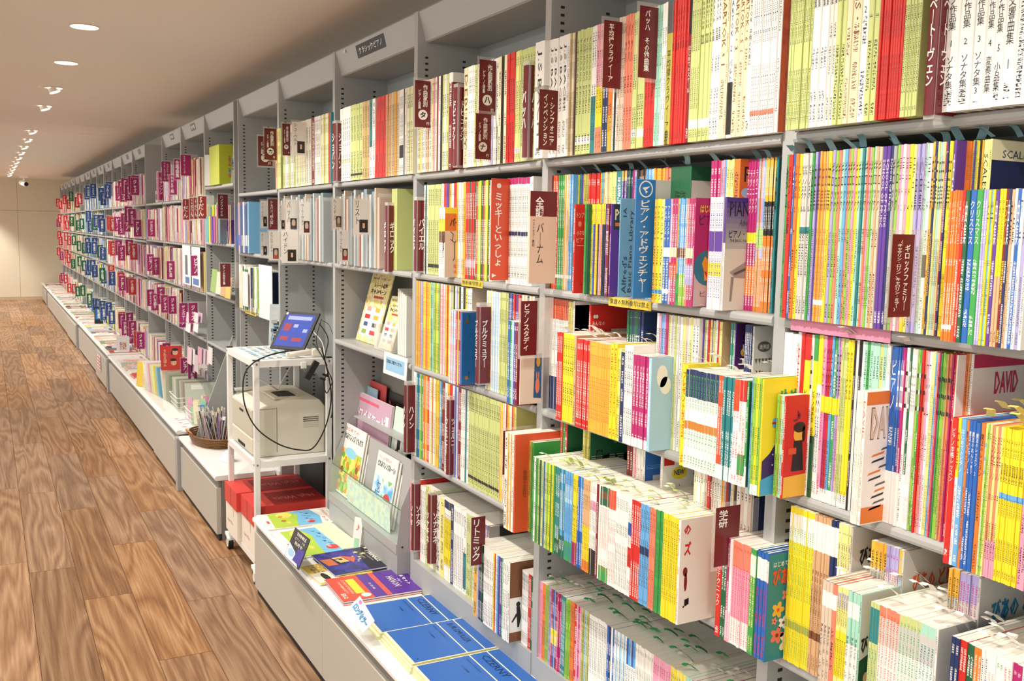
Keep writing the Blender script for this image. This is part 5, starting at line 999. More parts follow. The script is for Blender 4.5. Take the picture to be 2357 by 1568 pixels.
b = MB(); b.tube([(L*.5, .5*L, .97), (w*.5, d*.5, .86), (w-L, d-L, .97)], .0035, M_CW); b.build('brace_rod', t)
for x, y in ((.0, .01), (w, .01), (.0, d), (w, d)):
    b = MB(); b.cyl((x-.012, y-.02, .033), (x+.012, y-.02, .033), .033, .033, 24, M_BLACK); ww = b.build('castor', t)
    b = MB(); b.cyl((x-.0135, y-.02, .033), (x+.0135, y-.02, .033), .022, .022, 20, paint('iv')); b.build('hub', ww)
    b = MB(); b.prism([(y-.05, .04), (y-.02, .068), (y+.012, .07), (y+.012, .085), (y-.01, .085), (y-.046, .06)], 0, x-.018, x+.018, M_CW); b.build('fork', ww)
# printed sheets on the cart top
s = Slab('notice_sheet', 'white sheets with blue printed notes lying on the cart top', 'sheet', (CX0+.03, CY1-.04, 1.0455), (CX0+.03, CY0+.05, 1.0455), (CX1-.12, CY1-.04, 1.0455), .0006, 'w', pages=False)
rr = random.Random(4)
for i in range(9):
    for j in range(5): s.p('printed_note', rect(s.w*.09*rr.uniform(.5, 1), s.h*.11, s.w*(.06+.11*i), s.h*(.12+.19*j)), rr.choice(['6fb2d8', 'a9cfe6', '4a86b8', '9aa2a8']), .0003)
# ------------------------------------------------------------------ laser printer on the middle tray
px0, px1, py0, py1, pz0, pz1 = -.262, .118, 4.44, 4.91, .575, .835
px1 = .078
t = thing('laser_printer', 'cream laser printer with paper tray on the cart', 'printer', (px0, py0, pz0))
M_PR = mat('printer_cream', 'd8d3c2', .45); M_PR2 = mat('printer_shade', 'c6c0ad', .5)
w, d, h = px1-px0, py1-py0, pz1-pz0
b = MB(); b.prism([(.012, .0), (w, 0), (w, h*.86), (w*.92, h), (w*.55, h*1.03), (.10, h*.98), (.035, h*.93), (.0, h*.86), (0, .06)], 1, 0, d, M_PR); b.build('body', t, bevel=.008)
b = MB(); b.box(-.006, .004, d*.06, d*.94, h*.36, h*.86, M_PR2); b.build('front_door', t, bevel=.004)
b = MB(); b.box(-.007, .004, d*.06, d*.94, .012, h*.33, M_PR); tr = b.build('paper_tray', t, bevel=.004)
b = MB(); b.box(-.0085, -.006, d*.35, d*.65, .02, .035, M_SLOT); b.build('tray_grip', tr)
b = MB(); b.box(-.0075, -.005, d*.42, d*.58, h*.72, h*.76, M_SLOT); b.build('door_latch', t)
write(t, 'printer_writing', 'NEC', (-.0065, d*.22, h*.79), .03, .008, paint('dgy'), 'spine'); write(t, 'printer_writing', 'MultiWriter 5220', (-.0065, d*.24, h*.755), .055, .008, paint('dgy'), 'spine')
b = MB()
for k in range(6): b.box(w*.68, w*.9, -.0012, .001, h*(.50+.035*k), h*(.515+.035*k), mat('vent_dark', '4c4a44', .7) if k > 2 else M_PR2)
b.build('vent', t)
b = MB(); b.box(w*.32, w*.72, d*.12, d*.62, h*1.0, h*1.035, M_PR2); ot = b.build('output_bin', t, bevel=.004); b = MB(); b.prism([(w*.4, h*1.037), (w*.66, h*1.037), (w*.6, h*1.05), (w*.44, h*1.045)], 1, d*.2, d*.5, M_SLOT); b.build('bin_recess', ot)
b = MB(); b.box(w*.305, w*.31, -.0008, .001, .02, h*.9, M_SLOT); b.box(w*.02, w*.30, -.0008, .001, h*.88, h*.885, M_SLOT); b.build('panel_seam', t)
b = MB(); b.box(.01, .10, d*.9, d*.98, h*.98, h*1.02, paint('gr')); b.build('control_panel', t)
# ------------------------------------------------------------------ tablet on its stand
A, B, Cc = on_y(4.50, 634, 797), on_y(4.47, 695, 806), on_y(4.56, 683, 713)
A = Vector((-.135, 4.63, 1.066)); B = Vector((-.015, 4.47, 1.066)); Cc = Vector((-.035, 4.72, 1.235))
t = Slab('tablet', 'black tablet with lit blue shopping screen propped on the cart', 'tablet', A, B, Cc, .009, mat('tablet_black', '17171a', .6), pages=False)
W_, H_ = t.w, t.h
t.p('screen', rect(W_*.86, H_*.86, W_*.5, H_*.5), mat('screen_glow', '26388a', .7, emit='3a5fd8', es=.22), .0005)
scr = dict(w=mat('screen_white', '8f98c8', .7, emit='b9c6f5', es=.15), r=mat('screen_red', '8a3040', .7, emit='c03a4a', es=.15), b=mat('screen_blue', '1f3f96', .7, emit='2450d8', es=.25))
t.p('screen_tile', rect(W_*.7, H_*.1, W_*.5, H_*.83), scr['w'], .0008); t.p('screen_tile', rect(W_*.20, H_*.2, W_*.24, H_*.58), scr['r'], .0008)
for i in range(3):
    for j in range(2): t.p('screen_tile', rect(W_*.13, H_*.09, W_*(.48+.16*i), H_*(.62-.12*j)), scr['b'] if (i+j) % 3 else scr['w'], .0008)
t.p('screen_tile', rect(W_*.24, H_*.1, W_*.28, H_*.28), scr['r'], .0008); t.p('screen_tile', rect(W_*.28, H_*.1, W_*.66, H_*.26), scr['r'], .0008); t.p('sticker', rect(.012, .012, W_*.06, H_*.94), 'e9d68a', .0008)
b = MB(); b.prism([(-.005, -.0), (.10, 0), (.10, .006), (.04, .09), (.03, .09), (.0, .006)], 1, -.04, .04, mat('stand_black', '1c1c1e', .4)); o = b.build('tablet_stand'); o.location = (-.035, 4.645, 1.047); o.rotation_euler = (0, 0, .65); o.scale = (.75, .8, .95); tag(o, 'black wedge stand behind the tablet', 'stand')
# barcode reader, adapter, hooks
t = thing('barcode_scanner', 'cream handheld barcode scanner lying on the cart edge', 'scanner', (-.10, 4.40, 1.05), rz=.0)
b = MB(); b.tube([(-.02, .0, .012), (.03, .004, .016), (.08, .01, .02), (.115, .016, .022)], .013, mat('scanner_cream', 'e4dfcd', .35), 12); b.build('handle', t, smooth=True)
b = MB(); b.prism([(.10, .004), (.155, .002), (.168, .018), (.15, .034), (.115, .036), (.10, .03)], 1, -.005, .038, mat('scanner_cream', 'e4dfcd', .35)); b.build('head', t, bevel=.005)
b = MB(); b.box(.162, .167, .002, .032, .008, .022, M_SLOT); b.build('window', t)
t = thing('usb_hub', 'black adapter block hanging on cables from the cart edge', 'adapter', (0, 0, 0))
b = MB(); a = Vector((.005, 4.335, 1.035)); c = Vector((-.045, 4.335, .955)); 
dv = (c-a).normalized(); sd = Vector((dv.z, 0, -dv.x)); P = [a+sd*.014, a-sd*.014, c-sd*.014, c+sd*.014]; b.prism([(p.x, p.z) for p in P], 1, 4.325, 4.343, M_BLACK); b.build('block', t, bevel=.002)
for q in ((.0, .03), (.012, .012)):
    b = MB(); b.cyl((.02+q[0], 4.335, .985-q[1]), (.045+q[0], 4.335, .975-q[1]), .005, .006, 8, M_BLACK); b.build('plug', t)
t = thing('adhesive_hook', 'white adhesive hook on the cart top edge', 'hook', (-.052, CY0-.003, 1.0))
b = MB(); b.box(-.014, .014, -.006, .0, .0, .032, paint('w')); b.build('hook_base', t, bevel=.003); b = MB(); b.tube([(0, -.006, .006), (0, -.009, -.008), (.004, -.013, -.014), (.009, -.014, -.008)], .0015, mat('bolt', '8d8c88', .3, .6)); b.build('hook_wire', t)
def cable(name, label, pts, r=.0026, m=None, n=14):
    P = [Vector(p) for p in pts]; out = []
    for i in range(len(P)-1):
        p0, p1, p2, p3 = P[max(i-1, 0)], P[i], P[i+1], P[min(i+2, len(P)-1)]
        for k in range(n):
            s = k/n; out.append(.5*((2*p1)+(p2-p0)*s+(2*p0-5*p1+4*p2-p3)*s*s+(3*p1-p0-3*p2+p3)*s**3))
    out.append(P[-1]); b = MB(); b.tube(out, r, m or M_BLACK, 8); o = b.build(name, smooth=True); return tag(o, label, 'cable')
YF = 4.335
def oy(u, v, y=YF): return on_y(y, u, v)
cable('power_cable', 'long black cable looping from the scanner down past the printer', [oy(664, 808, 4.39), oy(620, 818), oy(580, 838), oy(561, 870), oy(563, 930), oy(590, 985), oy(640, 1022), oy(690, 1036), oy(722, 1030), oy(750, 980), oy(762, 920), oy(757, 870), oy(740, 800)], .0032)
cable('power_cable', 'black cable hanging behind the tablet along the cart leg', [oy(735, 745, 4.45), oy(755, 780, 4.4), oy(748, 830), oy(765, 880), oy(766, 940), oy(762, 962)], .0028)
cable('power_cable', 'short black looped cable beside the adapter', [oy(720, 790, 4.4), oy(738, 815), oy(755, 850), oy(745, 880), oy(752, 905), oy(765, 880)], .0024)
cable('data_cable', 'white cable hanging beside the black ones', [oy(722, 765, 4.45), oy(742, 790, 4.4), oy(752, 840), oy(764, 870)], .0022, paint('w'))
cable('data_cable', 'thin black lead between tablet and adapter', [oy(740, 735, 4.5), oy(728, 780, 4.4), oy(735, 812)], .002)
cable('fine_lead', 'fine black wire above the adapter near the tablet corner', [oy(742, 738, 4.5), oy(757, 748, 4.5), oy(766, 770, 4.45)], .0012)
# ------------------------------------------------------------------ copy paper boxes
M_RED = mat('lid_red', 'd8453c', .45); M_CARD = mat('box_card', 'ece3d2', .6)
for k, (y0, y1, lab) in enumerate(((4.66, 4.92, 'white paper carton with red lid, the farther of two on the cart'), (4.385, 4.645, 'white paper carton with red lid, the nearer one by the cart leg'))):
    t = thing('paper_box', lab, 'box', (-.302+.018*k, y0, .111)); dy = y1-y0; w = .37-.02*k; z2 = .245
    b = MB(); b.box(.004, w-.004, .004, dy-.004, 0, .19, M_CARD); cb = b.build('carton', t)
    b = MB(); b.box(0, w, 0, dy, .150, z2, M_RED); b.box(-.0008, .0, dy*.48, dy*.5, .15, z2, mat('lid_fold', '9c2a24', .6)); ld = b.build('red_lid', t, bevel=.002)
    b = MB(); b.face([(w*.28, .0, z2+.0006), (w, .0, z2+.0006), (w, dy*.85, z2+.0006), (w*.28, dy*.85, z2+.0006)], mat('lid_dark', '8f1a1a', .5)); b.build('dark_panel', ld)
    write(ld, 'lid_writing', 'High White', (w*.62, dy*.42, z2+.0008), w*.56, dy*.28, paint('d87a70'), axes=(Vector((-1, 0, 0)), Vector((0, -1, 0))))
    write(cb, 'carton_writing', 'PPC用紙', (.075, .004, .126), .06, .014, paint('d8453c'), 'side'); write(cb, 'carton_writing', 'Hi', (.072, .004, .092), .05, .04, paint('d8453c'), 'side', bold=.03); write(cb, 'carton_writing', 'A4', (.075, .004, .045), .06, .03, paint('k'), 'side', bold=.03)
    write(cb, 'carton_writing', 'High White', (.004, dy*.6, .06), .12, .02, paint('d88a80'), 'spine', italic=.2)
    b = MB(); b.face([(.0035, dy*.35, .15), (.0035, dy*.3, .15), (.0035, dy*.3, .1), (.0035, dy*.35, .1)], mat('carton_tape', 'cfc3ac', .5)); b.build('tape', cb)
# ------------------------------------------------------------------ grey magazine rack in the fourth bay
RX, RY0, RY1, RZ = -.030, 3.235, 4.045, ZP+.0005
t = thing('magazine_rack', 'grey steel two tier rack with clear front holding children\'s workbooks', 'rack', (RX, RY0, RZ))
wd_ = RY1-RY0; prof = [(0, 0), (.125, 0), (.125, .47), (.09, .44), (.015, .27), (.0, .14)]
for y, nm in ((0, 'side_plate'), (wd_-.002, 'side_plate')):
    b = MB(); b.prism(prof, 1, y, y+.002, M_GREY); b.build(nm, t)
b = MB(); b.box(0, .002, .002, wd_-.002, 0, .125, M_GREY); b.box(-.004, .002, .002, wd_-.002, .095, .13, M_GREY); b.box(0, .06, .002, wd_-.002, .125, .128, M_GREY); b.build('front_tray', t)
b = MB(); b.prism([(.055, .128), (.058, .128), (.098, .42), (.095, .42)], 1, .002, wd_-.002, M_GREY); b.build('back_board', t)
b = MB(); b.prism([(.0015, .128), (.0035, .128), (.014, .26), (.012, .26)], 1, .004, wd_-.004, clear('rack_acrylic', (.96, 1, .98), .07, .05)); ac = b.build('clear_front', t)
b = MB(); b.box(.011, .0145, .004, wd_-.004, .259, .261, mat('acrylic_edge', '3f6f62', .2)); b.build('clear_edge', ac)
b = MB(); b.box(.1, .124, .002, wd_-.002, .30, .303, M_GREY); b.build('upper_tray', t)
b = MB(); b.cyl((.02, -.001, .118), (.02, 0, .118), .004, .004, 8, M_SLOT); b.build('rivet', t)
def lean_item(label, u0, u1, v0, v1, x, cover, name='music_book', cat='book', th=.004, tilt=.05, zb=None, **k):
    """leaning back in a rack: the columns u0..u1 and rows v0..v1 measured at plane x"""
    A = on_x(x, u0, v1); B = on_x(x, u1, v1); T = on_x(x, u0, v0); zb_ = zb if zb is not None else (A.z+B.z)/2; h = on_x(x, (u0+u1)/2, v0).z-zb_
    return Slab(name, label, cat, (x, A.y, zb_), (x, B.y, zb_), (x+h*tilt*2, A.y, zb_+h*.99), th, cover, **k)
M_MEADOW = art_material('meadow_print', ['6db33f', 'f0d63a', 'a8cf4a', 'e58a3a', 'f4e66a'], 38, 1, 'cell'); M_SEA = art_material('sky_print', ['5fb0e0', 'a8d8f0', 'e8f4fa', '7cc26a'], 18, 2)
Z_T = RZ+.132
def kids_cover(s, title, sub, lo, c_title='3a3a3a'):
    s.p('picture', rect(s.w*.94, s.h*.62, s.w*.5, s.h*.34), lo, .0004); s.t(sub, s.w*.4, s.h*.93, s.w*.6, s.h*.05, 'd2564c'); s.t(title, s.w*.5, s.h*.83, s.w*.86, s.h*.1, c_title, bold=.02)
for k in range(3):
    s = lean_item('white workbook behind the yellow green one in the rack' if k < 2 else 'yellow green animal workbook in the rack, left pocket', 768-4*(2-k)+6*(2-k), 818+6*(2-k), 985+4*(2-k), 1120, .004+.008*(2-k), 'w', tilt=.09, zb=Z_T, th=.004, group='workbooks in the rack')
    if k == 2: kids_cover(s, 'どれみフレンズ ともだち', 'はじめての', M_MEADOW); s.p('sky_arc', ell(s.w*.5, s.h*.14, s.w*.5, s.h*.62), '8fd0e8', .0008); [s.p('animal', ell(s.w*.12, s.h*.1, s.w*(.25+.2*i), s.h*(.34+.1*(i % 2))), ['8a5a2a', 'e58a3a', 'c98a3a'][i % 3], .001) for i in range(4)]
for k in range(3):
    s = lean_item('white workbook behind the blue one in the rack' if k < 2 else 'sky blue balloon workbook in the rack, right pocket', 848+4*(2-k), 893+7*(2-k), 1050+5*(2-k), 1195, .004+.008*(2-k), 'w', tilt=.09, zb=Z_T, th=.004, group='workbooks in the rack')
    if k == 2:
        kids_cover(s, 'どれみフレンズわーく0', 'いっしょにおぼえよう', M_SEA); s.p('balloon', ell(s.w*.36, s.h*.24, s.w*.74, s.h*.34), 'd8453c', .0008); s.p('balloon_band', rect(s.w*.3, s.h*.07, s.w*.72, s.h*.34), 'w', .001); [s.p('key', rect(s.w*.025, s.h*.06, s.w*(.62+.05*i), s.h*.35), 'k', .0013) for i in range(5)]; s.t('𝄞', s.w*.3, s.h*.48, s.w*.14, s.h*.14, '2a5a8a'); s.t('♪', s.w*.16, s.h*.4, s.w*.1, s.h*.08, '2a5a8a')
s = lean_item('pale green flyer strip lying in the front of the rack', 800, 898, 1128, 1170, -.006+.0, art_material('flyer_print', ['e2eec4', 'f4f4d8', 'c4e4e8', 'f0d8b8'], 30, 3), name='flyer', cat='flyer', th=.001, tilt=.0, pages=False, zb=Z_T)
ZU = RZ+.306
s = lean_item('pink and lilac magazine with treble title in the rack top', 786, 893, 912, 1010, .098, 'c9a3b8', tilt=.06, zb=ZU, th=.012, name='magazine', cat='magazine')
s.p('white_block', rect(s.w*.42, s.h*.2, s.w*.28, s.h*.2), 'w'); s.p('yellow_burst', star(s.w*.1, s.w*.68, s.h*.12, 9, .85), 'efe6a0', .0006); s.t('五線でワイドカード', s.w*.5, s.h*.66, s.w*.8, s.h*.22, 'f4eef2', bold=.03); s.t('五線でワイドカード', s.w*.503, s.h*.655, s.w*.81, s.h*.235, 'a8577c', bold=.045, lift=.0006); s.p('red_line', rect(s.w*.6, s.h*.05, s.w*.45, s.h*.9), 'd8607a'); s.t('音符が書ける', s.w*.28, s.h*.2, s.w*.36, s.h*.08, 'k', lift=.001); s.p('bar_code', rect(s.w*.06, s.h*.16, s.w*.93, s.h*.72), 'w')
s = lean_item('mint green slim book right of the pink magazine in rack', 897, 930, 942, 1030, .10, 'cfe3d4', tilt=.06, zb=ZU, th=.006); s.p('drawn_face', rect(s.w*.5, s.h*.5, s.w*.45, s.h*.4), 'w'); s.t('♫', s.w*.45, s.h*.45, s.w*.3, s.h*.3, 'k')
s = lean_item('red folder standing at the back of the rack', 826, 882, 877, 930, .15, 'c94a4e', tilt=.03, zb=ZU+.0, th=.004, name='folder', cat='folder', pages=False)
s = lean_item('pale blue booklet in front of the red folder', 820, 862, 888, 935, .135, '9fc6d8', tilt=.03, zb=ZU, th=.003, name='booklet', cat='booklet'); s.t('トレーニング', s.w*.5, s.h*.8, s.w*.8, s.h*.08, 'w', bold=.02); s.t('ピアノ', s.w*.4, s.h*.68, s.w*.5, s.h*.06, '4a6a8a')
s = lean_item('black booklet with red kana behind the maroon wrap', 884, 923, 905, 955, .16, '1b1718', tilt=.03, zb=ZU, th=.004, name='booklet', cat='booklet'); s.t('ショ', s.w*.45, s.h*.75, s.w*.7, s.h*.25, 'c04a44', bold=.02)
b = MB(); b.prism([(.175, .0), (.178, 0), (.20, .26), (.197, .26)], 1, 3.25, 3.98, mat('grey_dark_tray', '77756f', .5)); b.box(.06, .178, 3.25, 3.98, .0, .003, M_GREY); o = b.build('tilted_tray'); o.location = (0, 0, RZ+.475); tag(o, 'dark grey tilted steel tray behind the rack', 'tray')
# small standing card beside the rack
s = Slab('small_book', 'small white booklet standing at the foot of the grey rack', 'booklet', on_z(ZP+.001, 812, 1262), on_z(ZP+.001, 831, 1266), on_z(ZP+.001, 812, 1262)+Vector((.02, .01, .125)), .008, 'w'); s.p('green_print', rect(s.w*.6, s.h*.3, s.w*.5, s.h*.2), 'a9d9b3'); s.t('♪', s.w*.5, s.h*.7, s.w*.4, s.h*.2, 'co')
# ------------------------------------------------------------------ receipt campaign flyers on the third shelf of the fourth bay
M_GOLD = art_material('gold_print', ['efe7b8', 'e5cf5a', 'f6efd0', 'd8b23a'], 30, 4)
def campaign(label, A, B, T, th, name='flyer'):
    s = Slab(name, label, 'flyer', A, B, T, th, M_GOLD, pages=False); w, h = s.w, s.h
    s.p('white_field', rect(w*.86, h*.42, w*.5, h*.3), 'f6f2e6'); s.t('レシート応募', w*.55, h*.83, w*.6, h*.07, '3a2a1a', bold=.03, lift=.0012); s.t('キャンペーン', w*.5, h*.74, w*.7, h*.08, '3a2a1a', bold=.03, lift=.0012); s.p('red_bar', rect(w*.44, h*.035, w*.56, h*.66), 'c8342c', .0008); s.t('楽譜を買って応募しよう!', w*.5, h*.93, w*.8, h*.035, '5a3a1a', lift=.001)
    r2 = random.Random(9)
    for i in range(2):
        for j in range(4): s.p('prize_picture', rect(w*.26*r2.uniform(.6, 1), h*.06, w*(.28+.4*i), h*(.15+.11*j)), r2.choice(['c8342c', '3a5a8a', '8ab04a', 'e8a0a0', '4a4a4a', 'd8b23a']), .0008)
    return s
campaign('large yellow gold campaign flyer standing alone on the shelf', (.075, 3.985, Z3+.001), (.075, 3.735, Z3+.001), (.155, 3.96, Z3+.29), .004)
for k in range(3): campaign(['smaller gold campaign flyer in the clear holder', 'gold campaign flyer directly behind the front one in the holder', 'gold campaign flyer at the back of the holder'][k], (.045+.006*k, 3.64, Z3+.008), (.045+.006*k, 3.49, Z3+.008), (.105+.006*k, 3.625, Z3+.215), .001)
t = thing('flyer_holder', 'clear plastic flyer holder on the third shelf', 'holder', (.035, 3.475, Z3+.001)); b = MB(); b.box(0, .002, 0, .185, 0, .07, M_CLEARF); b.box(0, .1, 0, .002, 0, .1, M_CLEARF); b.box(0, .1, .183, .185, 0, .1, M_CLEARF); b.box(0, .1, 0, .185, 0, .002, M_CLEARF); b.build('tray', t)
for k in range(5):
    b = MB(); th = .016; b.box(.055, .21, 0, th-.001, 0, .255-.006*k, M_PAGE); o = b.build('paper_pad'); o.location = (0, 3.44-.018*k, Z3+.001); tag(o, 'cream paper packet standing on edge beside the flyer holder', 'paper packet', 'cream packets beside the flyer holder')
b = MB(); b.box(.12, .21, 0, .003, 0, .26, paint('n')); o = b.build('blue_folder'); o.location = (0, 3.34, Z3+.001); tag(o, 'dark blue folder standing at the end of the flyer shelf', 'folder')
s = Slab('shelf_sign', 'white and blue sign card hanging from the flyer shelf edge', 'sign', (-.012, 3.43, 1.108), (-.012, 3.20, 1.108), (-.007, 3.43, 1.19), .002, 'w', pages=False)
s.p('blue_field', rect(s.w*.8, s.h*.62, s.w*.5, s.h*.5), '8fbfe0'); s.t('ご自由にお取りください', s.w*.45, s.h*.62, s.w*.7, s.h*.18, 'k', bold=.02)
# hanging strips and pens in the bay behind the cart
for k in range(3):
    s = Slab('blister_card', 'white and blue packaged strip hanging left of the tablet' if k == 0 else 'green packaged strip hanging left of the tablet, below the white ones', 'package', on_y(4.97, 618+6*k, 800-10*k), on_y(4.97, 640+4*k, 800-10*k), on_y(4.97, 618+6*k, 700+40*k), .002, ['e6eef2', 'dfe8ea', '2f7a5a'][k], pages=False, group='packages hanging left of the tablet')
    for j in range(4): s.p('print_block', rect(s.w*.6, s.h*.08, s.w*.5, s.h*(.2+.2*j)), ['8fbfe0', '6a8ab0', 'gr', 'w'][(j+k) % 4])
# items on shelves of the fifth bay
for k, (u0, u1, v0, v1, c) in enumerate([(598, 628, 610, 735, 'dfe6ea'), (560, 572, 625, 705, 'e6dfe4')]):
    s = lean_item('clear sleeved catalogue standing on the shelf above the tablet, %s' % ('right' if k == 0 else 'left'), u0, u1, v0, v1, -.02, c, name='catalogue', cat='catalogue', th=.003, tilt=.0)
# ------------------------------------------------------------------ books lying on the near platform
ZT = ZP
def stack(n, th, fn):
    for k in range(n): fn(k, ZT+.0006+k*(th+.0006))
M_YEL = mat('cream_pages', 'e4dfa6', .7)
def blue_book(k, z, ya, yb, title, lab, last, jx=0, rot=0):
    s = flat_slab('music_book', lab, 'book', -.285+jx, .012+jx, ya, yb, z, .0095, 'e9e6c4', group='flat blue music books' if not last else 'top blue music books', rot=rot, edge=M_YEL)
    if last:
        w, h = s.w, s.h; B = '2b66b8'
        s.p('blue_field', [(w*.02, h*.035), (w*.98, h*.035), (w*.98, h*.60), (w*.02, h*.60)], B); s.p('blue_field', [(w*.02, h*.615), (w*.98, h*.615), (w*.98, h*.80), (w*.02, h*.80)], B); s.p('blue_field', [(w*.02, h*.815), (w*.98, h*.815), (w*.98, h*.955), (w*.02, h*.955)], '2a62b0')
        s.t(title, w*.42, h*.735, w*.62, h*.085, '152a52'); s.t('Piano Studies', w*.3, h*.55, w*.4, h*.02, '1d3d78'); s.t('ピアノ練習曲集', w*.34, h*.44, w*.2, h*.022, '152a52'); s.p('thin_line', rect(w*.9, h*.002, w*.5, h*.50), '5a8ad0', .0007); s.t('●', w*.90, h*.09, .006, .006, '152a52')
        s.t('全音楽譜出版社', w*.88, h*.07, w*.14, h*.014, '1d3d78') if False else None
for k in range(3): blue_book(k, ZT+.0006+.0101*k, 2.74, 2.49, 'BURGMÜLLER', 'blue music book lying flat with umlaut title, middle of the blue row' if k == 2 else 'cream edged blue book under the middle top one', k == 2, .004*k, -.02)
for k in range(2): blue_book(k, ZT+.0006+.0101*k, 3.0, 2.755, 'CZERNY', 'blue music book lying flat, farthest of the blue row, behind a propped card' if k == 1 else 'cream edged blue book under the farthest blue one', k == 1, .01*k, -.03)
for k in range(3): blue_book(k, ZT+.0006+.0101*k, 2.478, 2.23, 'CZERNY', 'blue music book lying flat at the bottom edge of the picture' if k == 2 else 'cream edged blue book under the nearest blue one', k == 2, .0, -.01)
for k in range(2):
    s = flat_slab('music_book', 'yellow and blue book at the bottom edge, lowest in the picture' if k else 'cream book under the lowest one at the bottom edge', 'book', -.28, .0, 2.215, 1.99, ZT+.0006+.0101*k, .0095, 'e9e6c4', edge=M_YEL)
    if k: s.p('blue_field', rect(s.w*.94, s.h*.9, s.w*.5, s.h*.5), '2b66b8')
# purple and coral book
for k in range(2):
    s = flat_slab('music_book', 'purple and coral music book lying flat with white latin title' if k else 'coral book lying beneath the purple and coral one', 'book', -.29, .03, 3.30, 3.065, ZT+.0006+.0075*k, .007, '5a2c98' if k else 'd9503e', rot=-.03)
    if k:
        w, h = s.w, s.h
        s.p('coral_field', [(0, 0), (w, 0), (w, h*.36), (0, h*.36)], 'd9503e'); s.p('coral_band', [(0, h*.50), (w, h*.50), (w, h*.56), (0, h*.56)], 'dc5a50'); s.p('yellow_box', rect(w*.62, h*.10, w*.46, h*.25), 'efdc3a', .0007); s.p('white_disc', ell(w*.16, w*.15, w*.86, h*.29), 'f4efe6', .0007)
        s.t('HANON', w*.5, h*.70, w*.46, h*.085, 'w', bold=.0); s.t('ーPlusー', w*.5, h*.77, w*.22, h*.035, 'w'); s.t('新セット', w*.5, h*.84, w*.42, h*.05, 'w', bold=.03); s.t('対 訳 編', w*.55, h*.43, w*.28, h*.03, 'w'); s.t('コントロールできる大人の', w*.45, h*.17, w*.62, h*.04, 'f4d9c0', bold=.02); s.t('これから始めるピアノ', w*.45, h*.115, w*.55, h*.035, 'f4d9c0', bold=.02); s.t('EX-2', w*.8, h*.06, w*.2, h*.05, 'w', bold=.03); s.t('Zen-on', w*.22, h*.95, w*.3, h*.025, 'w')
# night sky picture book and the yellow one under it
s = flat_slab('music_book', 'night blue picture book with stars and orange castle, lying flat', 'book', -.245, .025, 3.59, 3.335, ZT+.0086, .007, mat('night_blue', '1f2466', .3), rot=.05)
w, h = s.w, s.h; M_N = art_material('night_print', ['151a3a', '2a2f8a', '4538a0', '1c2258'], 12, 5)
s.p('night_print', rect(w*.98, h*.98, w*.5, h*.5), M_N, .0003); s.p('dark_sky', [(w*.02, h*.62), (w*.98, h*.52), (w*.98, h*.98), (w*.02, h*.98)], '15182e', .0005)
for cx, cy, r in ((.08, .82, .016), (.12, .95, .014), (.2, .6, .014), (.3, .68, .015), (.42, .58, .009), (.5, .56, .008), (.55, .52, .007), (.36, .5, .007), (.6, .5, .006)): s.p('star', star(r, w*cx, h*cy), 'f2e3a0', .0009)
s.t('TWINKLE', w*.46, h*.78, w*.56, h*.08, 'f4f0e0', bold=.02); s.t('PIANO COLLECTION', w*.46, h*.70, w*.4, h*.025, 'e0d8c0'); s.t('きらきら', w*.42, h*.63, w*.22, h*.04, 'e0d8c0')
s.p('castle_roof', [(w*.24, h*.34), (w*.62, h*.42), (w*.42, h*.52)], 'd9603a', .0009); s.p('castle_wall', [(w*.28, h*.2), (w*.54, h*.25), (w*.54, h*.39), (w*.28, h*.34)], 'e8c27a', .0007); s.p('castle_wall', [(w*.3, h*.02), (w*.6, h*.05), (w*.6, h*.2), (w*.3, h*.18)], 'd2703c', .0007); s.p('rider', [ell(w*.08, h*.06, w*.4, h*.3), ell(w*.03, h*.08, w*.36, h*.25)], 'k', .0011)
for k in range(4):
    s = flat_slab('magazine', 'yellow magazine with dark haired figure, edge of a small stack' if k == 3 else 'thin magazine in the small stack under the yellow one', 'magazine', -.315, -.10, 3.50, 3.29, ZT+.0006+.002*k, .0016, 'e8c84a' if k == 3 else 'e6e0d0', rot=.03+.02*k, group=None if k == 3 else 'magazines under the yellow one')
s.p('picture', rect(s.w*.6, s.h*.8, s.w*.3, s.h*.5), art_material('leaf_print', ['8a6a3a', 'c8a24a', 'e8d070', '6a4a2a'], 60, 6)); s.p('yellow_field', rect(s.w*.5, s.h*.35, s.w*.7, s.h*.7), 'ecd34e', .0006); s.p('page_white', rect(s.w*.5, s.h*.4, s.w*.7, s.h*.2), 'f2ead8', .0007); s.p('dark_hair', ell(s.w*.4, s.h*.12, s.w*.7, s.h*.2), '2a201c', .0009); s.t('きれいに弾ける', s.w*.7, s.h*.7, s.w*.4, s.h*.08, '8a5a1a', lift=.0009)
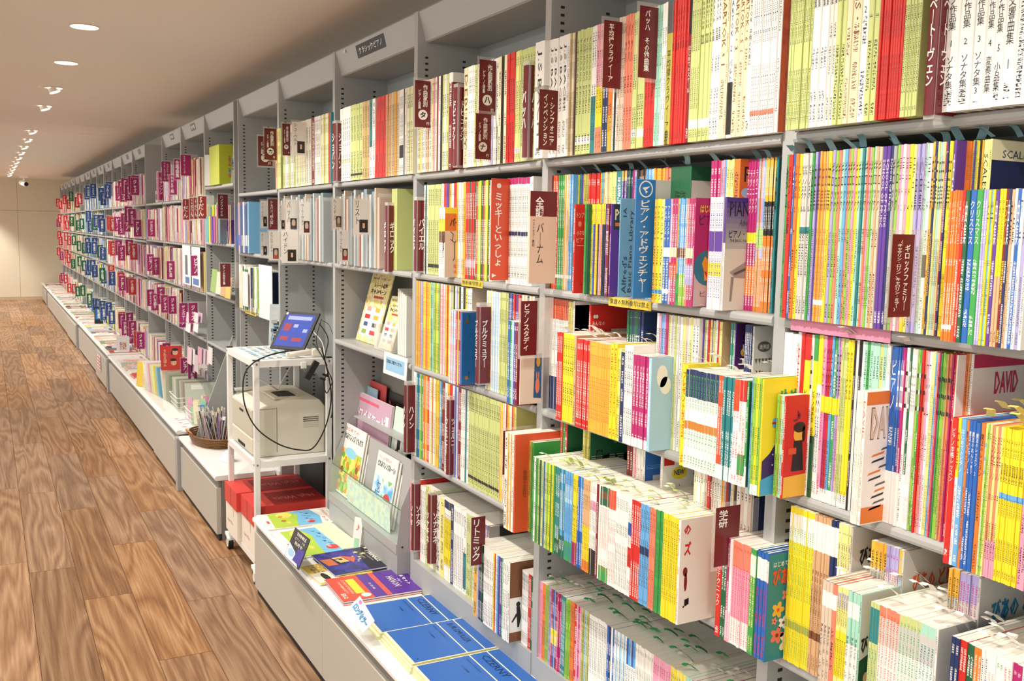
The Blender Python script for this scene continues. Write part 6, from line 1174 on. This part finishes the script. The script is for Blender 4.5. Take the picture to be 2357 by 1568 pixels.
# two children's workbooks
def meadow_flat(lab, x0, x1, ya, yb, z, rot, open_=False):
    s = flat_slab('music_book', lab, 'book', x0, x1, ya, yb, z, .006, 'f6f3ea', rot=rot); w, h = s.w, s.h
    s.p('sky', [(w*.02, h*.38), (w*.98, h*.38), (w*.98, h*.74), (w*.5, h*.80), (w*.02, h*.74)], '7cc0e8'); s.p('meadow', [(w*.02, h*.14), (w*.98, h*.10), (w*.98, h*.42), (w*.6, h*.46), (w*.3, h*.52), (w*.02, h*.44)], 'b4d24a', .0006); s.p('sun_meadow', ell(w*.36, h*.22, w*.22, h*.34), 'e8e070', .0008)
    s.t('どれみフレンズ', w*.42, h*.90, w*.62, h*.05, 'd8705a', bold=.01); s.t('いっしょにおぼえよう!', w*.42, h*.96, w*.5, h*.025, '6ab06a'); s.t('わーく0', w*.74, h*.83, w*.3, h*.05, 'd8503a', bold=.02); s.p('green_badge', ell(w*.2, w*.13, w*.88, h*.92), '9fd06a', .0006)
    s.p('red_balloon', ell(w*.16, w*.15, w*.8, h*.62), 'd8403a', .0009); [s.p('key', rect(w*.012, h*.05, w*(.7+.03*i), h*.58), 'w', .0012) for i in range(4)]
    for i in range(6): s.t('♪♫♩○♬♪'[i], w*(.16+.1*i), h*(.6+.05*(i % 2)), w*.07, h*.05, '4a6a9a')
    for i in range(4): s.p('animal', ell(w*.13, h*.07, w*(.3+.14*i), h*(.28+.05*(i % 2))), ['d89a3a', 'e8c23a', 'b87a3a', 'e8d870'][i], .0009)
    s.p('red_stamp', rect(w*.16, h*.035, w*.56, h*.07), 'd8503a', .0006)
    return s
meadow_flat('farther meadow workbook lying flat at the platform corner', -.312, .01, 4.225, 3.995, ZT+.0008, -.02)
meadow_flat('farther meadow workbook, second copy underneath it', -.31, .0, 4.205, 3.985, ZT+.0008, 0) if False else None
meadow_flat('nearer meadow workbook lying half under the propped black card', -.31, -.035, 3.955, 3.60, ZT+.0008, .05)
s = flat_slab('booklet', 'blank pale green booklet lying beside the grey rack foot', 'booklet', -.12, -.035, 3.98, 3.62, ZT+.0076, .002, 'eef0c8', rot=.05)
# propped cards over the platform edge
A, B, T = on_x(XP-.02, 655, 1280), on_x(XP-.035, 688, 1313), on_x(XP+.02, 697, 1228)
s = Slab('price_card', 'black and blue card hanging diagonally over the platform edge', 'card', A, B, T, .002, '1a1c28', pages=False)
w, h = s.w, s.h; s.p('white_part', [(w*.02, h*.02), (w*.9, h*.02), (w*.5, h*.36), (w*.02, h*.5)], 'e8eef2'); s.p('blue_disc', ell(w*.4, h*.24, w*.3, h*.26), '9fcbe8', .0006); s.p('violet_part', [(w*.5, h*.1), (w*.98, h*.1), (w*.98, h*.6), (w*.6, h*.5)], '3a2f9a', .0006); s.t('TWINKLE', w*.55, h*.88, w*.6, h*.1, 'w', bold=.02); s.t('ピアノ・ソロ', w*.55, h*.74, w*.6, h*.08, 'w'); s.t('発売中', w*.55, h*.6, w*.5, h*.12, 'w')
A, B, T = on_x(XP-.03, 806, 1400), on_x(XP-.035, 836, 1455), on_x(XP+.04, 826, 1372)
A = on_x(XP-.02, 803, 1400); B = on_x(XP-.02, 836, 1458); T = on_x(XP+.015, 826, 1368)
s = Slab('price_card', 'white card with big blue katakana propped on the blue books', 'card', A, B, T, .002, 'f2f4f6', pages=False)
w, h = s.w, s.h; s.t('ロングセラー', w*.5, h*.45, w*.82, h*.5, '14365e', bold=.07, italic=.1); s.t('ロングセラー', w*.5, h*.45, w*.8, h*.46, '5aa8e0', bold=.03, italic=.1, lift=.0014); s.p('pink_mark', ell(w*.16, h*.22, w*.18, h*.84), 'd87ab0')
# ------------------------------------------------------------------ things on the platforms past the cart
# wicker basket with packaged pens
P = on_z(.352, 455, 1010)
t = thing('wicker_basket', 'brown wicker basket full of packaged pens beside the cart', 'basket', (-.165, 5.86, .3525), rz=.1)
M_WK = art_material('wicker_brown', ['4a2f18', '8a5c2c', '6b4522'], 160, 7)
n = 24
for lv in range(6):
    b = MB(); z = .004+.011*lv; k = 1+.035*lv
    b.tube([(.115*k*math.cos(2*PI*i/n), .20*k*math.sin(2*PI*i/n), z) for i in range(n+1)], .006, M_WK, 6); b.build('wicker_band', t, smooth=True)
b = MB(); b.face([(.115*math.cos(2*PI*i/n), .2*math.sin(2*PI*i/n), .001) for i in range(n)], M_WK); b.build('bottom', t)
b = MB(); b.tube([(-.13, -.03, .06), (-.15, -.02, .085), (-.15, .05, .085), (-.13, .06, .06)], .006, mat('handle_tan', 'b8824a', .5), 8); b.build('basket_handle', t, smooth=True)
rr = random.Random(8)
pcs = ['c8322c', 'd84a3a', '9a5ac0', 'b07ad0', 'e8b83a', 'e05a9a', '2a2a2e', '3a3a40', '26262a', 'd8d8dc', 'c03a5a', '2a2a2e', 'e07a3a', '34343a', 'd8c8e0', '2a2a2e', 'c8322c', '8a4ab8']
pcs = pcs+pcs[3:15]
for k, c in enumerate(pcs):
    a = 2*PI*k/len(pcs)*1.6; rx = rr.uniform(.02, .085); x = -.165+rx*math.cos(a); y = 5.86+rx*1.6*math.sin(a); L = rr.uniform(.14, .20)
    tp = Vector((rr.uniform(-.05, .05), rr.uniform(-.06, .03), L)); wv = Vector((rr.uniform(-.3, .3), -1, .1)).normalized()*.018
    s = Slab('pen_package', 'clear bagged pen or tool in the wicker basket', 'package', Vector((x, y, .365+.02*rr.random()))-wv, Vector((x, y, .37))+wv, Vector((x, y, .37))-wv+tp, .004, clear('bag_clear', (.95, .95, .95), .45, .15), pages=False, group='bagged pens in the basket')
    s.p('coloured_pen', rect(s.w*.62, s.h*.8, s.w*.5, s.h*.46), c, .0006); s.p('paper_header', rect(s.w*.9, s.h*.14, s.w*.5, s.h*.93), rr.choice(['w', 'w', 'e8d8a0', 'f0b0c0']), .0008)
    if c in ('2a2a2e', '3a3a40', '26262a', '34343a'): s.t('MUSIC', s.w*.5, s.h*.4, s.h*.4, s.w*.14, 'w', axes=(LY, -LX), lift=.0012)
s = Slab('price_tag', 'white price tag card in front of the basket', 'tag', (-.24, 5.40, .3535), (-.20, 5.30, .3535), (-.19, 5.44, .40), .001, 'f0ece0', pages=False)
# a strip of white tickets
for k in range(4):
    s = flat_slab('price_ticket', 'small white and pink printed ticket lying on the platform edge', 'ticket', -.285, -.215, 6.62-.14*k, 6.53-.14*k, .3735, .002, 'f4eef0', rot=.4+.1*k, group='white tickets on the platform edge', pages=False); s.p('pink_mark', rect(s.w*.4, s.h*.25, s.w*.5, s.h*.3), 'e58a9a')
# wire and white baskets
def wire_basket(lab, x, y, z, a, c_, hh, col, cat='basket', name='wire_basket'):
    t = thing(name, lab, cat, (x, y, z)); m = paint(col)
    for lv in range(4):
        zz = hh*lv/3; k = 1+.12*lv/3
        b = MB(); b.tube([(-a*k, -c_*k, zz), (a*k, -c_*k, zz), (a*k, c_*k, zz), (-a*k, c_*k, zz), (-a*k, -c_*k, zz)], .003 if lv == 3 else .0018, m, 6); b.build('wire_ring', t)
    b = MB()
    for i in range(7):
        f = -1+2*i/6
        b.tube([(f*a, -c_, 0), (f*a*1.12, -c_*1.12, hh)], .0014, m, 5); b.tube([(f*a, c_, 0), (f*a*1.12, c_*1.12, hh)], .0014, m, 5); b.tube([(-a, f*c_, 0), (-a*1.12, f*c_*1.12, hh)], .0014, m, 5); b.tube([(a, f*c_, 0), (a*1.12, f*c_*1.12, hh)], .0014, m, 5)
    b.tube([(-a, 0, 0), (a, 0, 0)], .0014, m, 5); b.build('wire_uprights', t); return t
wire_basket('white wire basket holding coloured sleeves past the tickets', -.12, 6.95, .3735, .09, .14, .10, 'w')
wire_basket('white plastic basket with blue and pink packages', -.13, 6.42, .3735, .08, .11, .09, 'w', name='plastic_basket')
for k in range(16):
    c = rr.choice(['8fb8e0', 'e08ab0', 'a8d8b0', 'f0e8c0', 'd8d0e8', '6a9ad0', 'f4f0f4', 'e8b0c8']); x = -.13+rr.uniform(-.06, .06); y = 6.42+rr.uniform(-.1, .1)
    s = Slab('pen_package', 'pastel packaged pen in the white plastic basket', 'package', (x-.015, y, .378), (x+.012, y-.02, .38), (x-.03+rr.uniform(-.02, .03), y+.01, .378+rr.uniform(.11, .17)), .004, c, pages=False, group='pastel packages in the white basket')
b = MB(); 
t = thing('pen_cup', 'clear cup of blue and pink pens behind the pastel basket', 'cup', (-.03, 6.25, .3735)); b.cyl((0, 0, 0), (0, 0, .1), .035, .04, 16, M_CLEARF, False); b.cyl((0, 0, 0), (0, 0, .002), .035, .035, 16, M_CLEARF); b.build('cup', t)
for k in range(9):
    b = MB(); a = 2*PI*k/9; b.cyl((.02*math.cos(a), .02*math.sin(a), .004), (.03*math.cos(a), .03*math.sin(a), .19), .006, .006, 8, paint(['3a7ad0', '4a8ad8', 'e0709a', '2a62c0'][k % 4])); o = b.build('pen'); o.location = (-.03, 6.25, .3735); tag(o, 'blue or pink pen standing in the clear cup', 'pen', 'pens in the clear cup')
# slanting clear sleeves in a row (record style)
cols = ['e8e4dc', 'd8e0d8', 'e0c8d0', 'd89aa8', 'c8d8a8', 'e8e0a0', 'd8c85a', '9ac0c8', '6aa0b0', '4a90a8', 'd8d8c8', 'c8b8a8', 'a8b898', 'b8a8a0', '98a888', '889878', 'c8c8c0', 'e0dcd0', 'b0b8a8', '90a090', 'd0c8b8', 'b8b0a0', 'a09890', 'c8d0c0']
for k, c in enumerate(cols):
    y = 7.85-.048*k+.0; x0 = -.285+.0*k+(.006*k if k < 10 else .06+.004*(k-10)); le = .17 if k < 12 else .05
    s = Slab('sleeved_score', 'thin score in clear sleeve leaning in the slanted row', 'score', (x0, y, .3745), (x0+.21, y-.01, .3745), (x0+.0, y+le, .3745+.20), .004, c, pages=False, group='sleeved scores leaning in a row'); s.p('white_label', rect(s.w*.4, s.h*.16, s.w*.4, s.h*.86), 'w')
t = thing('acrylic_bin', 'clear bin holding the slanted sleeved scores', 'bin', (-.3, 6.9, .3735)); b = MB(); b.box(0, .003, 0, 1.0, 0, .09, M_CLEAR); b.box(0, .24, .997, 1.0, 0, .12, M_CLEAR); b.build('wall', t)
# red children's book, yellow box behind
s = Slab('picture_book', 'red picture book with two round faces standing on the far platform', 'book', on_y(7.45, 371, 853), on_y(7.43, 420, 851), on_y(7.47, 369, 797), .006, 'c8342c')
s.p('face', ell(s.w*.26, s.w*.26, s.w*.68, s.h*.72), 'e8b890', .0005); s.p('face', ell(s.w*.26, s.w*.26, s.w*.60, s.h*.3), 'e8b890', .0005); s.p('hair', [ell(s.w*.3, s.w*.14, s.w*.68, s.h*.84), ell(s.w*.3, s.w*.14, s.w*.58, s.h*.42), ell(s.w*.08, s.w*.2, s.w*.52, s.h*.7)], '2a1a14', .0008); s.t('うたえほん', s.w*.2, s.h*.5, s.w*.16, s.h*.7, 'e8c8a0', vertical=True, bold=.02); [s.p('eye', ell(s.w*.03, s.w*.03, s.w*cx, s.h*cy), '2a1a14', .001) for cx, cy in ((.63, .72), (.73, .72), (.55, .3), (.65, .3))]
b = MB(); q0 = on_y(7.45, 371, 855); b.box(q0.x, q0.x+.16, 7.43, 7.52, .3745, q0.z, M_CLEAR); o = b.build('clear_riser'); tag(o, 'clear riser under the red picture book', 'riser')
s = Slab('picture_book', 'yellow book leaning before the red picture book', 'book', (-.30, 8.1, .375), (-.24, 7.93, .375), (-.29, 8.12, .57), .02, 'e8c83a')
# flat magazines along the far platforms
mc = ['f2efe8', 'd8453c', 'e8e4dc', 'c8b8a8', 'a8c0a0', 'e0dcd8', 'f4f0ea', 'b83a34', '3a3a40', 'f0e8e0', '88a868', 'd8d4cc', 'e8b8a0', 'f4f2ee', '5a4a6a', 'c8d0d8', '9ab8d8', 'e8d878', 'f2efe8', 'b0a8b8']
k = 0; labs = ['cover with red field', 'plain pale cover', 'dark striped cover', 'green toned cover', 'photo cover']
for y0, y1, z in ((8.2, 10.0, .3727), (10.2, 13.6, .3757), (13.9, 20.6, .3727), (21.0, 22.7, .3727)):
    y = y0
    while y < y1-.22:
        hh = 1+int(rr.random()*3); bc = mc[k % len(mc)]
        for j in range(hh):
            s = flat_slab('magazine', 'flat magazine on the platform down the aisle', 'magazine', -.30+rr.uniform(0, .02), -.02, y+.21, y, z+j*.0065, .006, bc, rot=rr.uniform(-.06, .06), group='flat magazines down the aisle', edge=None)
        s.p('cover_title_band', rect(s.w*.8, s.h*.13, s.w*.5, s.h*.86), mc[(k*7+3) % len(mc)]); s.p('cover_picture', rect(s.w*.7, s.h*.5, s.w*.5, s.h*.42), art_material('mag_print_%d' % (k % 5), [mc[(k*3) % 20], mc[(k*5+1) % 20], 'f0ece0', mc[(k*11+2) % 20]], 25, k % 5), .0005); s.t(['月刊ピアノ', '音楽の友', 'ショパン', 'バンドスコア', 'ポップス'][k % 5], s.w*.5, s.h*.86, s.w*.66, s.h*.08, ['k', 'w', 'd8453c'][k % 3], lift=.001)
        y += .245 if y < 10 else .26; k += 1
# standing acrylic photo frame, small display stands
s = Slab('photo_stand', 'clear stand with small black and red picture on far platform', 'stand', (-.22, 10.3, .376), (-.10, 10.28, .376), (-.20, 10.34, .53), .003, 'e6e8ec', pages=False); s.p('picture', rect(s.w*.5, s.h*.5, s.w*.5, s.h*.38), art_material('doll_print', ['1a1a1a', 'e8d8d0', 'b83a34'], 60, 9))
s = Slab('photo_stand', 'black framed blue notice stand on the long far platform', 'stand', (-.16, 13.2, .376), (-.06, 13.18, .376), (-.15, 13.24, .60), .006, '1c1c1c', pages=False); s.p('blue_notice', rect(s.w*.8, s.h*.62, s.w*.5, s.h*.6), '2a6aa8'); s.t('新刊案内', s.w*.5, s.h*.6, s.w*.3, s.h*.5, 'w', vertical=True, bold=.03)
# green boxed score and loose items on the sixth bay's shelves
xa, xb, y, z0, z1 = stand_span(.05, 497, 539, 318, 419)
t = thing('boxed_score', 'lime green boxed piano floor mat standing on the top shelf', 'box', (-.02, 6.30, 1.9175)); b = MB(); b.box(0, .11, 0, .30, 0, .25, mat('lime_card', 'b4bd2c', .4)); s_ = b.build('box', t, bevel=.002)
b = MB(); b.face([(.07, -.0006, .002), (.1095, -.0006, .002), (.1095, -.0006, .248), (.09, -.0006, .248)], paint('d8dcc0')); b.build('pale_corner', s_)
for i, (ch, c) in enumerate(zip('GIANT PIANO', ['c8342c', 'e07a2c', 'sb', 'b', 'g', 'w', 'c8342c', 'o', 'p', 'm', 'c8342c'])):
    if ch != ' ': write(s_, 'box_writing', ch, (.066, 0, .05+.0125*i), .0115, .017, paint(c), axes=(Vector((0, 0, 1)), Vector((-1, 0, 0))), bold=.03, lift=.001)
write(s_, 'box_writing', 'PLAYMAT', (.086, 0, .13), .07, .012, paint('b'), axes=(Vector((0, 0, 1)), Vector((-1, 0, 0))), bold=.03, lift=.001)
s = Slab('sleeve_bag', 'crumpled clear bag beside the lime green box', 'bag', (-.03, 6.66, 1.918), (.04, 6.60, 1.918), (-.02, 6.66, 2.12), .02, clear('bag_plastic', (.92, .92, .9), .5, .2), pages=False)
# folders in the fifth and fourth bays' second shelf
fcol = ['9aa8b0', 'c8d0d0', '8a98a0', 'd8c8b0', 'e0b8a0', '7a8f98', '5f7f90', 'b8c0c0', '98a8a8', 'c03a34', 'd8d8d0', '88989f']
for (ya, yb, lab, gg) in ((4.90, 4.15, 'sleeved folder standing in the row right of the portrait cards', 'folders in the fifth bay'), (3.98, 3.45, 'clear sleeved folder between portrait cards and maroon wrap', 'folders in the fourth bay')):
    n_ = int((ya-yb)/.03)
    for k in range(n_):
        b = MB(); b.box(0, .2, 0, .012+.01*(k % 3), 0, .27+.012*(k % 4), mat('folder_'+fcol[k % 12], fcol[k % 12], .35)); f_ = b.build('folder'); f_.location = (-.02+.004*(k % 3), ya-.03*(k+1), Z2+.0006); tag(f_, lab, 'folder', gg)
        b = MB(); b.box(-.003, .2, -.001, .001, -.0, .285, M_CLEARF); b.build('clear_sleeve', f_)
for k in range(5):
    b = MB(); b.box(0, .2, 0, .0085, 0, .30, paint('lg')); o = b.build('slim_score'); o.location = (.0, 3.375-.011*k, Z2+.0006); tag(o, 'lime green slim score right of the maroon wrap, fourth bay', 'score', 'lime slim scores, fourth bay')
for k in range(9):
    c = ['22325f', '2b3f6b', 'c8a0a0', '2b4f8f', '26406b', 'd8d4e0', '2f5c9a', '1d2a40', '6fa8cf'][k]
    b = MB(); b.box(0, .19, 0, .032, 0, .27+.01*(k % 3), mat('ring_'+c, c, .4)); o = b.build('ring_binder'); o.location = (-.03, 5.82-.037*(k+1), Z2+.0006); tag(o, 'dark blue toned binder at the left of the fifth bay', 'binder', 'blue binders, second shelf')
    patch(o, 'pale_label', rect(.02, .06, -.016, .07), paint('4a5ab8' if k < 4 else 'w'), (0, 0, 0), 'spine', .0006)
for k in range(6):
    c = ['5ab0b8', 'e8c83a', '6a2fa0', 'a04a9a', 'b0705a', '6f8a9a'][k]
    b = MB(); b.box(0, .17, 0, .055, 0, .17, paint(c)); o = b.build('card_file'); o.location = (-.04, 6.75-.075*(k+1)-.1, 1.5455); tag(o, 'short coloured file under the numbered cards', 'file', 'short coloured files')
s = lean_item('white shop display panel of pens and blue boxes on mid shelf, left', 422, 440, 564, 655, -.03, 'eef2f6', name='poster_card', cat='poster', th=.003, tilt=0); s.p('picture', rect(s.w*.3, s.h*.5, s.w*.5, s.h*.5), '3a4a5a'); s.p('blue_foot', rect(s.w*.5, s.h*.16, s.w*.6, s.h*.12), '2b62b0')
s = lean_item('white shop display panel of pens and blue boxes on mid shelf, right', 443, 462, 568, 660, -.03, 'eef2f6', name='poster_card', cat='poster', th=.003, tilt=0); s.p('picture', rect(s.w*.4, s.h*.4, s.w*.5, s.h*.6), 'd89a5a'); s.p('blue_foot', rect(s.w*.7, s.h*.16, s.w*.5, s.h*.12), '2b62b0')
for k in range(4):
    s = lean_item('small children\'s book standing beside the maroon card, middle shelf' , 486+11*k, 498+11*k, 620+6*k, 672+5*k, -.03, ['8ab04a', 'e8d8c0', 'c89a5a', 'e8b83a'][k], name='small_book', cat='book', th=.006, tilt=.05, group='small books on the half empty shelf')
for k in range(7):
    s = lean_item('pink and white packaged goods on the low shelf left of the cart', 428+9*(k % 4), 438+9*(k % 4), 720+22*(k // 4), 742+22*(k // 4), -.06+.02*(k % 2), ['f4eef0', 'e8b8c8', 'f0e8ec', 'dcc0d0'][k % 4], name='goods_package', cat='package', th=.004, tilt=.05, group='pink packaged goods')
for k in range(10):
    s = lean_item('hanging clear bag of music goods below the slanted panel', 432+8*(k % 7), 441+8*(k % 7), 800+18*(k // 7)+3*(k % 3), 838+18*(k // 7), -.1+.01*(k % 3), ['e8c8d0', 'e4e0e0', '3a3a40', 'd8a0b0', 'c8c0c8'][k % 5], name='goods_package', cat='package', th=.004, tilt=.02, group='bags of music goods', pages=False)
# slanted grey side plate of the display left of the cart
b = MB(); b.prism([(-.24, .36), (-.01, .36), (-.01, .98)], 1, 6.02, 6.03, M_GREY); o = b.build('display_wing'); tag(o, 'grey triangular steel wing left of the printer cart', 'panel')
# ------------------------------------------------------------------ order slips sticking out of the books
def slips(place, ua, ub, xf, z, n, cols, group, label, dx=(.02, .15), lift=.0):
    ya, yb = y_at(xf, z, ua), y_at(xf, z, ub)
    for k in range(n):
        y = ya+(yb-ya)*(k+.5)/n+rr.uniform(-.01, .01); x = xf+rr.uniform(*dx); a = rr.uniform(-.6, .6); c = rr.choice(cols); L = rr.uniform(.024, .044)
        b = MB(); wv = .013; n_ = 4; pts = []
        for i in range(n_+1):
            q = i/n_; pts.append((L*q*math.cos(.3), math.sin(q*2.2)*.006*(1 if k % 2 else -1), .001+L*.5*math.sin(q*1.9)))
        for i in range(n_):
            p, r2 = pts[i], pts[i+1]; b.face([(p[0], p[1]-wv/2, p[2]), (r2[0], r2[1]-wv/2, r2[2]), (r2[0], r2[1]+wv/2, r2[2]), (p[0], p[1]+wv/2, p[2])], paint(c, .7))
        o = b.build('order_slip'); o.location = (x, y, z+.0006+lift); o.rotation_euler = (0, 0, a+PI); tag(o, label, 'paper slip', group); sm_ = o.modifiers.new('paper', 'SOLIDIFY'); sm_.thickness = .0003
slips('b5', 1230, 1700, .005, ZB+.223, 46, ['2f9a58', '3aa864', '2a8a50', 'e8e8d8'], 'green slips on the lowest row', 'green paper slip curling out of the lowest row of books')
slips('b4', 1240, 1550, -.095, Z4+.227, 26, ['b8c86a', 'c8d888', 'a8b858', 'e8ecc0'], 'pale green slips on the jutting row', 'pale green slip curling out of the jutting fourth shelf row')
slips('b3', 1290, 1500, -.045, Z3+.224, 14, ['f0ece0', 'e8e0d0', 'e6e2da'], 'white slips over the red and yellow row', 'white slip curling over the red and yellow workbooks', lift=.004)
slips('b3b', 1580, 1720, -.06, Z3+.210, 10, ['f0ece0', 'e8e4e0'], 'white slips over the green and teal row', 'white slip curling over the green and teal workbooks', lift=.004)
slips('a4', 1895, 2340, -.09, Z4+.226, 24, ['f0eee8', 'e4e2dc'], 'white slips on the lower right rows', 'white slip curling out of the lower right workbooks', lift=.006)
slips('b2', 1275, 1780, .03, Z2+.303, 14, ['7d9aa2', '8aa8b0', '6f8c94'], 'blue grey slips, second shelf', 'blue grey slip above the second shelf books of second bay', dx=(.0, .06), lift=.003)
slips('a2', 1820, 2330, .0, Z2+.304, 14, ['6f93a0', '7d9ca8', '5f8492'], 'blue grey slips, second shelf right', 'blue grey slip above the pastel books of the right bay', dx=(.0, .06), lift=.003)
slips('a3', 2195, 2357, -.085, Z3+.223, 7, ['d8c86a', 'e0d488'], 'yellow slips on the yellow workbooks', 'yellow slip curling out of the yellow workbooks, right edge', lift=.003)
slips('a3b', 1860, 2180, .0, Z3+.306, 16, ['d8d4cc', 'c8c4bc'], 'grey white slips, third shelf right', 'grey white slip above third shelf books of the right bay', dx=(.0, .08), lift=.002)
